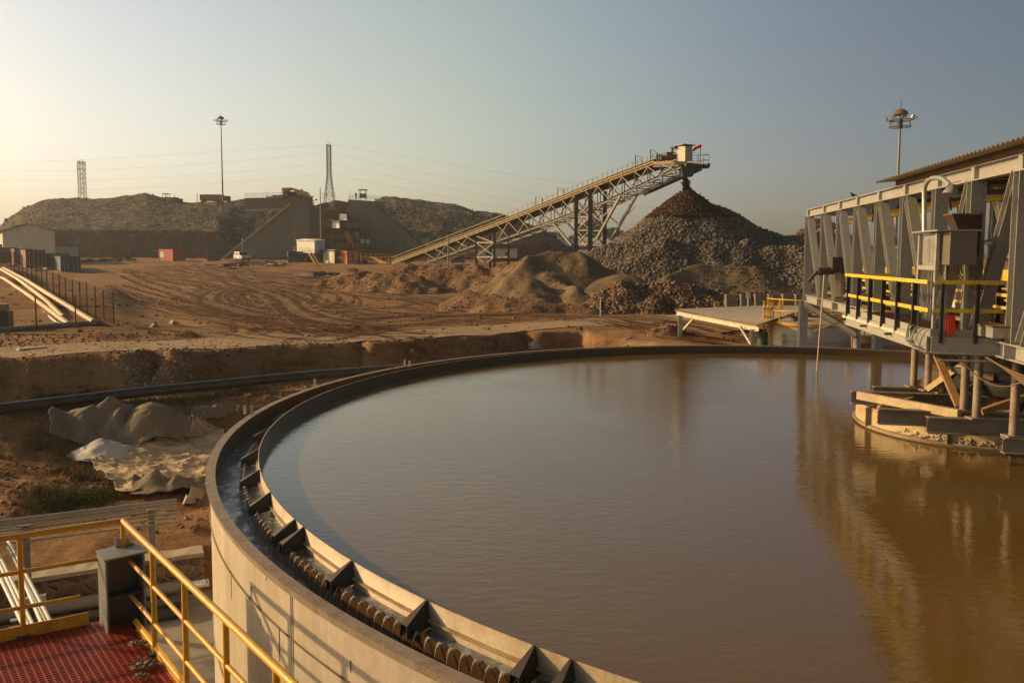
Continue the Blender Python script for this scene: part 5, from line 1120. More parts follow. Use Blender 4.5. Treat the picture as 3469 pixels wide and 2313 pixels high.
# ------------------------------------------------ bridge frame of reference
BX0, BK = 5.19, .1726; BD = V(BK, 1, 0).normalized(); BN = V(BD.y, -BD.x, 0)
def B(Y, w, z): return V(BX0+BK*Y, Y, z)+BN*w
def onw(u, v, w=0.0):
    d = ray(u, v); Y = (BX0+w*math.hypot(1, BK))/(d.x-BK); return d*Y
YE, YN = 26.3, 1.5; BW = 2.4
def ztc(Y): return 1.23+.12*(Y-11.6)/15     # underside of top chord
BR = thing('thickener_bridge', 'grey steel truss bridge spanning the tank to its centre with a sheet roof', 'bridge', B(15, 1.2, -3))
def bridge():
    YJ = [26.3, 23.9, 21.9, 20.05, 18.15, 16.3, 14.45, 12.85, 11.2, 9.6, 8.0, 6.4, 4.8, 3.2, 1.5]
    for w, sd in ((0, 1), (BW, -1)):
        m = MB(); m.ibeam(B(YE, w, ztc(YE)+.12), B(YN, w, ztc(YN)+.12), .24, .16, tf=.02); m.build('top_chord', M['bridge_grey'], BR)
        m = MB(); m.ibeam(B(YE, w, -1.31), B(YN, w, -1.31), .23, .18, tf=.02); m.build('bottom_chord', M['bridge_grey'], BR)
        for i, Y in enumerate(YJ):
            m = MB(); m.ibeam(B(Y, w, -1.19), B(Y, w, ztc(Y)-.001), .20, .23, tuple(BD), .014, .012); m.build('truss_post', M['bridge_grey'], BR)
            m = MB(); m.bar(B(Y, w-.05*sd-.03*sd, -1.41), B(Y, w-.05*sd-.03*sd, -1.21), .012, .15, tuple(BN)); m.build('stiffener', M['bridge_grey'], BR); m = MB(); m.bar(B(Y, w, ztc(Y)+.02), B(Y, w, ztc(Y)+.22), .15, .14, tuple(BD)); m.build('stiffener', M['bridge_grey'], BR)
        for i in range(len(YJ)-1):
            a, b = YJ[i], YJ[i+1]
            if i < 6: p, q = B(a-.12, w, ztc(a)-.01), B(b+.22, w, -1.18)
            else: p, q = B(b+.15, w, ztc(b)-.01), B(a-.25, w, -1.18)
            m = MB(); m.ibeam(p, q, .17, .19, tuple(BD), .013, .011); m.build('truss_diagonal', M['bridge_grey'], BR)
    for Y in YJ:
        m = MB(); m.ibeam(B(Y, .08, ztc(Y)+.1), B(Y, BW-.08, ztc(Y)+.1), .14, .1); m.build('cross_beam', M['bridge_grey'], BR)
    m = MB()
    for Y in YJ: m.ibeam(B(Y, .08, -1.33), B(Y, BW-.08, -1.33), .16, .1)
    m.build('floor_beam', M['grey_steel'], BR)['kind'] = 'stuff'
    # end columns down to the ground behind the rim
    for w in (0, BW):
        m = MB(); m.ibeam(B(YE+.55, w, -4.7), B(YE+.55, w, -1.43), .34, .26, tuple(BD), .02, .02); m.build('end_column', M['bridge_grey'], BR)
    m = MB(); a = B(YE+.4, .0, -1.5); m.ibeam(a, B(YE-5.2, .3, -2.0), .2, .14); m.bar(onw(2760, 1122, .2), onw(2840, 1088, .2), .06, .08); m.build('knee_brace', M['dark_steel'], BR)
    # walkway between the trusses
    m = MB()
    Y = 26.2
    while Y > 2: m.bar(B(Y, .12, -1.155), B(Y, BW-.12, -1.155), .045, .03); Y -= .12
    for k in range(20): w = .12+(BW-.24)*k/19; m.bar(B(26.2, w, -1.175), B(2, w, -1.175), .012, .03)
    m.build('walkway_grating', M['rust'], BR)['kind'] = 'stuff'
    # yellow handrails inside
    for w, ya, yb in ((BW-.2, 25.4, 11.5), (1.05, 25.4, 10.5)):
        m = MB()
        for h, hh in ((.88, .1), (.80, .05), (.52, .06), (.30, .05)): m.bar(B(ya, w, -1.15+h), B(yb, w, -1.15+h), .05, hh)
        o = m.build('handrail', M['yellow_bright'], BR); Y = ya
        while Y > yb: mm = MB(); mm.bar(B(Y, w+.05, -1.15), B(Y, w+.05, -.24), .08, .05); mm.build('post', M['black'], o); Y -= 1.35
    # monorail
    m = MB(); m.ibeam(B(25.1, .9, 1.14), B(4, .9, 1.10), .17, .12, tf=.016); m.build('monorail_beam', M['yellow_bright'], BR)
    for Y in (22.3, 20, 18.1, 16.3, 14.4, 12.8): m = MB(); m.bar(B(Y, .9, 1.2), B(Y, .9, ztc(Y)+.05), .06, .06); m.build('hanger', M['dark_steel'], BR)
    for Y in (21.8, 16.6): m = MB(); m.tube([B(Y+.25*math.cos(a*math.pi/8), .84, .98+.28*math.sin(a*math.pi/8)) for a in range(9)], .02, 6); m.build('festoon_loop', M['dark_steel'], BR)
    # roof purlins and corrugated sheet
    zr = lambda Y: ztc(Y)+.255
    m = MB()
    for w in (-.02, 1.2, BW+.02): m.chan(B(16.9, w, zr(16.9)+.055), B(2, w, zr(2)+.055), .11, .1)
    m.build('purlin', M['brown_beam'], BR)
    vs, fs = [], []; n = 0; Ys = np.arange(17.1, 2.0, -.038); W_ = [-.42, .6, 1.2, 1.8, 2.8]
    for i, Y in enumerate(Ys):
        c = .014 if (i//2) % 2 else -.014
        for w in W_: p = B(Y, w, zr(Y)+.085+c+.14*(1-abs(w-1.2)/1.62)); vs.append(p)
    k = len(W_); fs = [(i*k+j, i*k+j+1, (i+1)*k+j+1, (i+1)*k+j) for i in range(len(Ys)-1) for j in range(k-1)]
    top = [(v[0], v[1], v[2]+.006) for v in vs]; m = MB(); m.add(vs, [f[::-1] for f in fs]); m.add(top, fs); m.build('roof_sheet', M['roofing'], BR)
bridge()
# side platform
PF = thing('side_platform', 'grated service platform with yellow and black railings on the near side of the bridge', 'platform', B(14, -.9, -1.4))
def platform():
    w0 = -.95; Ya, Yb = 16.8, 11.75; w1 = .02
    m = MB(); m.chan(B(Ya, w0, -1.28), B(Yb, w0, -1.28), .24, .10, 1); m.chan(B(Yb, w0, -1.28), B(Yb, w1, -1.28), .24, .1, 1); m.chan(B(Ya, w0, -1.28), B(Ya, 0, -1.28), .24, .1); m.build('edge_beam', M['bridge_grey'], PF)
    m = MB(); m.bar(B(Ya, w0-.0, -1.105), B(Yb, w0-.0, -1.105), .012, .11); m.bar(B(Yb, w0, -1.105), B(Yb, w1, -1.105), .012, .11); m.build('toe_board', M['bridge_grey'], PF)
    m = MB(); Y = Ya
    while Y > Yb: m.bar(B(Y, w0+.08, -1.14), B(Y, w1, -1.14), .012, .035); Y -= .06
    for k in range(24): w = w0+.08+(w1-w0-.08)*k/23; m.bar(B(Ya, w, -1.145), B(Yb, w, -1.145), .012, .025)
    m.build('grating', M['rust'], PF)['kind'] = 'stuff'
    zt, zm = -.345, -.765
    def rl(a, b, n, skip0=False):
        m = MB(); m.angle(a+V(0, 0, zt-a.z), b+V(0, 0, zt-b.z), .06, .06, side=1); r = m.build('top_rail', M['yellow_bright'], PF); m = MB(); m.bar(a+V(0, 0, zm-a.z), b+V(0, 0, zm-b.z), .01, .06); m.build('mid_rail', M['yellow_bright'], PF)
        for i in range(n): 
            p = a+(b-a)*((i+.25)/n); m = MB(); m.bar(V(p.x, p.y, -1.25), V(p.x, p.y, zt-.02), .07, .045, tuple((b-a).normalized())); m.build('railing_post', M['black'], PF)
    rl(B(Ya, w0-.05, 0), B(Yb, w0-.05, 0), 6); rl(B(Yb-.05, w0, 0), B(Yb-.05, w1, 0), 2); rl(B(Ya, w0, 0), B(Ya, -.1, 0), 1)
    m = MB(); m.tube([B(Ya+.1, w0-.05, -1.235), B(Yb+.6, w0-.05, -1.235)], .035, 10); m.build('conduit_pipe', M['cream'], PF)
    for Y in (16.7, 15.1, 13.5, 12.3): m = MB(); m.bar(B(Y, w0-.16, -1.29), B(Y, w0, -1.29), .06, .035); m.build('pipe_bracket', M['black'], PF)
    m = MB(); m.tube([B(Yb-.08, w0-.1, -1.40), B(Yb-.1, w1+.3, -1.41)], .018, 6); m.tube([B(Yb-.1, w0+.1, -1.50), B(Yb-.12, w1, -1.50)], .018, 6); m.build('cable_tray', M['galv'], PF)
    m = MB(); g = random.Random(3)
    for k in range(7):
        a = B(Yb+.95-.17*k, w0-.02, -1.04); c = B(Yb+.5-.07*k, w0-.10-.03*(k % 3), -1.22-.02*k); e = B(Yb-.05, w0+.10*k, -1.41); h = g.uniform(.05, .14)
        m.tube([((a*(1-q/7)+c*(q/7)) if q < 7 else (c*(1-(q-7)/7)+e*((q-7)/7)))+V(-h*math.sin(q/14*math.pi), -.03, .09*math.sin(q/7*math.pi) if q < 7 else -.05*math.sin((q-7)/7*math.pi)) for q in range(15)], .011, 6)
    m.build('cable', M['grey_steel'], PF); m = MB()
    for k in range(5):
        a, b = B(Yb-.06, w1-.25+.05*k, -1.42-.015*k), B(9.8, .35+.04*k, -1.5); m.tube([a.lerp(b, q/10)+V(0, 0, -(.16+.05*k)*math.sin(math.pi*q/10)) for q in range(11)], .016, 6)
    m.build('cable', M['brown_beam'], PF); m = MB()
    a = B(Yb, -.6, -1.4); m.tube([a.lerp(B(11.2, .45, -1.45), k/10)+V(0, 0, -.42*math.sin(math.pi*k/10)) for k in range(11)], .01, 5)
    m.build('cable', M['rim'], PF)
platform()
# items on the platform
def cabinet():
    W = -.87; t = thing('control_cabinet', 'tall open control cabinet frame with twin louvred doors on the platform', 'cabinet', B(12.3, W, -1.12)); zt = onw(3122, 790, W).z; zb = onw(3122, 897, W).z
    Y0, Y1 = onw(3124, 900, W).y, onw(3184, 900, W).y
    for Y in (Y0, Y1):
        for w in (W, W+.42):
            m = MB(); m.chan(B(Y, w, -1.12), B(Y, w, zt-.015), .06, .045, 1, tuple(BD)); m.build('leg', M['bridge_grey'], t)
    m = MB(); m.bar(B(Y0+.08, W+.2, zt+.012), B(Y1-.3, W+.2, zt+.012), .62, .022); m.build('canopy', M['galv'], t)
    m = MB(); m.hexa([B(Y0-.05, W+.04, zb), B(Y1+.05, W+.04, zb), B(Y1+.05, W+.4, zb), B(Y0-.05, W+.4, zb), B(Y0-.05, W+.04, zt-.03), B(Y1+.05, W+.04, zt-.03), B(Y1+.05, W+.4, zt-.03), B(Y0-.05, W+.4, zt-.03)]); b = m.build('box', M['bridge_grey'], t)
    for k in (0, 1):
        ya = Y0-.07+(Y1-Y0+.14)*(k*.5+.03); yb = Y0-.07+(Y1-Y0+.14)*(k*.5+.47); m = MB(); m.bar(B(ya, W+.03, (zt+zb)/2-.02), B(yb, W+.03, (zt+zb)/2-.02), .018, zt-zb-.10)
        for q in range(9): z = zb+.08+(zt-zb-.16)*q/9; m.bar(B(ya-.03, W+.012, z), B(yb+.03, W+.012, z), .014, .012)
        m.build('door', M['galv'], b)
    m = MB(); m.bar(B(Y0, W-.02, zb-.04), B(Y1, W-.02, zb-.04), .012, .07); m.build('cross_plate', M['bridge_grey'], t)
    m = MB(); m.hexa([B(Y1-.05, W+.06, zb+.01), B(Y1-.35, W+.06, zb+.01), B(Y1-.35, W+.42, zb+.01), B(Y1-.05, W+.42, zb+.01), B(Y1-.05, W+.06, zt-.012), B(Y1-.35, W+.06, zt-.012), B(Y1-.35, W+.42, zt-.012), B(Y1-.05, W+.42, zt-.012)]); m.build('shaded_side', M['panel_shade'], t)
    for k in range(4):
        p = B(Y0-.3-.1*k, W+.15, zb); m = MB(); m.tube([p+V(0, 0, -.04*q)+BD*(.10*math.sin(q*.55)) for q in range(12)], .012, 5); m.build('cable', M['rust'], t)
M['panel_shade'] = paint('side_shade', (.15, .13, .10), .5, (.10, .07, .05), .4)  # darker end of the cabinet: its shade is put into the colour
cabinet()
def goose():
    P = onw(3131, 790, -.85); t = thing('gooseneck_floodlight', 'curved grey gooseneck pole with a tilted floodlight above the control cabinet', 'floodlight', V(P.x, P.y, P.z)); m = MB()
    pts = [onw(u, v, -.85) for u, v in ((3131, 788), (3131, 720), (3131, 650), (3134, 630), (3143, 613), (3158, 604), (3178, 602), (3195, 607), (3208, 617), (3218, 630))]
    m.tube(pts, .036, 10); m.build('pole', M['galv'], t)
    c = onw(3226, 640, -.85); m = MB(); ax = V(.35, .1, .9).normalized(); d, a, b = frame(ax)
    m.tube([c-ax*.10, c-ax*.07, c+ax*.0, c+ax*.06], [.10, .105, .075, .04], 14); h = m.build('lamp_housing', M['grey_steel'], t)
    m = MB(); m.hexa([c+V(x, y, z) for z, x, y in ()] or [onw(3222, 622, -.95), onw(3255, 616, -.95), onw(3255, 616, -.75), onw(3222, 622, -.75), onw(3222, 619, -.95), onw(3256, 612, -.95), onw(3256, 612, -.75), onw(3222, 619, -.75)]); m.build('lamp_hood', M['dark_steel'], h)
goose()
def hopper():
    t = thing('feed_chute', 'dark rusty tapered steel hopper hanging before the truss above the platform', 'hopper', onw(3280, 890, -.4)); w0, w1 = -.62, -.15
    pt = lambda u, v, w: onw(u, v, w)
    a, b = pt(3198, 733, w0), pt(3228, 728, w0); a.z = b.z; zb = pt(3228, 866, w0).z; c, e = b+BN*.42, a+BN*.42; rg = [a, b, c, e]; lo = [c+(x-c)*.38 for x in rg]; lo = [V(x.x, x.y, zb)-BN*.03 for x in lo]
    m = MB(); m.hexa([lo[0], lo[1], lo[2], lo[3], a, b, c, e]); m.build('hopper_body', M['hop'], t)
    m = MB()
    for x, y in ((a, b), (b, c), (c, e), (e, a)): m.bar(x+V(0, 0, .012), y+V(0, 0, .012), .03, .02)
    m.build('lip', M['rust'], t)
    m = MB(); c = pt(3235, 868, -.5)
    for k in range(5): m.tube([c+V(.05*k, 0, 0), c+V(.06*k, 0, -.25), c+V(.2+.06*k, 0, -.45), c+V(.36+.06*k, -.05, -.62)], .013, 6)
    for k in range(4): m.box(c+V(.06*k-.05, -.03, -.07), (.03, .03, .13))
    m.build('hose_bundle', M['rim'], t)
M['hop'] = paint('hopper_rust', (.045, .018, .012), .7, (.03, .015, .01), .5); hopper()
def ext():
    P = onw(3218, 1125, -.7); P.z = -1.12; t = thing('fire_extinguisher', 'bright red fire extinguisher cabinet standing behind the platform railing', 'fire extinguisher', P); m = MB()
    m.hexa([P+BD*a+BN*b+V(0, 0, z) for z in (0, .29) for a, b in ((.05, -.05), (-.05, -.05), (-.05, .05), (.05, .05))]); m.build('box', M['red_bright'], t); m = MB(); m.tube([P+V(0, 0, .29), P+V(0, 0, .33)], .04, 8); m.build('handle', M['black'], t)
M['red_bright'] = paint('red_bright', (.62, .03, .01), .45, (.2, .05, .02), .2); ext()
def crate(u, v, w, label, s=(.24, .2, .15)):
    P = onw(u, v, w); P.z = -1.12; t = thing('storage_box', label, 'box', P); m = MB(); m.box(P+V(0, 0, s[2]/2), s, math.atan2(BD.y, BD.x)); m.build('box', M['galv'], t); m = MB(); m.box(P+V(0, 0, s[2]+.012), (s[0]+.03, s[1]+.03, .02), math.atan2(BD.y, BD.x)); m.build('lid', M['rust'], t)
crate(3335, 1128, -.24, 'galvanised box with a rusty lid standing left on the platform floor'); crate(3382, 1131, -.18, 'wider galvanised box standing right on the platform floor', (.24, .24, .15))
# drive unit inside the bridge at the centre
def drive():
    C0 = B(12.3, 1.35, -1.2); t = thing('drive_unit', 'dark rake drive with a blue gearbox inside the bridge at the tank centre', 'drive', C0); g = random.Random(4)
    m = MB(); m.tube([C0+V(0, 0, 0), C0+V(0, 0, .35)], 1.0, 20); m.build('base_ring', M['rust'], t)
    m = MB(); m.tube([C0+V(.1, -.2, .35), C0+V(.1, -.2, 1.35), C0+V(.1, -.2, 1.5)], [.62, .62, .3], 18); m.build('gearbox', M['navy'], t)
    m = MB(); m.box(C0+V(.1, -.2, 1.75), (.5, .5, .3)); m.tube([C0+V(-.5, -.2, 1.7), C0+V(.6, -.2, 1.7)], .14, 10); m.build('motor', M['rust'], t)
    for k in range(9):
        m = MB(); a = C0+V(g.uniform(-.7, .2), -.75, g.uniform(.2, .9)); b = a+V(g.uniform(.5, 1.3), -.1, g.uniform(.1, .6)); m.tube([a, a.lerp(b, .4)+V(0, 0, .18), b], .025, 6); m.build('hose', M['rim'] if k % 2 else M['duct'], t)
    m = MB(); 
    for x, y in ((-1.0, -.9), (.9, -.9)): m.bar(C0+V(x, y, 0), C0+V(x, y, 1.6), .06, .06)
    m.bar(C0+V(-1, -.9, 1.55), C0+V(.9, -.9, 1.55), .06, .06); m.build('guard_frame', M['rust'], t)
    m = MB(); m.box(B(9.5, 1.3, -.2), (1.7, 3.2, 1.6), math.atan2(BD.y, BD.x)-math.pi/2); m.build('cover', M['dark_steel'], t)  # plain dark box added to blacken the inside of the bridge
M['navy'] = paint('navy_paint', (.02, .03, .07), .4, (.08, .05, .03), .5); drive()
def sampler():
    P = onw(2833, 905, -.15); t = thing('sampling_unit', 'small grey motor unit on a post at the far end of the bridge', 'motor', onw(2833, 1000, -.15)); q = onw(2838, 1008, -.15)
    m = MB(); m.bar(q, P+V(.05, 0, -.1), .14, .14); m.build('post', M['rim'], t); m = MB(); m.box(P+V(0, 0, .1), (.32, .28, .34)); m.tube([P+V(-.5, 0, -.12), P+V(.3, 0, -.06)], .11, 10); m.tube([P+V(-.5, 0, -.1), P+V(-.75, 0, -.4)], .05, 8); m.build('motor', M['dark_steel'], t)
    a, b = onw(2793, 924, -.2), None; d = ray(2783, 1243); b = d*(-3.2/d.z); b = V(a.x-.28, a.y-.4, -3.3); m = MB(); m.tube([a, b], .019, 8); solo(m, 'dip_pipe', M['pipe_tan'], 'long thin dip pipe hanging from the bridge end into the water', 'pipe')
sampler()
# ------------------------------------------------ feedwell drum
DC = V(8.92, 15.05, 0); DR = 2.15
DW = thing('feedwell_drum', 'round cream steel feedwell drum hanging in the water under the bridge', 'drum', V(DC.x, DC.y, ZW))
def drum():
    m = MB(); m.lathe(DC, [(DR, -3.9), (DR, -2.81)], 72); m.lathe(DC, [(DR-.012, -2.81), (DR-.012, -3.9)], 72); m.build('drum_shell', M['baffle2'], DW)
    m = MB(); m.lathe(DC, [(DR+.02, -2.80), (DR+.02, -2.79), (DR-.14, -2.79), (DR-.14, -2.80), (DR+.02, -2.80)], 72, smooth=False); m.lathe(DC, [(DR, -3.12), (DR+.06, -3.13), (DR+.06, -3.15), (DR, -3.16)], 72, smooth=False); m.build('drum_flange', M['rim'], DW)
    for a in (185, 228, 252, 262, 290, 320): 
        r = math.radians(a); d = V(math.cos(r), math.sin(r), 0); s = V(-d.y, d.x, 0); m = MB(); m.prism([DC+d*DR+s*.012+V(0, 0, -2.8), DC+d*(DR+.10)+s*.012+V(0, 0, -2.8), DC+d*(DR+.10)+s*.012+V(0, 0, -3.15), DC+d*DR+s*.012+V(0, 0, -3.15)], -s*.024); m.build('rib', M['rim'], DW)
    # crust of dried scale at the waterline
    n = 420; a = np.radians(RNG.normal(262, 24, n)); P_ = np.stack([DC.x+(DR+.01)*np.cos(a), DC.y+(DR+.01)*np.sin(a), -3.08+RNG.normal(0, .03, n)], 1); co, f = rocks(P_, RNG.uniform(.02, .06, n)); o = raw('scale_crust', co-np.array(wpos(DW)), f.astype(np.int32), M['crust'], DW); o['kind'] = 'stuff'
    # cross beams over the drum, square to the bridge
    def xb(u, v, L_, zt=-2.5, h=.26):
        p = pz(u, v, zt); q = p+BN*L_; m = MB(); m.ibeam(p-V(0, 0, h/2), q-V(0, 0, h/2), h, .16, tf=.02); m.build('support_beam', M['drumbeam'], DW); return p
    b4 = xb(3141, 1411, 3.6); b3 = xb(2974, 1383, 3.9); b2 = xb(2884, 1324, 4.6, -2.5, .24); b1 = xb(2959, 1308, 4.2, -2.5, .2)
    b5 = xb(3398, 1480, 3.0, -2.62, .24)
    m = MB(); m.bar(pz(2908, 1338, -2.47), pz(3250, 1402, -2.47), .10, .14); m.build('flat_brace', M['baffle2'], DW)
    m = MB(); m.bar(pz(2975, 1385, -2.62), pz(3140, 1342, -2.62), .05, .12); m.build('flat_brace', M['baffle2'], DW)
    # pipe hangers
    for u, v, ut in ((3094, 1309, 3096), (3142, 1323, 3144), (3264, 1391, 3268), (3307, 1417, 3313), (3432, 1478, 3440), (3190, 1330, 3192), (3360, 1345, 3362)):
        p = pz(u, v, -2.5 if u != 3432 else -2.62); m = MB(); m.tube([p, V(p.x, p.y, -1.40)], .062, 12); o = m.build('hanger_pipe', M['rim'], DW); m = MB(); m.box(p+V(0, 0, .01), (.26, .2, .025)); m.build('base_plate', M['rim'], o)
    m = MB(); p = pz(3145, 1318, -2.45); q = pz(3250, 1205, -1.6); m.bar(p, V(8.35, 14.0, -1.6), .12, .1); m.build('cross_brace', M['baffle2'], DW)
    m = MB(); a = pz(3172, 1200, -1.6); m.bar(onw(3172, 1200, .2), pz(3250, 1378, -2.45), .12, .06); m.build('cross_brace', M['brace_brown'], DW)
    m = MB(); m.bar(pz(3100, 1300, -2.45), V(9.3, 14.6, -1.6), .1, .1); m.build('cross_brace', M['brace_brown'], DW)
    m = MB(); m.bar(pz(3325, 1395, -2.48), pz(3325, 1395, -2.48)+V(1.9, -.2, .75), .1, .1); m.build('cross_brace', M['brace_brown'], DW)
    m = MB(); p = pz(3083, 1428, -2.79); d = V(.9, -.4, 0).normalized()
    m.prism([p-d*.13, p+d*.13, p+d*.13+V(0, 0, .16), p+d*.07+V(0, 0, .26), p-d*.07+V(0, 0, .26), p-d*.13+V(0, 0, .16)], V(-d.y, d.x, 0)*.03); o = m.build('lifting_lug', M['baffle2'], DW); m = MB(); m.tube([p+V(0, 0, .15)+V(d.y, -d.x, 0)*.035, p+V(0, 0, .15)-V(d.y, -d.x, 0)*.035], .055, 14); m.build('lug_hole', M['black'], o)
    m = MB(); m.tube([V(9.1, 14.6, -3.5), V(9.1, 14.6, -1.3)], .34, 16); m.build('rake_shaft', M['rust'], DW); m = MB(); m.tube([V(9.2, 14.2, -2.35), V(9.2, 14.2, -2.2), V(9.2, 14.2, -1.45)], [1.1, 1.15, .95], 24); m.build('shaded_turntable', M['black'], DW); m = MB(); m.tube([V(9.2, 14.2, -2.05), V(9.2, 14.2, -1.95)], 1.2, 24); m.build('ring_gear', M['dark_steel'], DW)  # turntable added as a dark mass, its black stands for shade under the bridge
    g = random.Random(8); m = MB()
    for k in range(46): a = DC+V(g.uniform(-.9, 1.5), g.uniform(-1.9, .4), g.uniform(-2.55, -1.5)); dd = V(g.uniform(-1, 1), g.uniform(-.6, .6), g.uniform(-.5, .5)); m.bar(a, a+dd*.55, g.uniform(.05, .12), g.uniform(.06, .16))
    m.build('rake_linkage', M['dark_steel'], DW)['kind'] = 'stuff'; m = MB()
    for k in range(16): a = DC+V(g.uniform(-.6, 1.6), g.uniform(-1.4, 1.2), g.uniform(-2.7, -2.0)); d = V(g.uniform(-1, 1), g.uniform(-1, 1), g.uniform(-.3, .3)); m.bar(a, a+d*.7, .1, .12)
    m.build('rake_linkage', M['rust'], DW)
M['baffle2'] = paint('feedwell_steel', (.50, .38, .20), .6, (.22, .12, .05), .6, sc=3.5); M['drumbeam'] = paint('drum_beam', (.23, .19, .14), .55, (.14, .08, .04), .6, sc=4); M['brace_brown'] = paint('brace_rust', (.33, .19, .08), .6, (.15, .08, .03), .5)  # these cross braces share one even brown
M['crust'] = rock_mat('scale_crust', (.3, .25, .18), (.42, .36, .27), (.55, .48, .38)); drum()

def clutter():
    g = random.Random(12)
    m = MB()
    for w, z in ((2.25, .35), (2.25, .05), (.18, -1.02)): m.bar(B(25, w, z), B(3, w, z), .16, .05)
    m.build('cable_tray', M['grey_steel'], BR); m = MB()
    for k in range(5): m.tube([B(25-q*1.6, 2.2+.03*k, .40+.02*math.sin(q*1.3+k)) for q in range(14)], .016, 5)
    for k in range(3): m.tube([B(18-q*1.0, .35+.05*k, -1.08+.03*abs(math.sin(q*.9+k))) for q in range(10)], .02, 5)
    m.build('cable', M['black'], BR)
    for k, (Y, w, s, mt) in enumerate(((21.2, 2.1, (.35, .5, .6), 'grey_steel'), (19.0, 2.1, (.3, .4, .8), 'white'), (17.2, 2.1, (.4, .4, .5), 'navy'), (15.2, 2.0, (.5, .6, 1.0), 'dark_steel'), (13.6, 2.1, (.5, .8, 1.3), 'rust'))):
        m = MB(); m.box(B(Y, w, -1.14+s[2]/2), s, math.atan2(BD.y, BD.x)); m.build('equipment_box', M[mt], BR)
    for Y in (16.3, 14.45, 12.85, 11.2, 9.6, 8.0): m = MB(); m.bar(B(Y, .1, ztc(Y)-.1), B(Y-1.5, BW-.1, ztc(Y)-.1), .08, .08); m.build('roof_brace', M['dark_steel'], BR)
    m = MB(); m.hexa([B(12.4, BW-.06, -1.1), B(3, BW-.06, -1.1), B(3, BW-.02, -1.1), B(12.4, BW-.02, -1.1), B(12.4, BW-.06, .2), B(3, BW-.06, .2), B(3, BW-.02, .2), B(12.4, BW-.02, .2)]); m.build('added_dark_panel', M['dark_steel'], BR)  # invented dark panel behind the far truss, added to darken the bridge interior
    m = MB(); m.bar(B(12.3, .25, -1.3), B(12.3, .25, -1.3)+BN*1.9, .9, .5); m.build('drive_support', M['dark_steel'], BR)
clutter()
# ------------------------------------------------ concrete slab, stone wall, pipes in front of it
D1 = V(.894, .447, 0); DNV = V(-.447, .894, 0)
def Q(t, s, z): return D1*t+DNV*s+V(0, 0, z)
def slab():
    m = MB(); g = .006; s0 = 17.2
    for i in range(-3, 5):
        for j in range(6): a, b = -1+i*4.5, -1+(i+1)*4.5-.02; c, d = s0-(j+1)*4.2+.02, s0-j*4.2; m.hexa([Q(a, c, -7.05), Q(b, c, -7.05), Q(b, d, -7.05), Q(a, d, -7.05), Q(a, c, -6.95), Q(b, c, -6.95), Q(b, d, -6.95), Q(a, d, -6.95)])
    solo(m, 'pavement', M['concrete'], None, None, kind='structure')
slab()
def stone_mat():
    m, n, l, b = new_mat('stone_wall'); v = coord(n, l, kind='World'); v1 = coord(n, l, (1, 1, 1.3), 'World')
    vo = n.new('ShaderNodeTexVoronoi'); vo.feature = 'DISTANCE_TO_EDGE'; vo.inputs['Scale'].default_value = 4.2; l.new(v1, vo.inputs['Vector']); vc = n.new('ShaderNodeTexVoronoi'); vc.inputs['Scale'].default_value = 4.2; l.new(v1, vc.inputs['Vector'])
    c = mixc(n, l, ramp(n, l, vo.outputs['Distance'], [(.06, g1(0)), (.13, g1(1))]), (.26, .20, .13), (.19, .135, .085)); sx = n.new('ShaderNodeSeparateColor'); l.new(vc.outputs['Color'], sx.inputs[0])
    c = mixc(n, l, 1.0, c, ramp(n, l, sx.outputs[0], [(0, g1(.7)), (1, g1(1.25))]), 'MULTIPLY'); l.new(c, b.inputs['Base Color']); b.inputs['Roughness'].default_value = .95
    bump(n, l, b, ramp(n, l, vo.outputs['Distance'], [(.02, g1(0)), (.2, g1(1))]), .8, .06, bump(n, l, None, noise(n, l, v, 12, 6, .7), .5, .05)); return m
M['stone'] = stone_mat()
t = thing('stone_wall', 'low stone masonry wall with a pale cap behind the ground pipes', 'wall', Q(-5, 17.4, -6.95)); m = MB()
m.hexa([Q(-16, 17.24, -7), Q(1.5, 17.24, -7), Q(1.5, 17.6, -7), Q(-16, 17.6, -7), Q(-16, 17.28, -6.21), Q(1.5, 17.28, -6.21), Q(1.5, 17.6, -6.21), Q(-16, 17.6, -6.21)]); m.build('masonry', M['stone'], t)
vs, fs = [], []; n = 90
for i in range(n+1):
    a = -16+17.5*i/n; j = .03*random.random(); vs += [Q(a, 17.22-j, -6.208), Q(a, 17.22-j, -6.13+.02*random.random()), Q(a, 17.62+j, -6.13+.03*random.random()), Q(a, 17.62, -6.208)]
m = MB(); m.add(vs, [(i*4+k, (i+1)*4+k, (i+1)*4+(k+1) % 4, i*4+(k+1) % 4) for i in range(n) for k in range(4)]); m.build('wall_cap', M['coping'], t)
M['grey_pipe'] = paint('grey_pipe', (.30, .27, .22), .55, (.22, .16, .10), .5); M['dark_pipe'] = paint('dark_pipe', (.10, .10, .10), .5, (.22, .16, .10), .4); M['black_pipe'] = paint('black_pipe', (.03, .03, .03), .45, (.16, .11, .07), .45)
def gpipe(s, z, r, mat, label, t0=-17, t1=1.0, wav=0.0):
    pts = [Q(t0+(t1-t0)*i/24, s+wav*math.sin(i*1.1), z+wav*.4*math.sin(i*.7)) for i in range(25)]; m = MB(); m.tube(pts, r, 14); solo(m, 'ground_pipe', mat, label, 'pipe')
gpipe(16.95, -6.66, .125, M['grey_pipe'], 'thick grey pipe nearest the stone wall, crossing behind the corner column')
gpipe(16.60, -6.80, .095, M['dark_pipe'], 'dark grey pipe lying just in front of the thick grey pipe')
gpipe(16.36, -6.86, .06, M['black_pipe'], 'thin black pipe between the dark grey pipe and the front black pipe', -5)
gpipe(16.12, -6.85, .085, M['black_pipe'], 'black pipe nearest the concrete slab edge', -6.2)
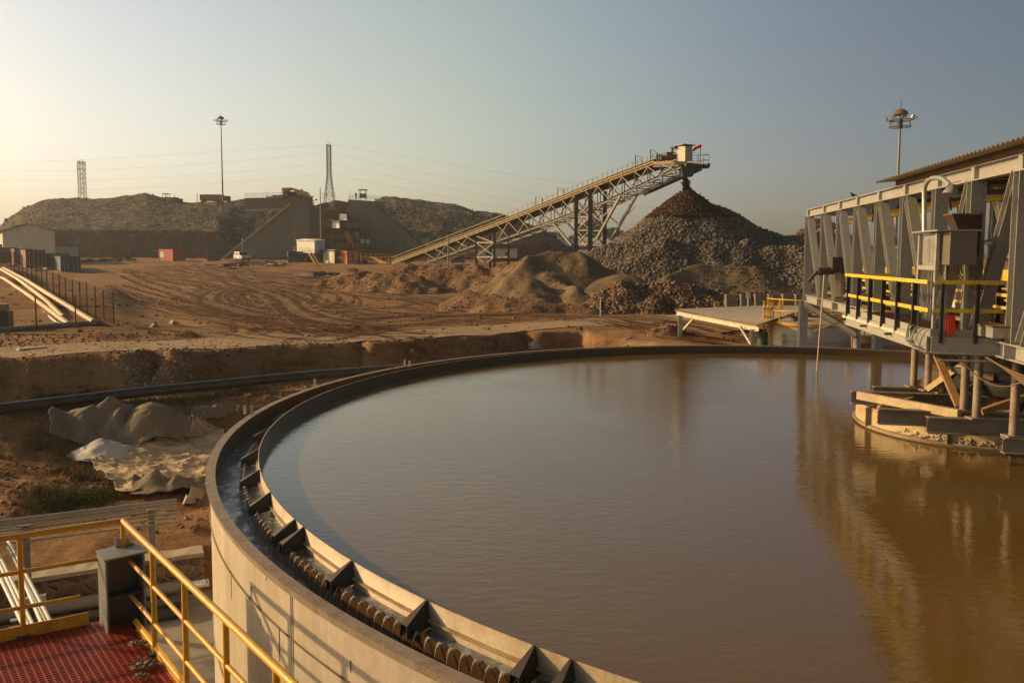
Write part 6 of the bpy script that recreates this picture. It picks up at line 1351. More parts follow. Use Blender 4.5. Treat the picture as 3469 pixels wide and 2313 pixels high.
t = thing('pipe_cover', 'small pale concrete slab with bolts resting on the pipes beside the tank', 'cover slab', pz(665, 1975, -6.5)); p = pz(667, 1978, -6.45); m = MB(); m.bar(p-D1*.22, p+D1*.22, .26, .05); m.build('slab', M['white'], t)
for dx, dy in ((-.17, -.08), (.18, -.08), (-.17, .08), (.17, .09)): m = MB(); m.tube([p+D1*dx+DNV*dy, p+D1*dx+DNV*dy+V(0, 0, .13)], .01, 5); m.build('bolt', M['dark_steel'], t)
# pipe rack
M['conduit'] = paint('conduit_grey', (.36, .32, .25), .5, (.2, .14, .08), .4)
def rack():
    t = thing('pipe_rack', 'long row of grey pipes and thin conduits on posts above the stone wall', 'pipe rack', Q(-4, 17.08, -6.95)); m = MB(); s = 17.02; m.tube([Q(-18, s, -4.93), Q(1, s, -4.93)], .066, 12); m.build('main_pipe', M['grey_pipe'], t)
    for k, (dz, r) in enumerate(((-.11, .02), (-.165, .02), (-.25, .024), (-.34, .022), (-.44, .024))):
        m = MB(); m.tube([Q(-18+i*19/10, s+.05+.02*k, -4.93+dz+.008*math.sin(i*2+k)) for i in range(11)], r, 6); m.build('conduit', M['conduit'], t)
    for tt in (-9.55, .4, -15.5, 3.5-8.6+0.03):
        if abs(tt+5.07) < .1: tt = 1.55-.0
    for u, v in ((514, 1790), (175/2, 1830), (1000, 1640)):
        d = ray(u, v); k = (17.1)/(-.447*d.x+.894*d.y); p = d*k; m = MB(); m.chan(V(p.x, p.y, -6.95), V(p.x, p.y, -5.0), .10, .12, 1, tuple(DNV)); q = m.build('rack_post', M['grey_steel'], t)
        m = MB()
        for z in (-5.02, -5.12, -5.25, -5.33): m.bar(V(p.x, p.y, z)-D1*.09-DNV*.1, V(p.x, p.y, z)+D1*.09-DNV*.1, .06, .012)
        m.build('clip', M['galv'], q)
rack()
# ------------------------------------------------ red grated deck and yellow railings
ZD = -3.87; CO = V(*[pz(415, 1763, -2.82)[i] for i in range(2)], 0); R1 = (pz(65, 1815, -2.82)-pz(415, 1763, -2.82)); R1.z = 0; R1.normalize(); R2 = pz(978, 2300, -2.82)-pz(415, 1763, -2.82); R2.z = 0; R2.normalize()
def deck():
    t = thing('walkway_platform', 'red plastic grated walkway deck in the bottom left corner', 'walkway', V(CO.x, CO.y, ZD)+R1*2+R2); m = MB(); st = .075; nn = 95
    for i in range(nn): 
        a = V(CO.x, CO.y, ZD-.02)+R2*(i*st*.62)+R1*.02; L_ = 6.4; m.bar(a, a+R1*L_, .016, .035)
    m.build('grating', M['redgrate'], t)['kind'] = 'stuff'; m = MB()
    for i in range(110): a = V(CO.x, CO.y, ZD-.021)+R1*(i*st*.8+.02); m.bar(a, a+R2*4.4, .016, .035)
    m.build('grating_bars', M['redgrate'], t)['kind'] = 'stuff'
    m = MB(); c = V(CO.x, CO.y, 0)
    for i in range(6): a = c+R2*(i*.95+.1)+V(0, 0, ZD-.20); m.ibeam(a, a+R1*6.4, .22, .12)
    m.ibeam(c+V(0, 0, ZD-.2)-R1*.03, c+R2*6+V(0, 0, ZD-.2)-R1*.03, .24, .12); m.build('deck_beam', M['dark_steel'], t)
    n1 = V(R1.y, -R1.x, 0); m = MB(); m.bar(c+R1*.35+V(0, 0, ZD+.06), c+R1*7+V(0, 0, ZD+.06), .012, .13); m.build('toe_board', M['yellow'], t); m = MB(); m.bar(c+R2*.4+V(0, 0, ZD+.06), c+R2*6+V(0, 0, ZD+.06), .012, .13); m.build('toe_board', M['yellow'], t)
M['redgrate'] = paint('red_grating', (.34, .045, .018), .5, (.13, .035, .02), .5, sc=3); deck()
def hrail(name, label, dirv, L_, posts, rows):
    c = V(CO.x, CO.y, 0); t = thing('handrail', label, 'railing', c+V(0, 0, ZD)); m = MB(); m.tube([c+V(0, 0, -2.82), c+dirv*L_+V(0, 0, -2.82)], .030, 14); m.build('top_rail', M['yellow'], t)
    for z, a in rows: m = MB(); m.tube([c+dirv*a+V(0, 0, z), c+dirv*L_+V(0, 0, z)], .021, 12); m.build('mid_rail', M['yellow'], t)
    for p in posts: m = MB(); q = c+dirv*p; m.tube([V(q.x, q.y, ZD-.05 if p > .1 else -3.19), V(q.x, q.y, -2.84)], .026, 12); o = m.build('post', M['yellow'], t); 
    for p in posts:
        if p > .1: m = MB(); q = c+dirv*p; m.box((q.x, q.y, ZD+.012), (.12, .09, .018), .4); m.build('base_plate', M['dark_steel'], t)
hrail('h', 'yellow tubular handrail along the back edge of the red deck', R1, 6.5, [0, (pz(65, 1815, -2.82)-pz(415, 1763, -2.82)).length, 2.3, 3.6, 4.9], [(-3.19, 0), (-3.56, .42)])
pd = [(pz(u, v, -2.84)-pz(415, 1763, -2.84)).length for u, v in ((496, 1862), (601, 1965), (734, 2100), (904, 2262))]
hrail('h', 'yellow tubular handrail slanting down the right side of the red deck', R2, 6.0, pd+[pd[-1]+.72, pd[-1]+1.44], [(-3.19, 0), (-3.56, 0), (-3.80, .35)])
def column():
    e = V(.77, .64, 0).normalized(); f = V(e.y, -e.x, 0); c = V(CO.x, CO.y, 0)+pz(430, 1905, -3.2)*0; p = pz(370, 2145, -3.87); p = V(p.x, p.y, 0)-f*.02; t = thing('steel_column', 'dark grey steel column with a top plate at the corner of the red deck', 'column', V(p.x, p.y, -6.95)); w = .36; dp = .34; zt = -3.12
    a = p-e*0; m = MB(); m.bar(a-f*dp/2+V(0, 0, -6.95), a-f*dp/2+V(0, 0, zt), .02, dp, tuple(f)); b = a+e*w; m.bar(b-f*dp/2+V(0, 0, -6.95), b-f*dp/2+V(0, 0, zt), .02, dp, tuple(f)); m.build('flange', M['grey_steel'], t)
    mid = (a+b)/2-f*dp/2; m = MB(); m.bar(mid-f*.0+V(0, 0, -6.95), mid+V(0, 0, zt), w-.02, .014, tuple(f)); m.build('web', M['slate'], t)
    m = MB(); m.hexa([a-e*.02+V(0, 0, zt), b+e*.03+V(0, 0, zt), b+e*.03-f*(dp+.02)+V(0, 0, zt), a-e*.02-f*(dp+.02)+V(0, 0, zt)]+[a-e*.02+V(0, 0, zt+.02), b+e*.03+V(0, 0, zt+.02), b+e*.03-f*(dp+.02)+V(0, 0, zt+.02), a-e*.02-f*(dp+.02)+V(0, 0, zt+.02)]); m.build('top_plate', M['grey_steel'], t)
    m = MB(); m.prism([a+e*.25-f*dp+V(0, 0, zt+.02), a+e*.33-f*dp+V(0, 0, zt+.02), a+e*.25-f*dp+V(0, 0, zt+.16)], f*.012); m.prism([a+e*.16-f*(dp*.9)+V(0, 0, zt+.02), b-f*(dp*.9)+V(0, 0, zt+.02), a+e*.16-f*(dp*.9)+V(0, 0, zt+.14)], -f*.012); m.build('gusset', M['galv'], t)
    for z in (-3.52, -4.4): m = MB(); q = mid+f*dp*.25; m.bar(q-e*(w/2-.012)+V(0, 0, z), q+e*(w/2-.012)+V(0, 0, z), dp*.45, .014); m.build('stiffener', M['slate'], t)
M['slate'] = paint('slate_and_shade', (.045, .047, .048), .4, (.12, .09, .06), .3, streak=True); column()  # slate on the web and stiffeners puts their recess shade into the colour
# rags on the deck
def rag(u, v, r, label, seed):
    P = pz(u, v, ZD+.03); g = random.Random(seed); t = MB(); n = 12; vs = []
    for i in range(n):
        for j in range(n):
            x, y = (i/(n-1)-.5)*2*r, (j/(n-1)-.5)*2*r; h = .025+.022*math.sin(i*1.3+seed)*math.cos(j*1.7); k = 1-.3*(abs(x*y)/(r*r)); x += g.uniform(-.3, .3)*r/n; y += g.uniform(-.3, .3)*r/n; vs.append(P+V(x*k, y*k*.7, max(.0, h*(1-(x*x+y*y)/(2*r*r)))))
    t.add(vs, [(i*n+j, (i+1)*n+j, (i+1)*n+j+1, i*n+j+1) for i in range(n-1) for j in range(n-1)], False); solo(t, 'dirty_rag', M['brown_beam'], label, 'rag')
rag(468, 2180, .10, 'crumpled brown rag beside the column foot on the red deck', 1); rag(490, 2250, .15, 'larger crumpled brown rag lower on the red deck edge', 2); rag(478, 2290, .08, 'small crumpled brown rag lowest on the red deck', 3)
# white conduits with bracket running down left of the deck
def conduits():
    t = thing('conduit_rack', 'bundle of pale conduit pipes running down behind the left railing', 'conduits', pz(90, 2060, -6.5)); L1 = [((0, 1885), (138, 2172)), ((0, 1912), (118, 2165)), ((36, 1845), (192, 2148)), ((44, 1882), (180, 2150)), ((84, 1975), (160, 2152)), ((-14, 1925), (100, 2160))]
    for k, (a, b) in enumerate(L1):
        p = pz(*a, -5.35); q = pz(*b, -5.35); d = (q-p); m = MB(); m.tube([p-d*.15, p, q, q+d*.5], .03 if k != 2 else .034, 8); m.build('conduit', M['white'] if k != 3 else M['grey_steel'], t)
    m = MB(); a = pz(55, 2040, -5.42); b = pz(156, 2022, -5.42); m.chan(a, b, .10, .08, 1); m.build('bracket', M['galv'], t); m = MB(); m.ibeam(pz(108, 2056, -5.5), V(pz(108, 2056, -5.5).x, pz(108, 2056, -5.5).y, -6.95), .17, .15, (1, 0, 0)); m.build('stand', M['slate'], t)
    for u, v in ((80, 2094), (75, 2121)): m = MB(); p = pz(u, v, -5.8); m.bar(p-D1*.18, p+D1*.18, .05, .03); m.build('clip', M['white'], t)
conduits()
# ------------------------------------------------ black pipeline and ground features
def draped(name, pts, r, mat, label, lift=None, n=40, cat='pipe', sag=True, lay=True):
    P_ = [gnd(u, v) for u, v in pts]; m = MB(); out = []
    for i in range(n+1):
        x = i/n*(len(P_)-1); k = min(int(x), len(P_)-2); p = P_[k].lerp(P_[k+1], x-k); out.append(V(p.x, p.y, GZ(p.x, p.y)+(lift if lift is not None else r)))
    sm = out[:]
    for _ in range(3): sm = [sm[0]]+[(sm[i-1]+sm[i]*2+sm[i+1])/4 for i in range(1, len(sm)-1)]+[sm[-1]]
    m.tube(sm, r, 12); return solo(m, name, mat, label, cat)
a, b = pz(-250, 1410, -4.52), pz(905, 1285, -4.30); c = pz(1320, 1247, -4.0)
m = MB(); m.tube([a-V(0, 0, .05), a.lerp(b, .3), a.lerp(b, .6)+V(0, 0, .03), b, b.lerp(c, .5), c+V(.8, 0, 0)], .165, 14); solo(m, 'pipeline', M['black_pipe'], 'long black pipeline lying at the foot of the cut bank', 'pipeline')
# tarpaulins
def tarp(name, corners, nu, nv, amp, label, mat, seed, hum=(), lift=.06, ridge=None, wr=.30):
    c = [Vector(p) for p in corners]; vs = []
    for i in range(nu+1):
        for j in range(nv+1):
            u, v = i/nu, j/nv; p = (c[0]*(1-u)+c[1]*u)*(1-v)+(c[3]*(1-u)+c[2]*u)*v; vs.append((p.x, p.y))
    A_ = np.array(vs); x, y = A_[:, 0], A_[:, 1]; ee = .10*fbm(x, y, .6, 3, seed+5); x = x+ee; y = y+.10*fbm(x, y, .7, 3, seed+6)
    z = ground_z(x, y, True)+lift+.06
    w = np.abs(fbm(x*.45+y*.25, y*1.6-x*.35, wr, 3, seed, .42))*1.3; w2 = np.abs(fbm(x*.5-y*.2, y*1.7+x*.5, .24, 2, seed+3)); z = z+amp*.42*np.clip(1-w2*1.6, 0, 1)**2; z = z+amp*np.clip(1-w, 0, 1)**1.6*1.2+amp*.45*fbm(x, y, wr*2.2, 3, seed+9)
    for (hx, hy, hr, hh) in hum: r2 = ((x-hx)**2+(y-hy)**2)/hr**2; z = z+hh*np.clip(1-r2, 0, 1)**.8
    if ridge is not None:
        for (p0, p1, rw, rh) in ridge:
            ex, ey = p1[0]-p0[0], p1[1]-p0[1]; t_ = np.clip(((x-p0[0])*ex+(y-p0[1])*ey)/(ex*ex+ey*ey), 0, 1); dd = np.hypot(x-p0[0]-ex*t_, y-p0[1]-ey*t_); z = z+rh*np.clip(1-dd/rw, 0, 1)*(.8+.4*np.sin(t_*9+seed))
    co = np.stack([x, y, z], 1); k = nv+1; f = np.array([(i*k+j, (i+1)*k+j, (i+1)*k+j+1, i*k+j+1) for i in range(nu) for j in range(nv)]); ctr = co.mean(0)
    o = raw(name, co-ctr, f.astype(np.int32), mat, None, seed != 11); o.location = Vector(ctr.tolist()); md = o.modifiers.new('thick', 'SOLIDIFY'); md.thickness = .012; tag(o, label, 'tarpaulin'); return o
M['canvas'] = paint('canvas', (.56, .43, .26), .9, (.26, .17, .09), .7, sc=2.2, bs=.3); M['canvas_dark'] = paint('canvas_dark', (.22, .175, .115), .9, (.13, .10, .07), .5, sc=1.6, bs=.3)
g_ = lambda u, v: gnd(u, v)
tarp('tarpaulin', [g_(270, 1540), g_(760, 1470), g_(800, 1640), g_(430, 1690)], 150, 120, .085, 'wide sunlit crumpled tan tarpaulin spread across the pit floor', M['canvas'], 11, wr=.62)
def P3(u, v): p = g_(u, v); return (p.x, p.y)
h1, h2, h3 = P3(240, 1500), P3(400, 1490), P3(550, 1475)
tarp('tarpaulin', [g_(170, 1515), g_(480, 1535), g_(600, 1440), g_(180, 1432)], 100, 80, .05, 'dark olive tarpaulin pulled up in peaks at the back of the pit', M['canvas_dark'], 21, hum=[(h2[0], h2[1]+.6, .8, .30)], ridge=[(P3(170, 1470), P3(370, 1455), .9, .36), (P3(370, 1455), P3(430, 1500), .6, .30)], lift=.12, wr=.9)
bh = P3(560, 1500)
tarp('tarpaulin', [g_(385, 1545), g_(625, 1535), g_(650, 1440), g_(430, 1432)], 90, 80, .03, 'smooth dark tarpaulin draped over a large rounded bundle', M['canvas_dark'], 31, hum=[(bh[0]-.15, bh[1]+.2, 1.05, .52), (P3(480, 1480)[0], P3(480, 1480)[1], .9, .3)], lift=.10, wr=.5)
tarp('tarpaulin', [g_(432, 1700), g_(790, 1662), g_(790, 1632), g_(450, 1655)], 90, 40, .03, 'dark folded tarpaulin edge standing up at the front of the pit', M['canvas_dark'], 41, ridge=[(P3(455, 1660), P3(600, 1672), .42, .36), (P3(600, 1668), P3(770, 1655), .35, .2)], lift=.08, wr=.5)
tarp('tarpaulin', [g_(640, 1455), g_(830, 1430), g_(838, 1400), g_(660, 1408)], 60, 30, .08, 'grey crumpled sheeting heaped at the back beside the tank', M['canvas_dark'], 51, lift=.10, wr=.25)
tarp('tarpaulin', [g_(20, 1405), g_(80, 1402), g_(88, 1392), g_(24, 1392)], 20, 12, .04, 'small pale scrap of sheeting on the bank below the black pipeline', M['canvas'], 61, lift=.04, wr=.3)
# crumpled bundle
bp = g_(650, 1470); n = 26; m = MB(); vs = []
for i in range(n):
    for j in range(n):
        a, r = 2*math.pi*i/n, j/(n-1); k = 1+.28*math.sin(a*9+r*4)+.12*math.sin(a*17); vs.append(bp+V(math.cos(a)*r*.75*k, math.sin(a)*r*.55*k, .06+.5*(1-r**1.3)*(.8+.3*math.sin(a*7+r*9))))
m.add(vs, [(i*n+j, ((i+1) % n)*n+j, ((i+1) % n)*n+j+1, i*n+j+1) for i in range(n) for j in range(n-1)], True); solo(m, 'crumpled_bundle', M['canvas'], 'bunched up brown cloth bundle between the draped tarpaulins', 'bundle')
sp = g_(350, 1548); M['salt'] = paint('salt_powder', (.62, .58, .52), .95, (.45, .38, .28), .5, sc=5, bs=.4)
vs = []; n1, n2 = 48, 26
for i in range(n1):
    for j in range(n2):
        a, r = 2*math.pi*i/n1, j/(n2-1); x, y = math.cos(a)*r*.98, math.sin(a)*r*.75; vs.append((x, y, 0, r))
A_ = np.array(vs); zz = .46*np.clip(1-A_[:, 3], 0, 1)**.85+.05*fbm(A_[:, 0]+5, A_[:, 1], .35, 4, 77)-.02
m = MB(); m.add([sp+V(a[0], a[1], z+.10) for a, z in zip(A_, zz)], [(i*n2+j, ((i+1) % n1)*n2+j, ((i+1) % n1)*n2+j+1, i*n2+j+1) for i in range(n1) for j in range(n2-1)], True); solo(m, 'powder_heap', M['salt'], 'small heap of pale white powder on the tarpaulin', 'powder heap')
# loose stones over the near ground, boulders
def scatter(n, region, size, mat, label, name='loose_stones', thr=None):
    x = RNG.uniform(region[0], region[1], n); y = RNG.uniform(region[2], region[3], n); k = (-.447*x+.894*y > 17.7) & (np.hypot(x-CX, y-CYT) > RO+.3)
    if thr is not None: k &= fbm(x, y, 2.5, 3, 55) > thr
    x, y = x[k], y[k]; z = ground_z(x, y); s = size[0]+(size[1]-size[0])*RNG.random(len(x))**3; co, f = rocks(np.stack([x, y, z+s*.12], 1), s); tag(raw(name, co, f.astype(np.int32), mat), label, 'stones', kind='stuff')
scatter(15000, (-26, 5, 17, 34), (.02, .12), M['rock_brown'], 'small loose stones scattered over the banks beside the tank')
scatter(5000, (-45, 25, 34, 90), (.05, .22), M['rock_brown'], 'loose stones scattered over the yard', thr=.05)
scatter(900, (-13.4, -11.2, 25.8, 28.2), (.03, .10), M['crust'], 'pale rubble spilling down the cut in the bank')
for u, v, s, lab in ((525, 1108, .2, 'rounded pale boulder near the fence corner by the road'), (588, 1097, .2, 'angular boulder right of the rounded boulder by the road'), (665, 1690, .28, 'pale block of stone beside the tank wall at the pit edge'), (706, 1672, .34, 'pale angular rock leaning against the tank wall'), (640, 1704, .2, 'brown stone just left of the pale block at the pit edge'), (1812, 1178, .28, 'pale stone at the foot of the bank beyond the tank rim'), (1395, 1195, .16, 'reddish stone on the bank behind the rim lugs')):
    p = g_(u, v); co, f = rocks(np.array([[0, 0, 0.]]), np.array([s*1.6]), .75); co = co+np.array(p)+[0, 0, s*.35]; bm = MB(); bm.add([tuple(q) for q in co], [tuple(int(k) for k in ff) for ff in f]); solo(bm, 'boulder', M['coping'], lab, 'rock')
# grass tufts and weeds
def leafm(name, a, b_): return rock_mat(name, a, tuple((x+y)/2 for x, y in zip(a, b_)), b_)
M['grass_dry'] = leafm('grass_dry', (.10, .085, .03), (.26, .21, .09)); M['weed'] = leafm('weed', (.035, .055, .015), (.10, .13, .035))
def tufts(pts, mat, name, label, hgt, blades, spread):
    vs, fs = [], []
    for p in pts:
        for k in range(blades):
            a = random.uniform(0, 6.28); r = random.uniform(0, spread); x, y = p[0]+math.cos(a)*r, p[1]+math.sin(a)*r; z = GZ(x, y); h = hgt*random.uniform(.4, 1.2); ln = random.uniform(.1, .7)*h; b_ = random.uniform(0, 6.28); w = random.uniform(.006, .014); i = len(vs)
            dx, dy = math.cos(b_), math.sin(b_); vs += [(x-dy*w, y+dx*w, z), (x+dy*w, y-dx*w, z), (x+dx*ln, y+dy*ln, z+h)]; fs.append((i, i+1, i+2))
    o = raw(name, vs, fs, mat); tag(o, label, 'grass', kind='stuff')
def along(pts, n, j): 
    out = []; P_ = [g_(*p) for p in pts]
    for i in range(n): x = random.random()*(len(P_)-1); k = int(x); p = P_[k].lerp(P_[k+1], x-k); out.append((p.x+random.gauss(0, j), p.y+random.gauss(0, j)))
    return out
tufts(along([(60, 1395), (250, 1385), (420, 1372), (560, 1365), (700, 1348), (880, 1318)], 260, .22), M['grass_dry'], 'grass', 'dry grass along the ridge below the black pipeline', .16, 26, .2)
tufts(along([(150, 1350), (250, 1345), (380, 1330)], 50, .25), M['weed'], 'grass', 'green grass between the bank and the black pipeline', .14, 24, .2)
tufts(along([(110, 1460), (170, 1530), (230, 1590), (290, 1630)], 60, .3), M['grass_dry'], 'grass', 'dry grass down the left edge of the pit', .22, 26, .22)
tufts(along([(80, 1690), (200, 1680), (330, 1660), (400, 1690)], 200, .45), M['grass_dry'], 'grass', 'dry weeds on the slope above the pipe rack', .14, 24, .25)
def leaves(pts, mat, name, label, n, spread, hgt, sz):
    P_ = []; 
    for p in pts:
        for k in range(n): a = random.uniform(0, 6.28); r = spread*random.random()**.6; x, y = p[0]+math.cos(a)*r, p[1]+math.sin(a)*r; P_.append((x, y, GZ(x, y)+random.random()*hgt*(1-r/spread*.7)))
    P_ = np.array(P_); n = len(P_); a1 = RNG.normal(size=(n, 3)); a1 /= np.linalg.norm(a1, axis=1)[:, None]; a2 = np.cross(a1, RNG.normal(size=(n, 3))); a2 /= np.linalg.norm(a2, axis=1)[:, None]; s = sz*RNG.uniform(.5, 1.3, n)[:, None]
    q = np.stack([P_+a1*s, P_+a2*s*.6, P_-a1*s, P_-a2*s*.6], 1).reshape(-1, 3); tag(raw(name, q, np.arange(4*n).reshape(-1, 4).astype(np.int32), mat), label, 'weeds', kind='stuff')
leaves([P3(u, v) for u, v in ((180, 1718), (220, 1712), (260, 1705), (300, 1700), (340, 1708), (330, 1685), (370, 1690), (150, 1725), (280, 1722), (200, 1695))], M['weed'], 'weeds', 'patch of low green weeds on the slope above the pipe rack', 420, .45, .22, .022)
leaves([P3(u, v) for u, v in ((205, 1535), (225, 1555), (185, 1515))], M['weed'], 'weeds', 'green weeds at the left edge of the pit', 200, .3, .2, .02)
# ------------------------------------------------ mesh fence, yellow pipes at left
def fence():
    top = [(386, 991), (353, 981), (325, 968), (296, 958), (272, 953), (248, 945), (224, 940), (203, 928), (182, 922), (161, 916), (144, 903), (126, 901), (109, 899), (93, 890), (78, 863), (64, 857), (50, 853), (37, 851), (24, 850), (12, 850), (2, 850)]
    bot = [1116, 1098, 1083, 1069, 1057, 1046, 1035, 1025, 1014, 1003, 991, 980, 970, 957, 945, 936, 929, 923, 918, 914, 911]; t = thing('mesh_fence', 'wire mesh fence on thin posts running back from the road at the left', 'fence', py(386, 1116, 38.5)); T_, Bt = [], []
    for i, ((u, vt), vb) in enumerate(zip(top, bot)):
        Y = 1/((1/38.5)*(1-i/20)+(1/88)*(i/20)); a, b = py(u, vb, Y), py(u, vt, Y); T_.append(V(a.x, a.y, b.z)); Bt.append(a); m = MB(); m.tube([a-V(0, 0, .3), T_[-1]], .035+.01*i/20, 6); m.build('post', M['rust'], t)
    fr = [(386, 1116, 991, 38.5), (258, 1122, 1004, 36.6), (124, 1121, 1003, 35.5), (-20, 1130, 1005, 34.2)]; F_ = []
    for u, vb, vt, Y in fr[1:]: a, b = py(u, vb, Y), py(u, vt, Y); F_.append((a, V(a.x, a.y, b.z))); m = MB(); m.tube([a-V(0, 0, .2), F_[-1][1]], .035, 6); m.build('post', M['rust'], t)
    m = MB()
    def mesh(a0, a1, b0, b1, n, k, r):
        for i in range(1, n): m.bar(a0.lerp(b0, i/n), a1.lerp(b1, i/n), r, r)
        for j in range(k+1): m.bar(a0.lerp(a1, j/k), b0.lerp(b1, j/k), r, r)
    for i in range(8): mesh(Bt[i], T_[i], Bt[i+1], T_[i+1], 14, 8, .006)
    for i in range(8, 20): mesh(Bt[i], T_[i], Bt[i+1], T_[i+1], 5, 4, .01)
    pr = [(Bt[0], T_[0])]+F_
    for a, b in zip(pr, pr[1:]): mesh(a[0], a[1], b[0], b[1], 24, 9, .005)
    m.build('wire_mesh', M['rust'], t)['kind'] = 'stuff'
fence()
def lpipe(pts, r, mat, label):
    P_ = [py(u, v, Y) for u, v, Y in pts]; m = MB(); m.tube(P_, r, 12); solo(m, 'yard_pipe', mat, label, 'pipe')
    return P_
lpipe([(12, 908, 82), (90, 950, 58), (170, 1000, 47), (250, 1048, 41), (318, 1090, 37.5)], .135, M['pipe_tan'], 'pale yellow pipe nearest the mesh fence on the left')
lpipe([(-10, 905, 82), (60, 945, 60), (110, 982, 52), (160, 1020, 45), (215, 1074, 40)], .125, M['pipe_tan'], 'pale yellow pipe with an open end, second from the fence')
lpipe([(-10, 938, 70), (15, 945, 66), (60, 975, 57), (140, 1030, 46), (232, 1098, 38)], .14, M['pipe_tan'], 'pale yellow pipe on the left side of the pipe group')
lpipe([(-10, 955, 66), (50, 985, 56), (130, 1045, 45), (205, 1101, 37.5)], .05, M['white'], 'thin white line along the leftmost yellow pipe')
lpipe([(-60, 1122, 34), (0, 1118, 34.6), (130, 1110, 36), (270, 1097, 37.4), (345, 1092, 38)], .13, M['grey_pipe'], 'grey pipe lying across the ends of the yellow pipes')
m = MB(); m.tube([py(u, v, 38.2) for u, v in ((300, 1075), (325, 1080), (345, 1092), (360, 1105), (372, 1112), (386, 1114))], .025, 6); solo(m, 'hose', M['pipe_tan'], 'thin hose curling from the yellow pipes to the fence corner', 'hose')
p = py(0, 1112, 36); m = MB(); m.box(p+V(0, 0, .4), (.9, .8, .75), .3); t_ = solo(m, 'dark_skid', M['dark_steel'], 'dark box shaped machine cut by the left edge behind the fence', 'machine'); m = MB(); m.box(p+V(.1, 0, .95), (.5, .5, .3), .3); m.build('cover', M['wood'], t_)
m = MB(); p = gnd(60, 1188); q = gnd(155, 1180); m.bar(p+V(0, 0, .05), q+V(0, 0, .05), .18, .06); solo(m, 'plank', M['white'], 'pale plank lying on the far edge of the dirt road at the left', 'plank')
# ------------------------------------------------ canopy and round tanks beyond the rim
M['canopy_sheet'] = paint('canopy_sheet', (.68, .56, .36), .6, (.35, .26, .15), .35, sc=.8)
def canopy():
    z = lambda u, v, Y: py(u, v, Y); A0, B0, C0, D0 = z(2283, 1047, 35.5), z(2560, 1101, 29.5), z(2640, 1102, 31.0), z(2600, 1034, 42); t = thing('canopy', 'low open canopy with a pale corrugated roof on two grey posts beyond the tank', 'canopy', V(A0.x, A0.y, -4.3))
    e = B0-A0; d = D0-A0; n = 120; vs = []
    far0 = D0; far1 = z(2760, 1036, 40); nr1 = z(2735, 1100, 30)
    P00, P10, P11, P01 = A0, B0, nr1, far1
    m = MB(); k = 2
    def pt(a, b): return (P00.lerp(P10, a)).lerp(far0.lerp(far1, a), b)
    # corrugations run front to back
    P00, P10 = A0, B0; vs = []; nn = 160
    for i in range(nn+1):
        c = .004*math.sin(i*math.pi*.5); 
        for b in (0, .5, 1): q = pt(i/nn, b); vs.append(q+V(0, 0, c))
    fs = [(i*3+j, (i+1)*3+j, (i+1)*3+j+1, i*3+j+1) for i in range(nn) for j in range(2)]; m.add(vs, fs); m.add([v-V(0, 0, .012) for v in vs], [f[::-1] for f in fs]); m.build('roof_sheet', M['canopy_sheet'], t)
    m = MB(); a, b = z(2290, 1060, 35.4), z(2567, 1114, 29.5); m.chan(a, b, .2, .1, -1); m.build('edge_beam', M['cream'], t)
    for u, v, Y in ((2305, 1068, 35.0), (2550, 1115, 29.8)): m = MB(); p = z(u, v, Y); m.ibeam(V(p.x, p.y, -4.9), p, .2, .16, (0, 1, 0)); m.build('post', M['bridge_grey'], t)
    m = MB(); m.bar(z(2352, 1076, 34.1), z(2315, 1117, 34.9), .08, .08); m.build('brace', M['cream'], t); m = MB(); m.bar(z(2508, 1107, 30.4), z(2544, 1165, 29.8), .08, .08); m.build('brace', M['cream'], t)
canopy()
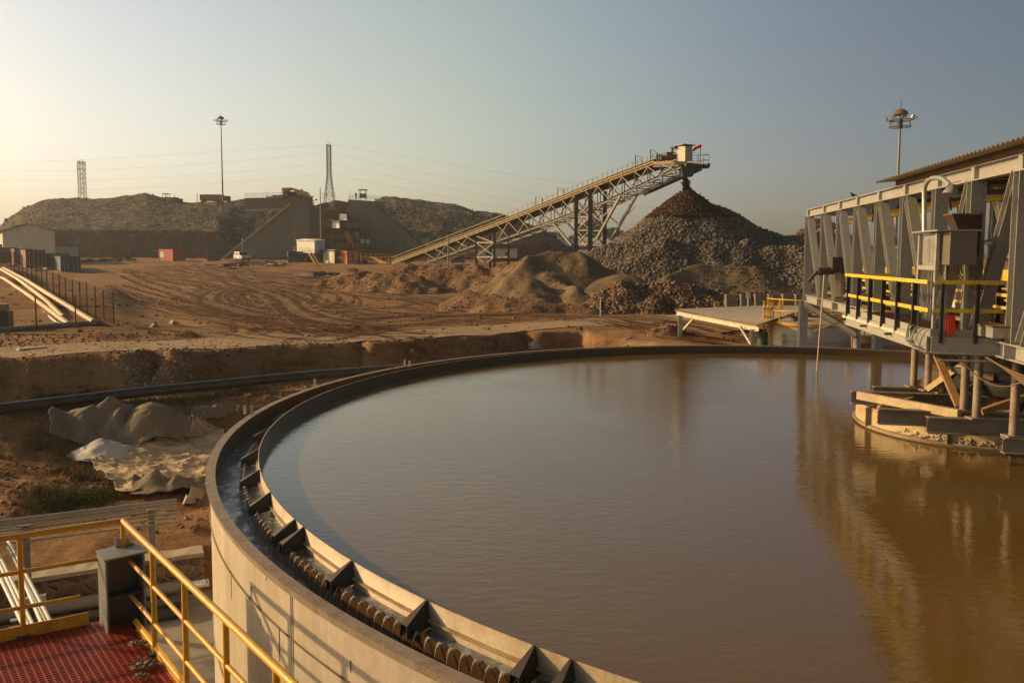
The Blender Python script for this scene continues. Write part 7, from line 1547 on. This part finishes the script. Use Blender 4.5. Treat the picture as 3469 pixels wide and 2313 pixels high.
def stank(u0, u1, vt, Y, label, ladder=True):
    c = py((u0+u1)/2, vt, Y); R_ = (u1-u0)/2/F*Y; c.y += 0; t = thing('round_tank', label, 'tank', V(c.x, c.y, -5)); m = MB(); m.lathe((c.x, c.y, 0), [(R_, -5.2), (R_, c.z)], 56); m.build('tank_shell', M['tank_galv'], t)
    m = MB(); m.lathe((c.x, c.y, 0), [(R_+.01, c.z-.62), (R_+.03, c.z-.61), (R_+.03, c.z-.58), (R_+.01, c.z-.57)], 56); m.build('shell_band', M['tank_galv'], t); m = MB(); m.lathe((c.x, c.y, 0), [(R_+.02, c.z-.02), (R_+.07, c.z), (R_+.07, c.z+.11), (R_, c.z+.12)], 56, smooth=False); m.build('rim_band', M['yellow'], t)
    m = MB(); m.lathe((c.x, c.y, c.z), [(R_, .10), (R_*.5, .18), (.05, .26)], 56); m.build('lid', M['coping'], t)
    m = MB(); q = lambda a, h: V(c.x+R_*math.cos(a), c.y+R_*math.sin(a), c.z+.12+h)
    for h in (.45, .9): m.tube([q(math.pi*(.75+i*.05), h) for i in range(28)], .025, 6)
    m.build('rail', M['yellow'], t)
    for i in range(0, 28, 4): a = math.pi*(.75+i*.05); m = MB(); m.tube([q(a, 0), q(a, .95)], .025, 6); m.build('rail_post', M['yellow'], t)
    m = MB(); m.tube([c+V(-R_*.5, -R_*.4, .12), c+V(-R_*.5, -R_*.4, .3)], .16, 12); m.box(c+V(-R_*.5, -R_*.4, .33), (.45, .3, .05)); m.build('hatch', M['dark_steel'], t)
    m = MB(); p = c+V(R_*.2, -R_*.3, .15); m.tube([p, p+V(0, 0, .3), p+V(-.08, 0, .42), p+V(-.25, 0, .38)], .07, 10); m.build('vent_pipe', M['galv'], t)
    if ladder:
        l_ = thing('cage_ladder', 'yellow caged ladder climbing the left side of the round tank', 'ladder', py(2592, 1172, Y-.3))
        for u in (2585, 2606): a = py(u, 1180, Y-.3); m = MB(); m.tube([V(a.x, a.y, -4.6), V(a.x, a.y, py(u, 1020, Y-.3).z)], .035, 8); m.build('stile', M['yellow'], l_)
        m = MB()
        for k in range(12): v = 1030+k*13; m.bar(py(2585, v, Y-.3), py(2606, v, Y-.3), .03, .03)
        m.build('rungs', M['yellow'], l_)
        m = MB(); m.tube([py(2585, 1020, Y-.3), py(2645, 1022, Y-.3), py(2650, 1045, Y-.3), py(2640, 1050, Y-.3), py(2610, 1045, Y-.3)], .03, 6)
        for u in (2620, 2638): m.tube([py(u, 1022, Y-.3), py(u, 1075, Y-.3)], .03, 6)
        m.bar(py(2584, 1047, Y-.3), py(2620, 1049, Y-.3), .05, .06); m.bar(py(2584, 1074, Y-.3), py(2620, 1076, Y-.3), .05, .06); m.build('cage', M['yellow'], l_)
M['tank_galv'] = paint('tank_galv', (.56, .52, .44), .34, (.3, .23, .15), .3, metal=.3, streak=True)
stank(2604, 2880, 1096, 32.5, 'squat round galvanised tank with a yellow rim beside the canopy'); stank(2885, 3160, 1140, 34, 'lower round tank with a yellow rim seen under the bridge', False)
def bits():
    m = MB(); q = [py(u, v, 29.5) for u, v in ((2868, 1110), (2890, 1112), (2902, 1125), (2903, 1180))]; m.tube(q, .14, 12); solo(m, 'bent_pipe', M['galv'], 'thick grey bent pipe dropping beside the round tank under the bridge', 'pipe')
    m = MB(); p = py(2583, 1155, 31.5); m.tube([V(p.x, p.y, -4.9), V(p.x, p.y, p.z+.35)], .22, 10); solo(m, 'green_drum', M['green2'], 'dark green drum standing between the canopy post and the ladder', 'drum')
    m = MB(); p = py(2887, 1150, 29.2); m.tube([V(p.x, p.y, -4.6), V(p.x, p.y, p.z)], .03, 6); m.tube([V(p.x, p.y, p.z), V(p.x, p.y, p.z+.1)], .045, 8); solo(m, 'marker_post', M['orange'], 'small orange marker post beside the bent pipe', 'post')
    m = MB(); p = py(2967, 1080, 60); m.tube([V(p.x, p.y, -3.4), V(p.x, p.y, py(2967, 753, 60).z)], .26, 14); solo(m, 'vent_stack', M['white'], 'pale banded upright stack seen through the bridge truss', 'stack')
    m = MB(); p = gnd(2400, 1140); pts = [gnd(u, v)+V(0, 0, .08) for u, v in ((2440, 1138), (2490, 1130), (2560, 1125), (2600, 1124))]; m.tube(pts, .07, 8); solo(m, 'black_hose', M['black_pipe'], 'black hose curving over the dirt under the canopy', 'hose')
M['green2'] = paint('dark_green', (.03, .09, .04), .6); bits()
mound('dirt_heap', 'small orange dirt heap lit by the sun behind the canopy post', [(S((2265, 1095, 36), (2300, 1100, 36.5)), .6)], M['orange_dirt'] if 'orange_dirt' in M else M['soil'], .12, .14, .8, 500, (.04, .14), M['rock_brown'], round_=.1, cat='dirt heap')
bird = MB(); p = onw(2890, 664, 0); bird.sphere(p+V(0, 0, .02), .05, 8, (1.3, .7, .8)); bird.sphere(p+V(-.05, 0, .07), .028, 8); bird.bar(p+V(.04, 0, .02), p+V(.13, 0, .0), .03, .012); solo(bird, 'bird', M['black'], 'small dark bird perched on the top chord of the bridge', 'bird')

hz_ = MB(); hz_.box((0, 700, 38), (2400, 1600, 110)); hz_o = solo(hz_, 'haze', None, 'thin dusty haze over the whole site', 'haze', kind='stuff')
hm = bpy.data.materials.new('haze'); hm.use_nodes = True; hn = hm.node_tree.nodes; hn.remove(hn['Principled BSDF']); pv = hn.new('ShaderNodeVolumePrincipled')
pv.inputs['Color'].default_value = (.84, .92, .96, 1); pv.inputs['Density'].default_value = .00037; pv.inputs['Anisotropy'].default_value = .35
hm.node_tree.links.new(pv.outputs[0], hn['Material Output'].inputs['Volume']); hz_o.data.materials.append(hm)
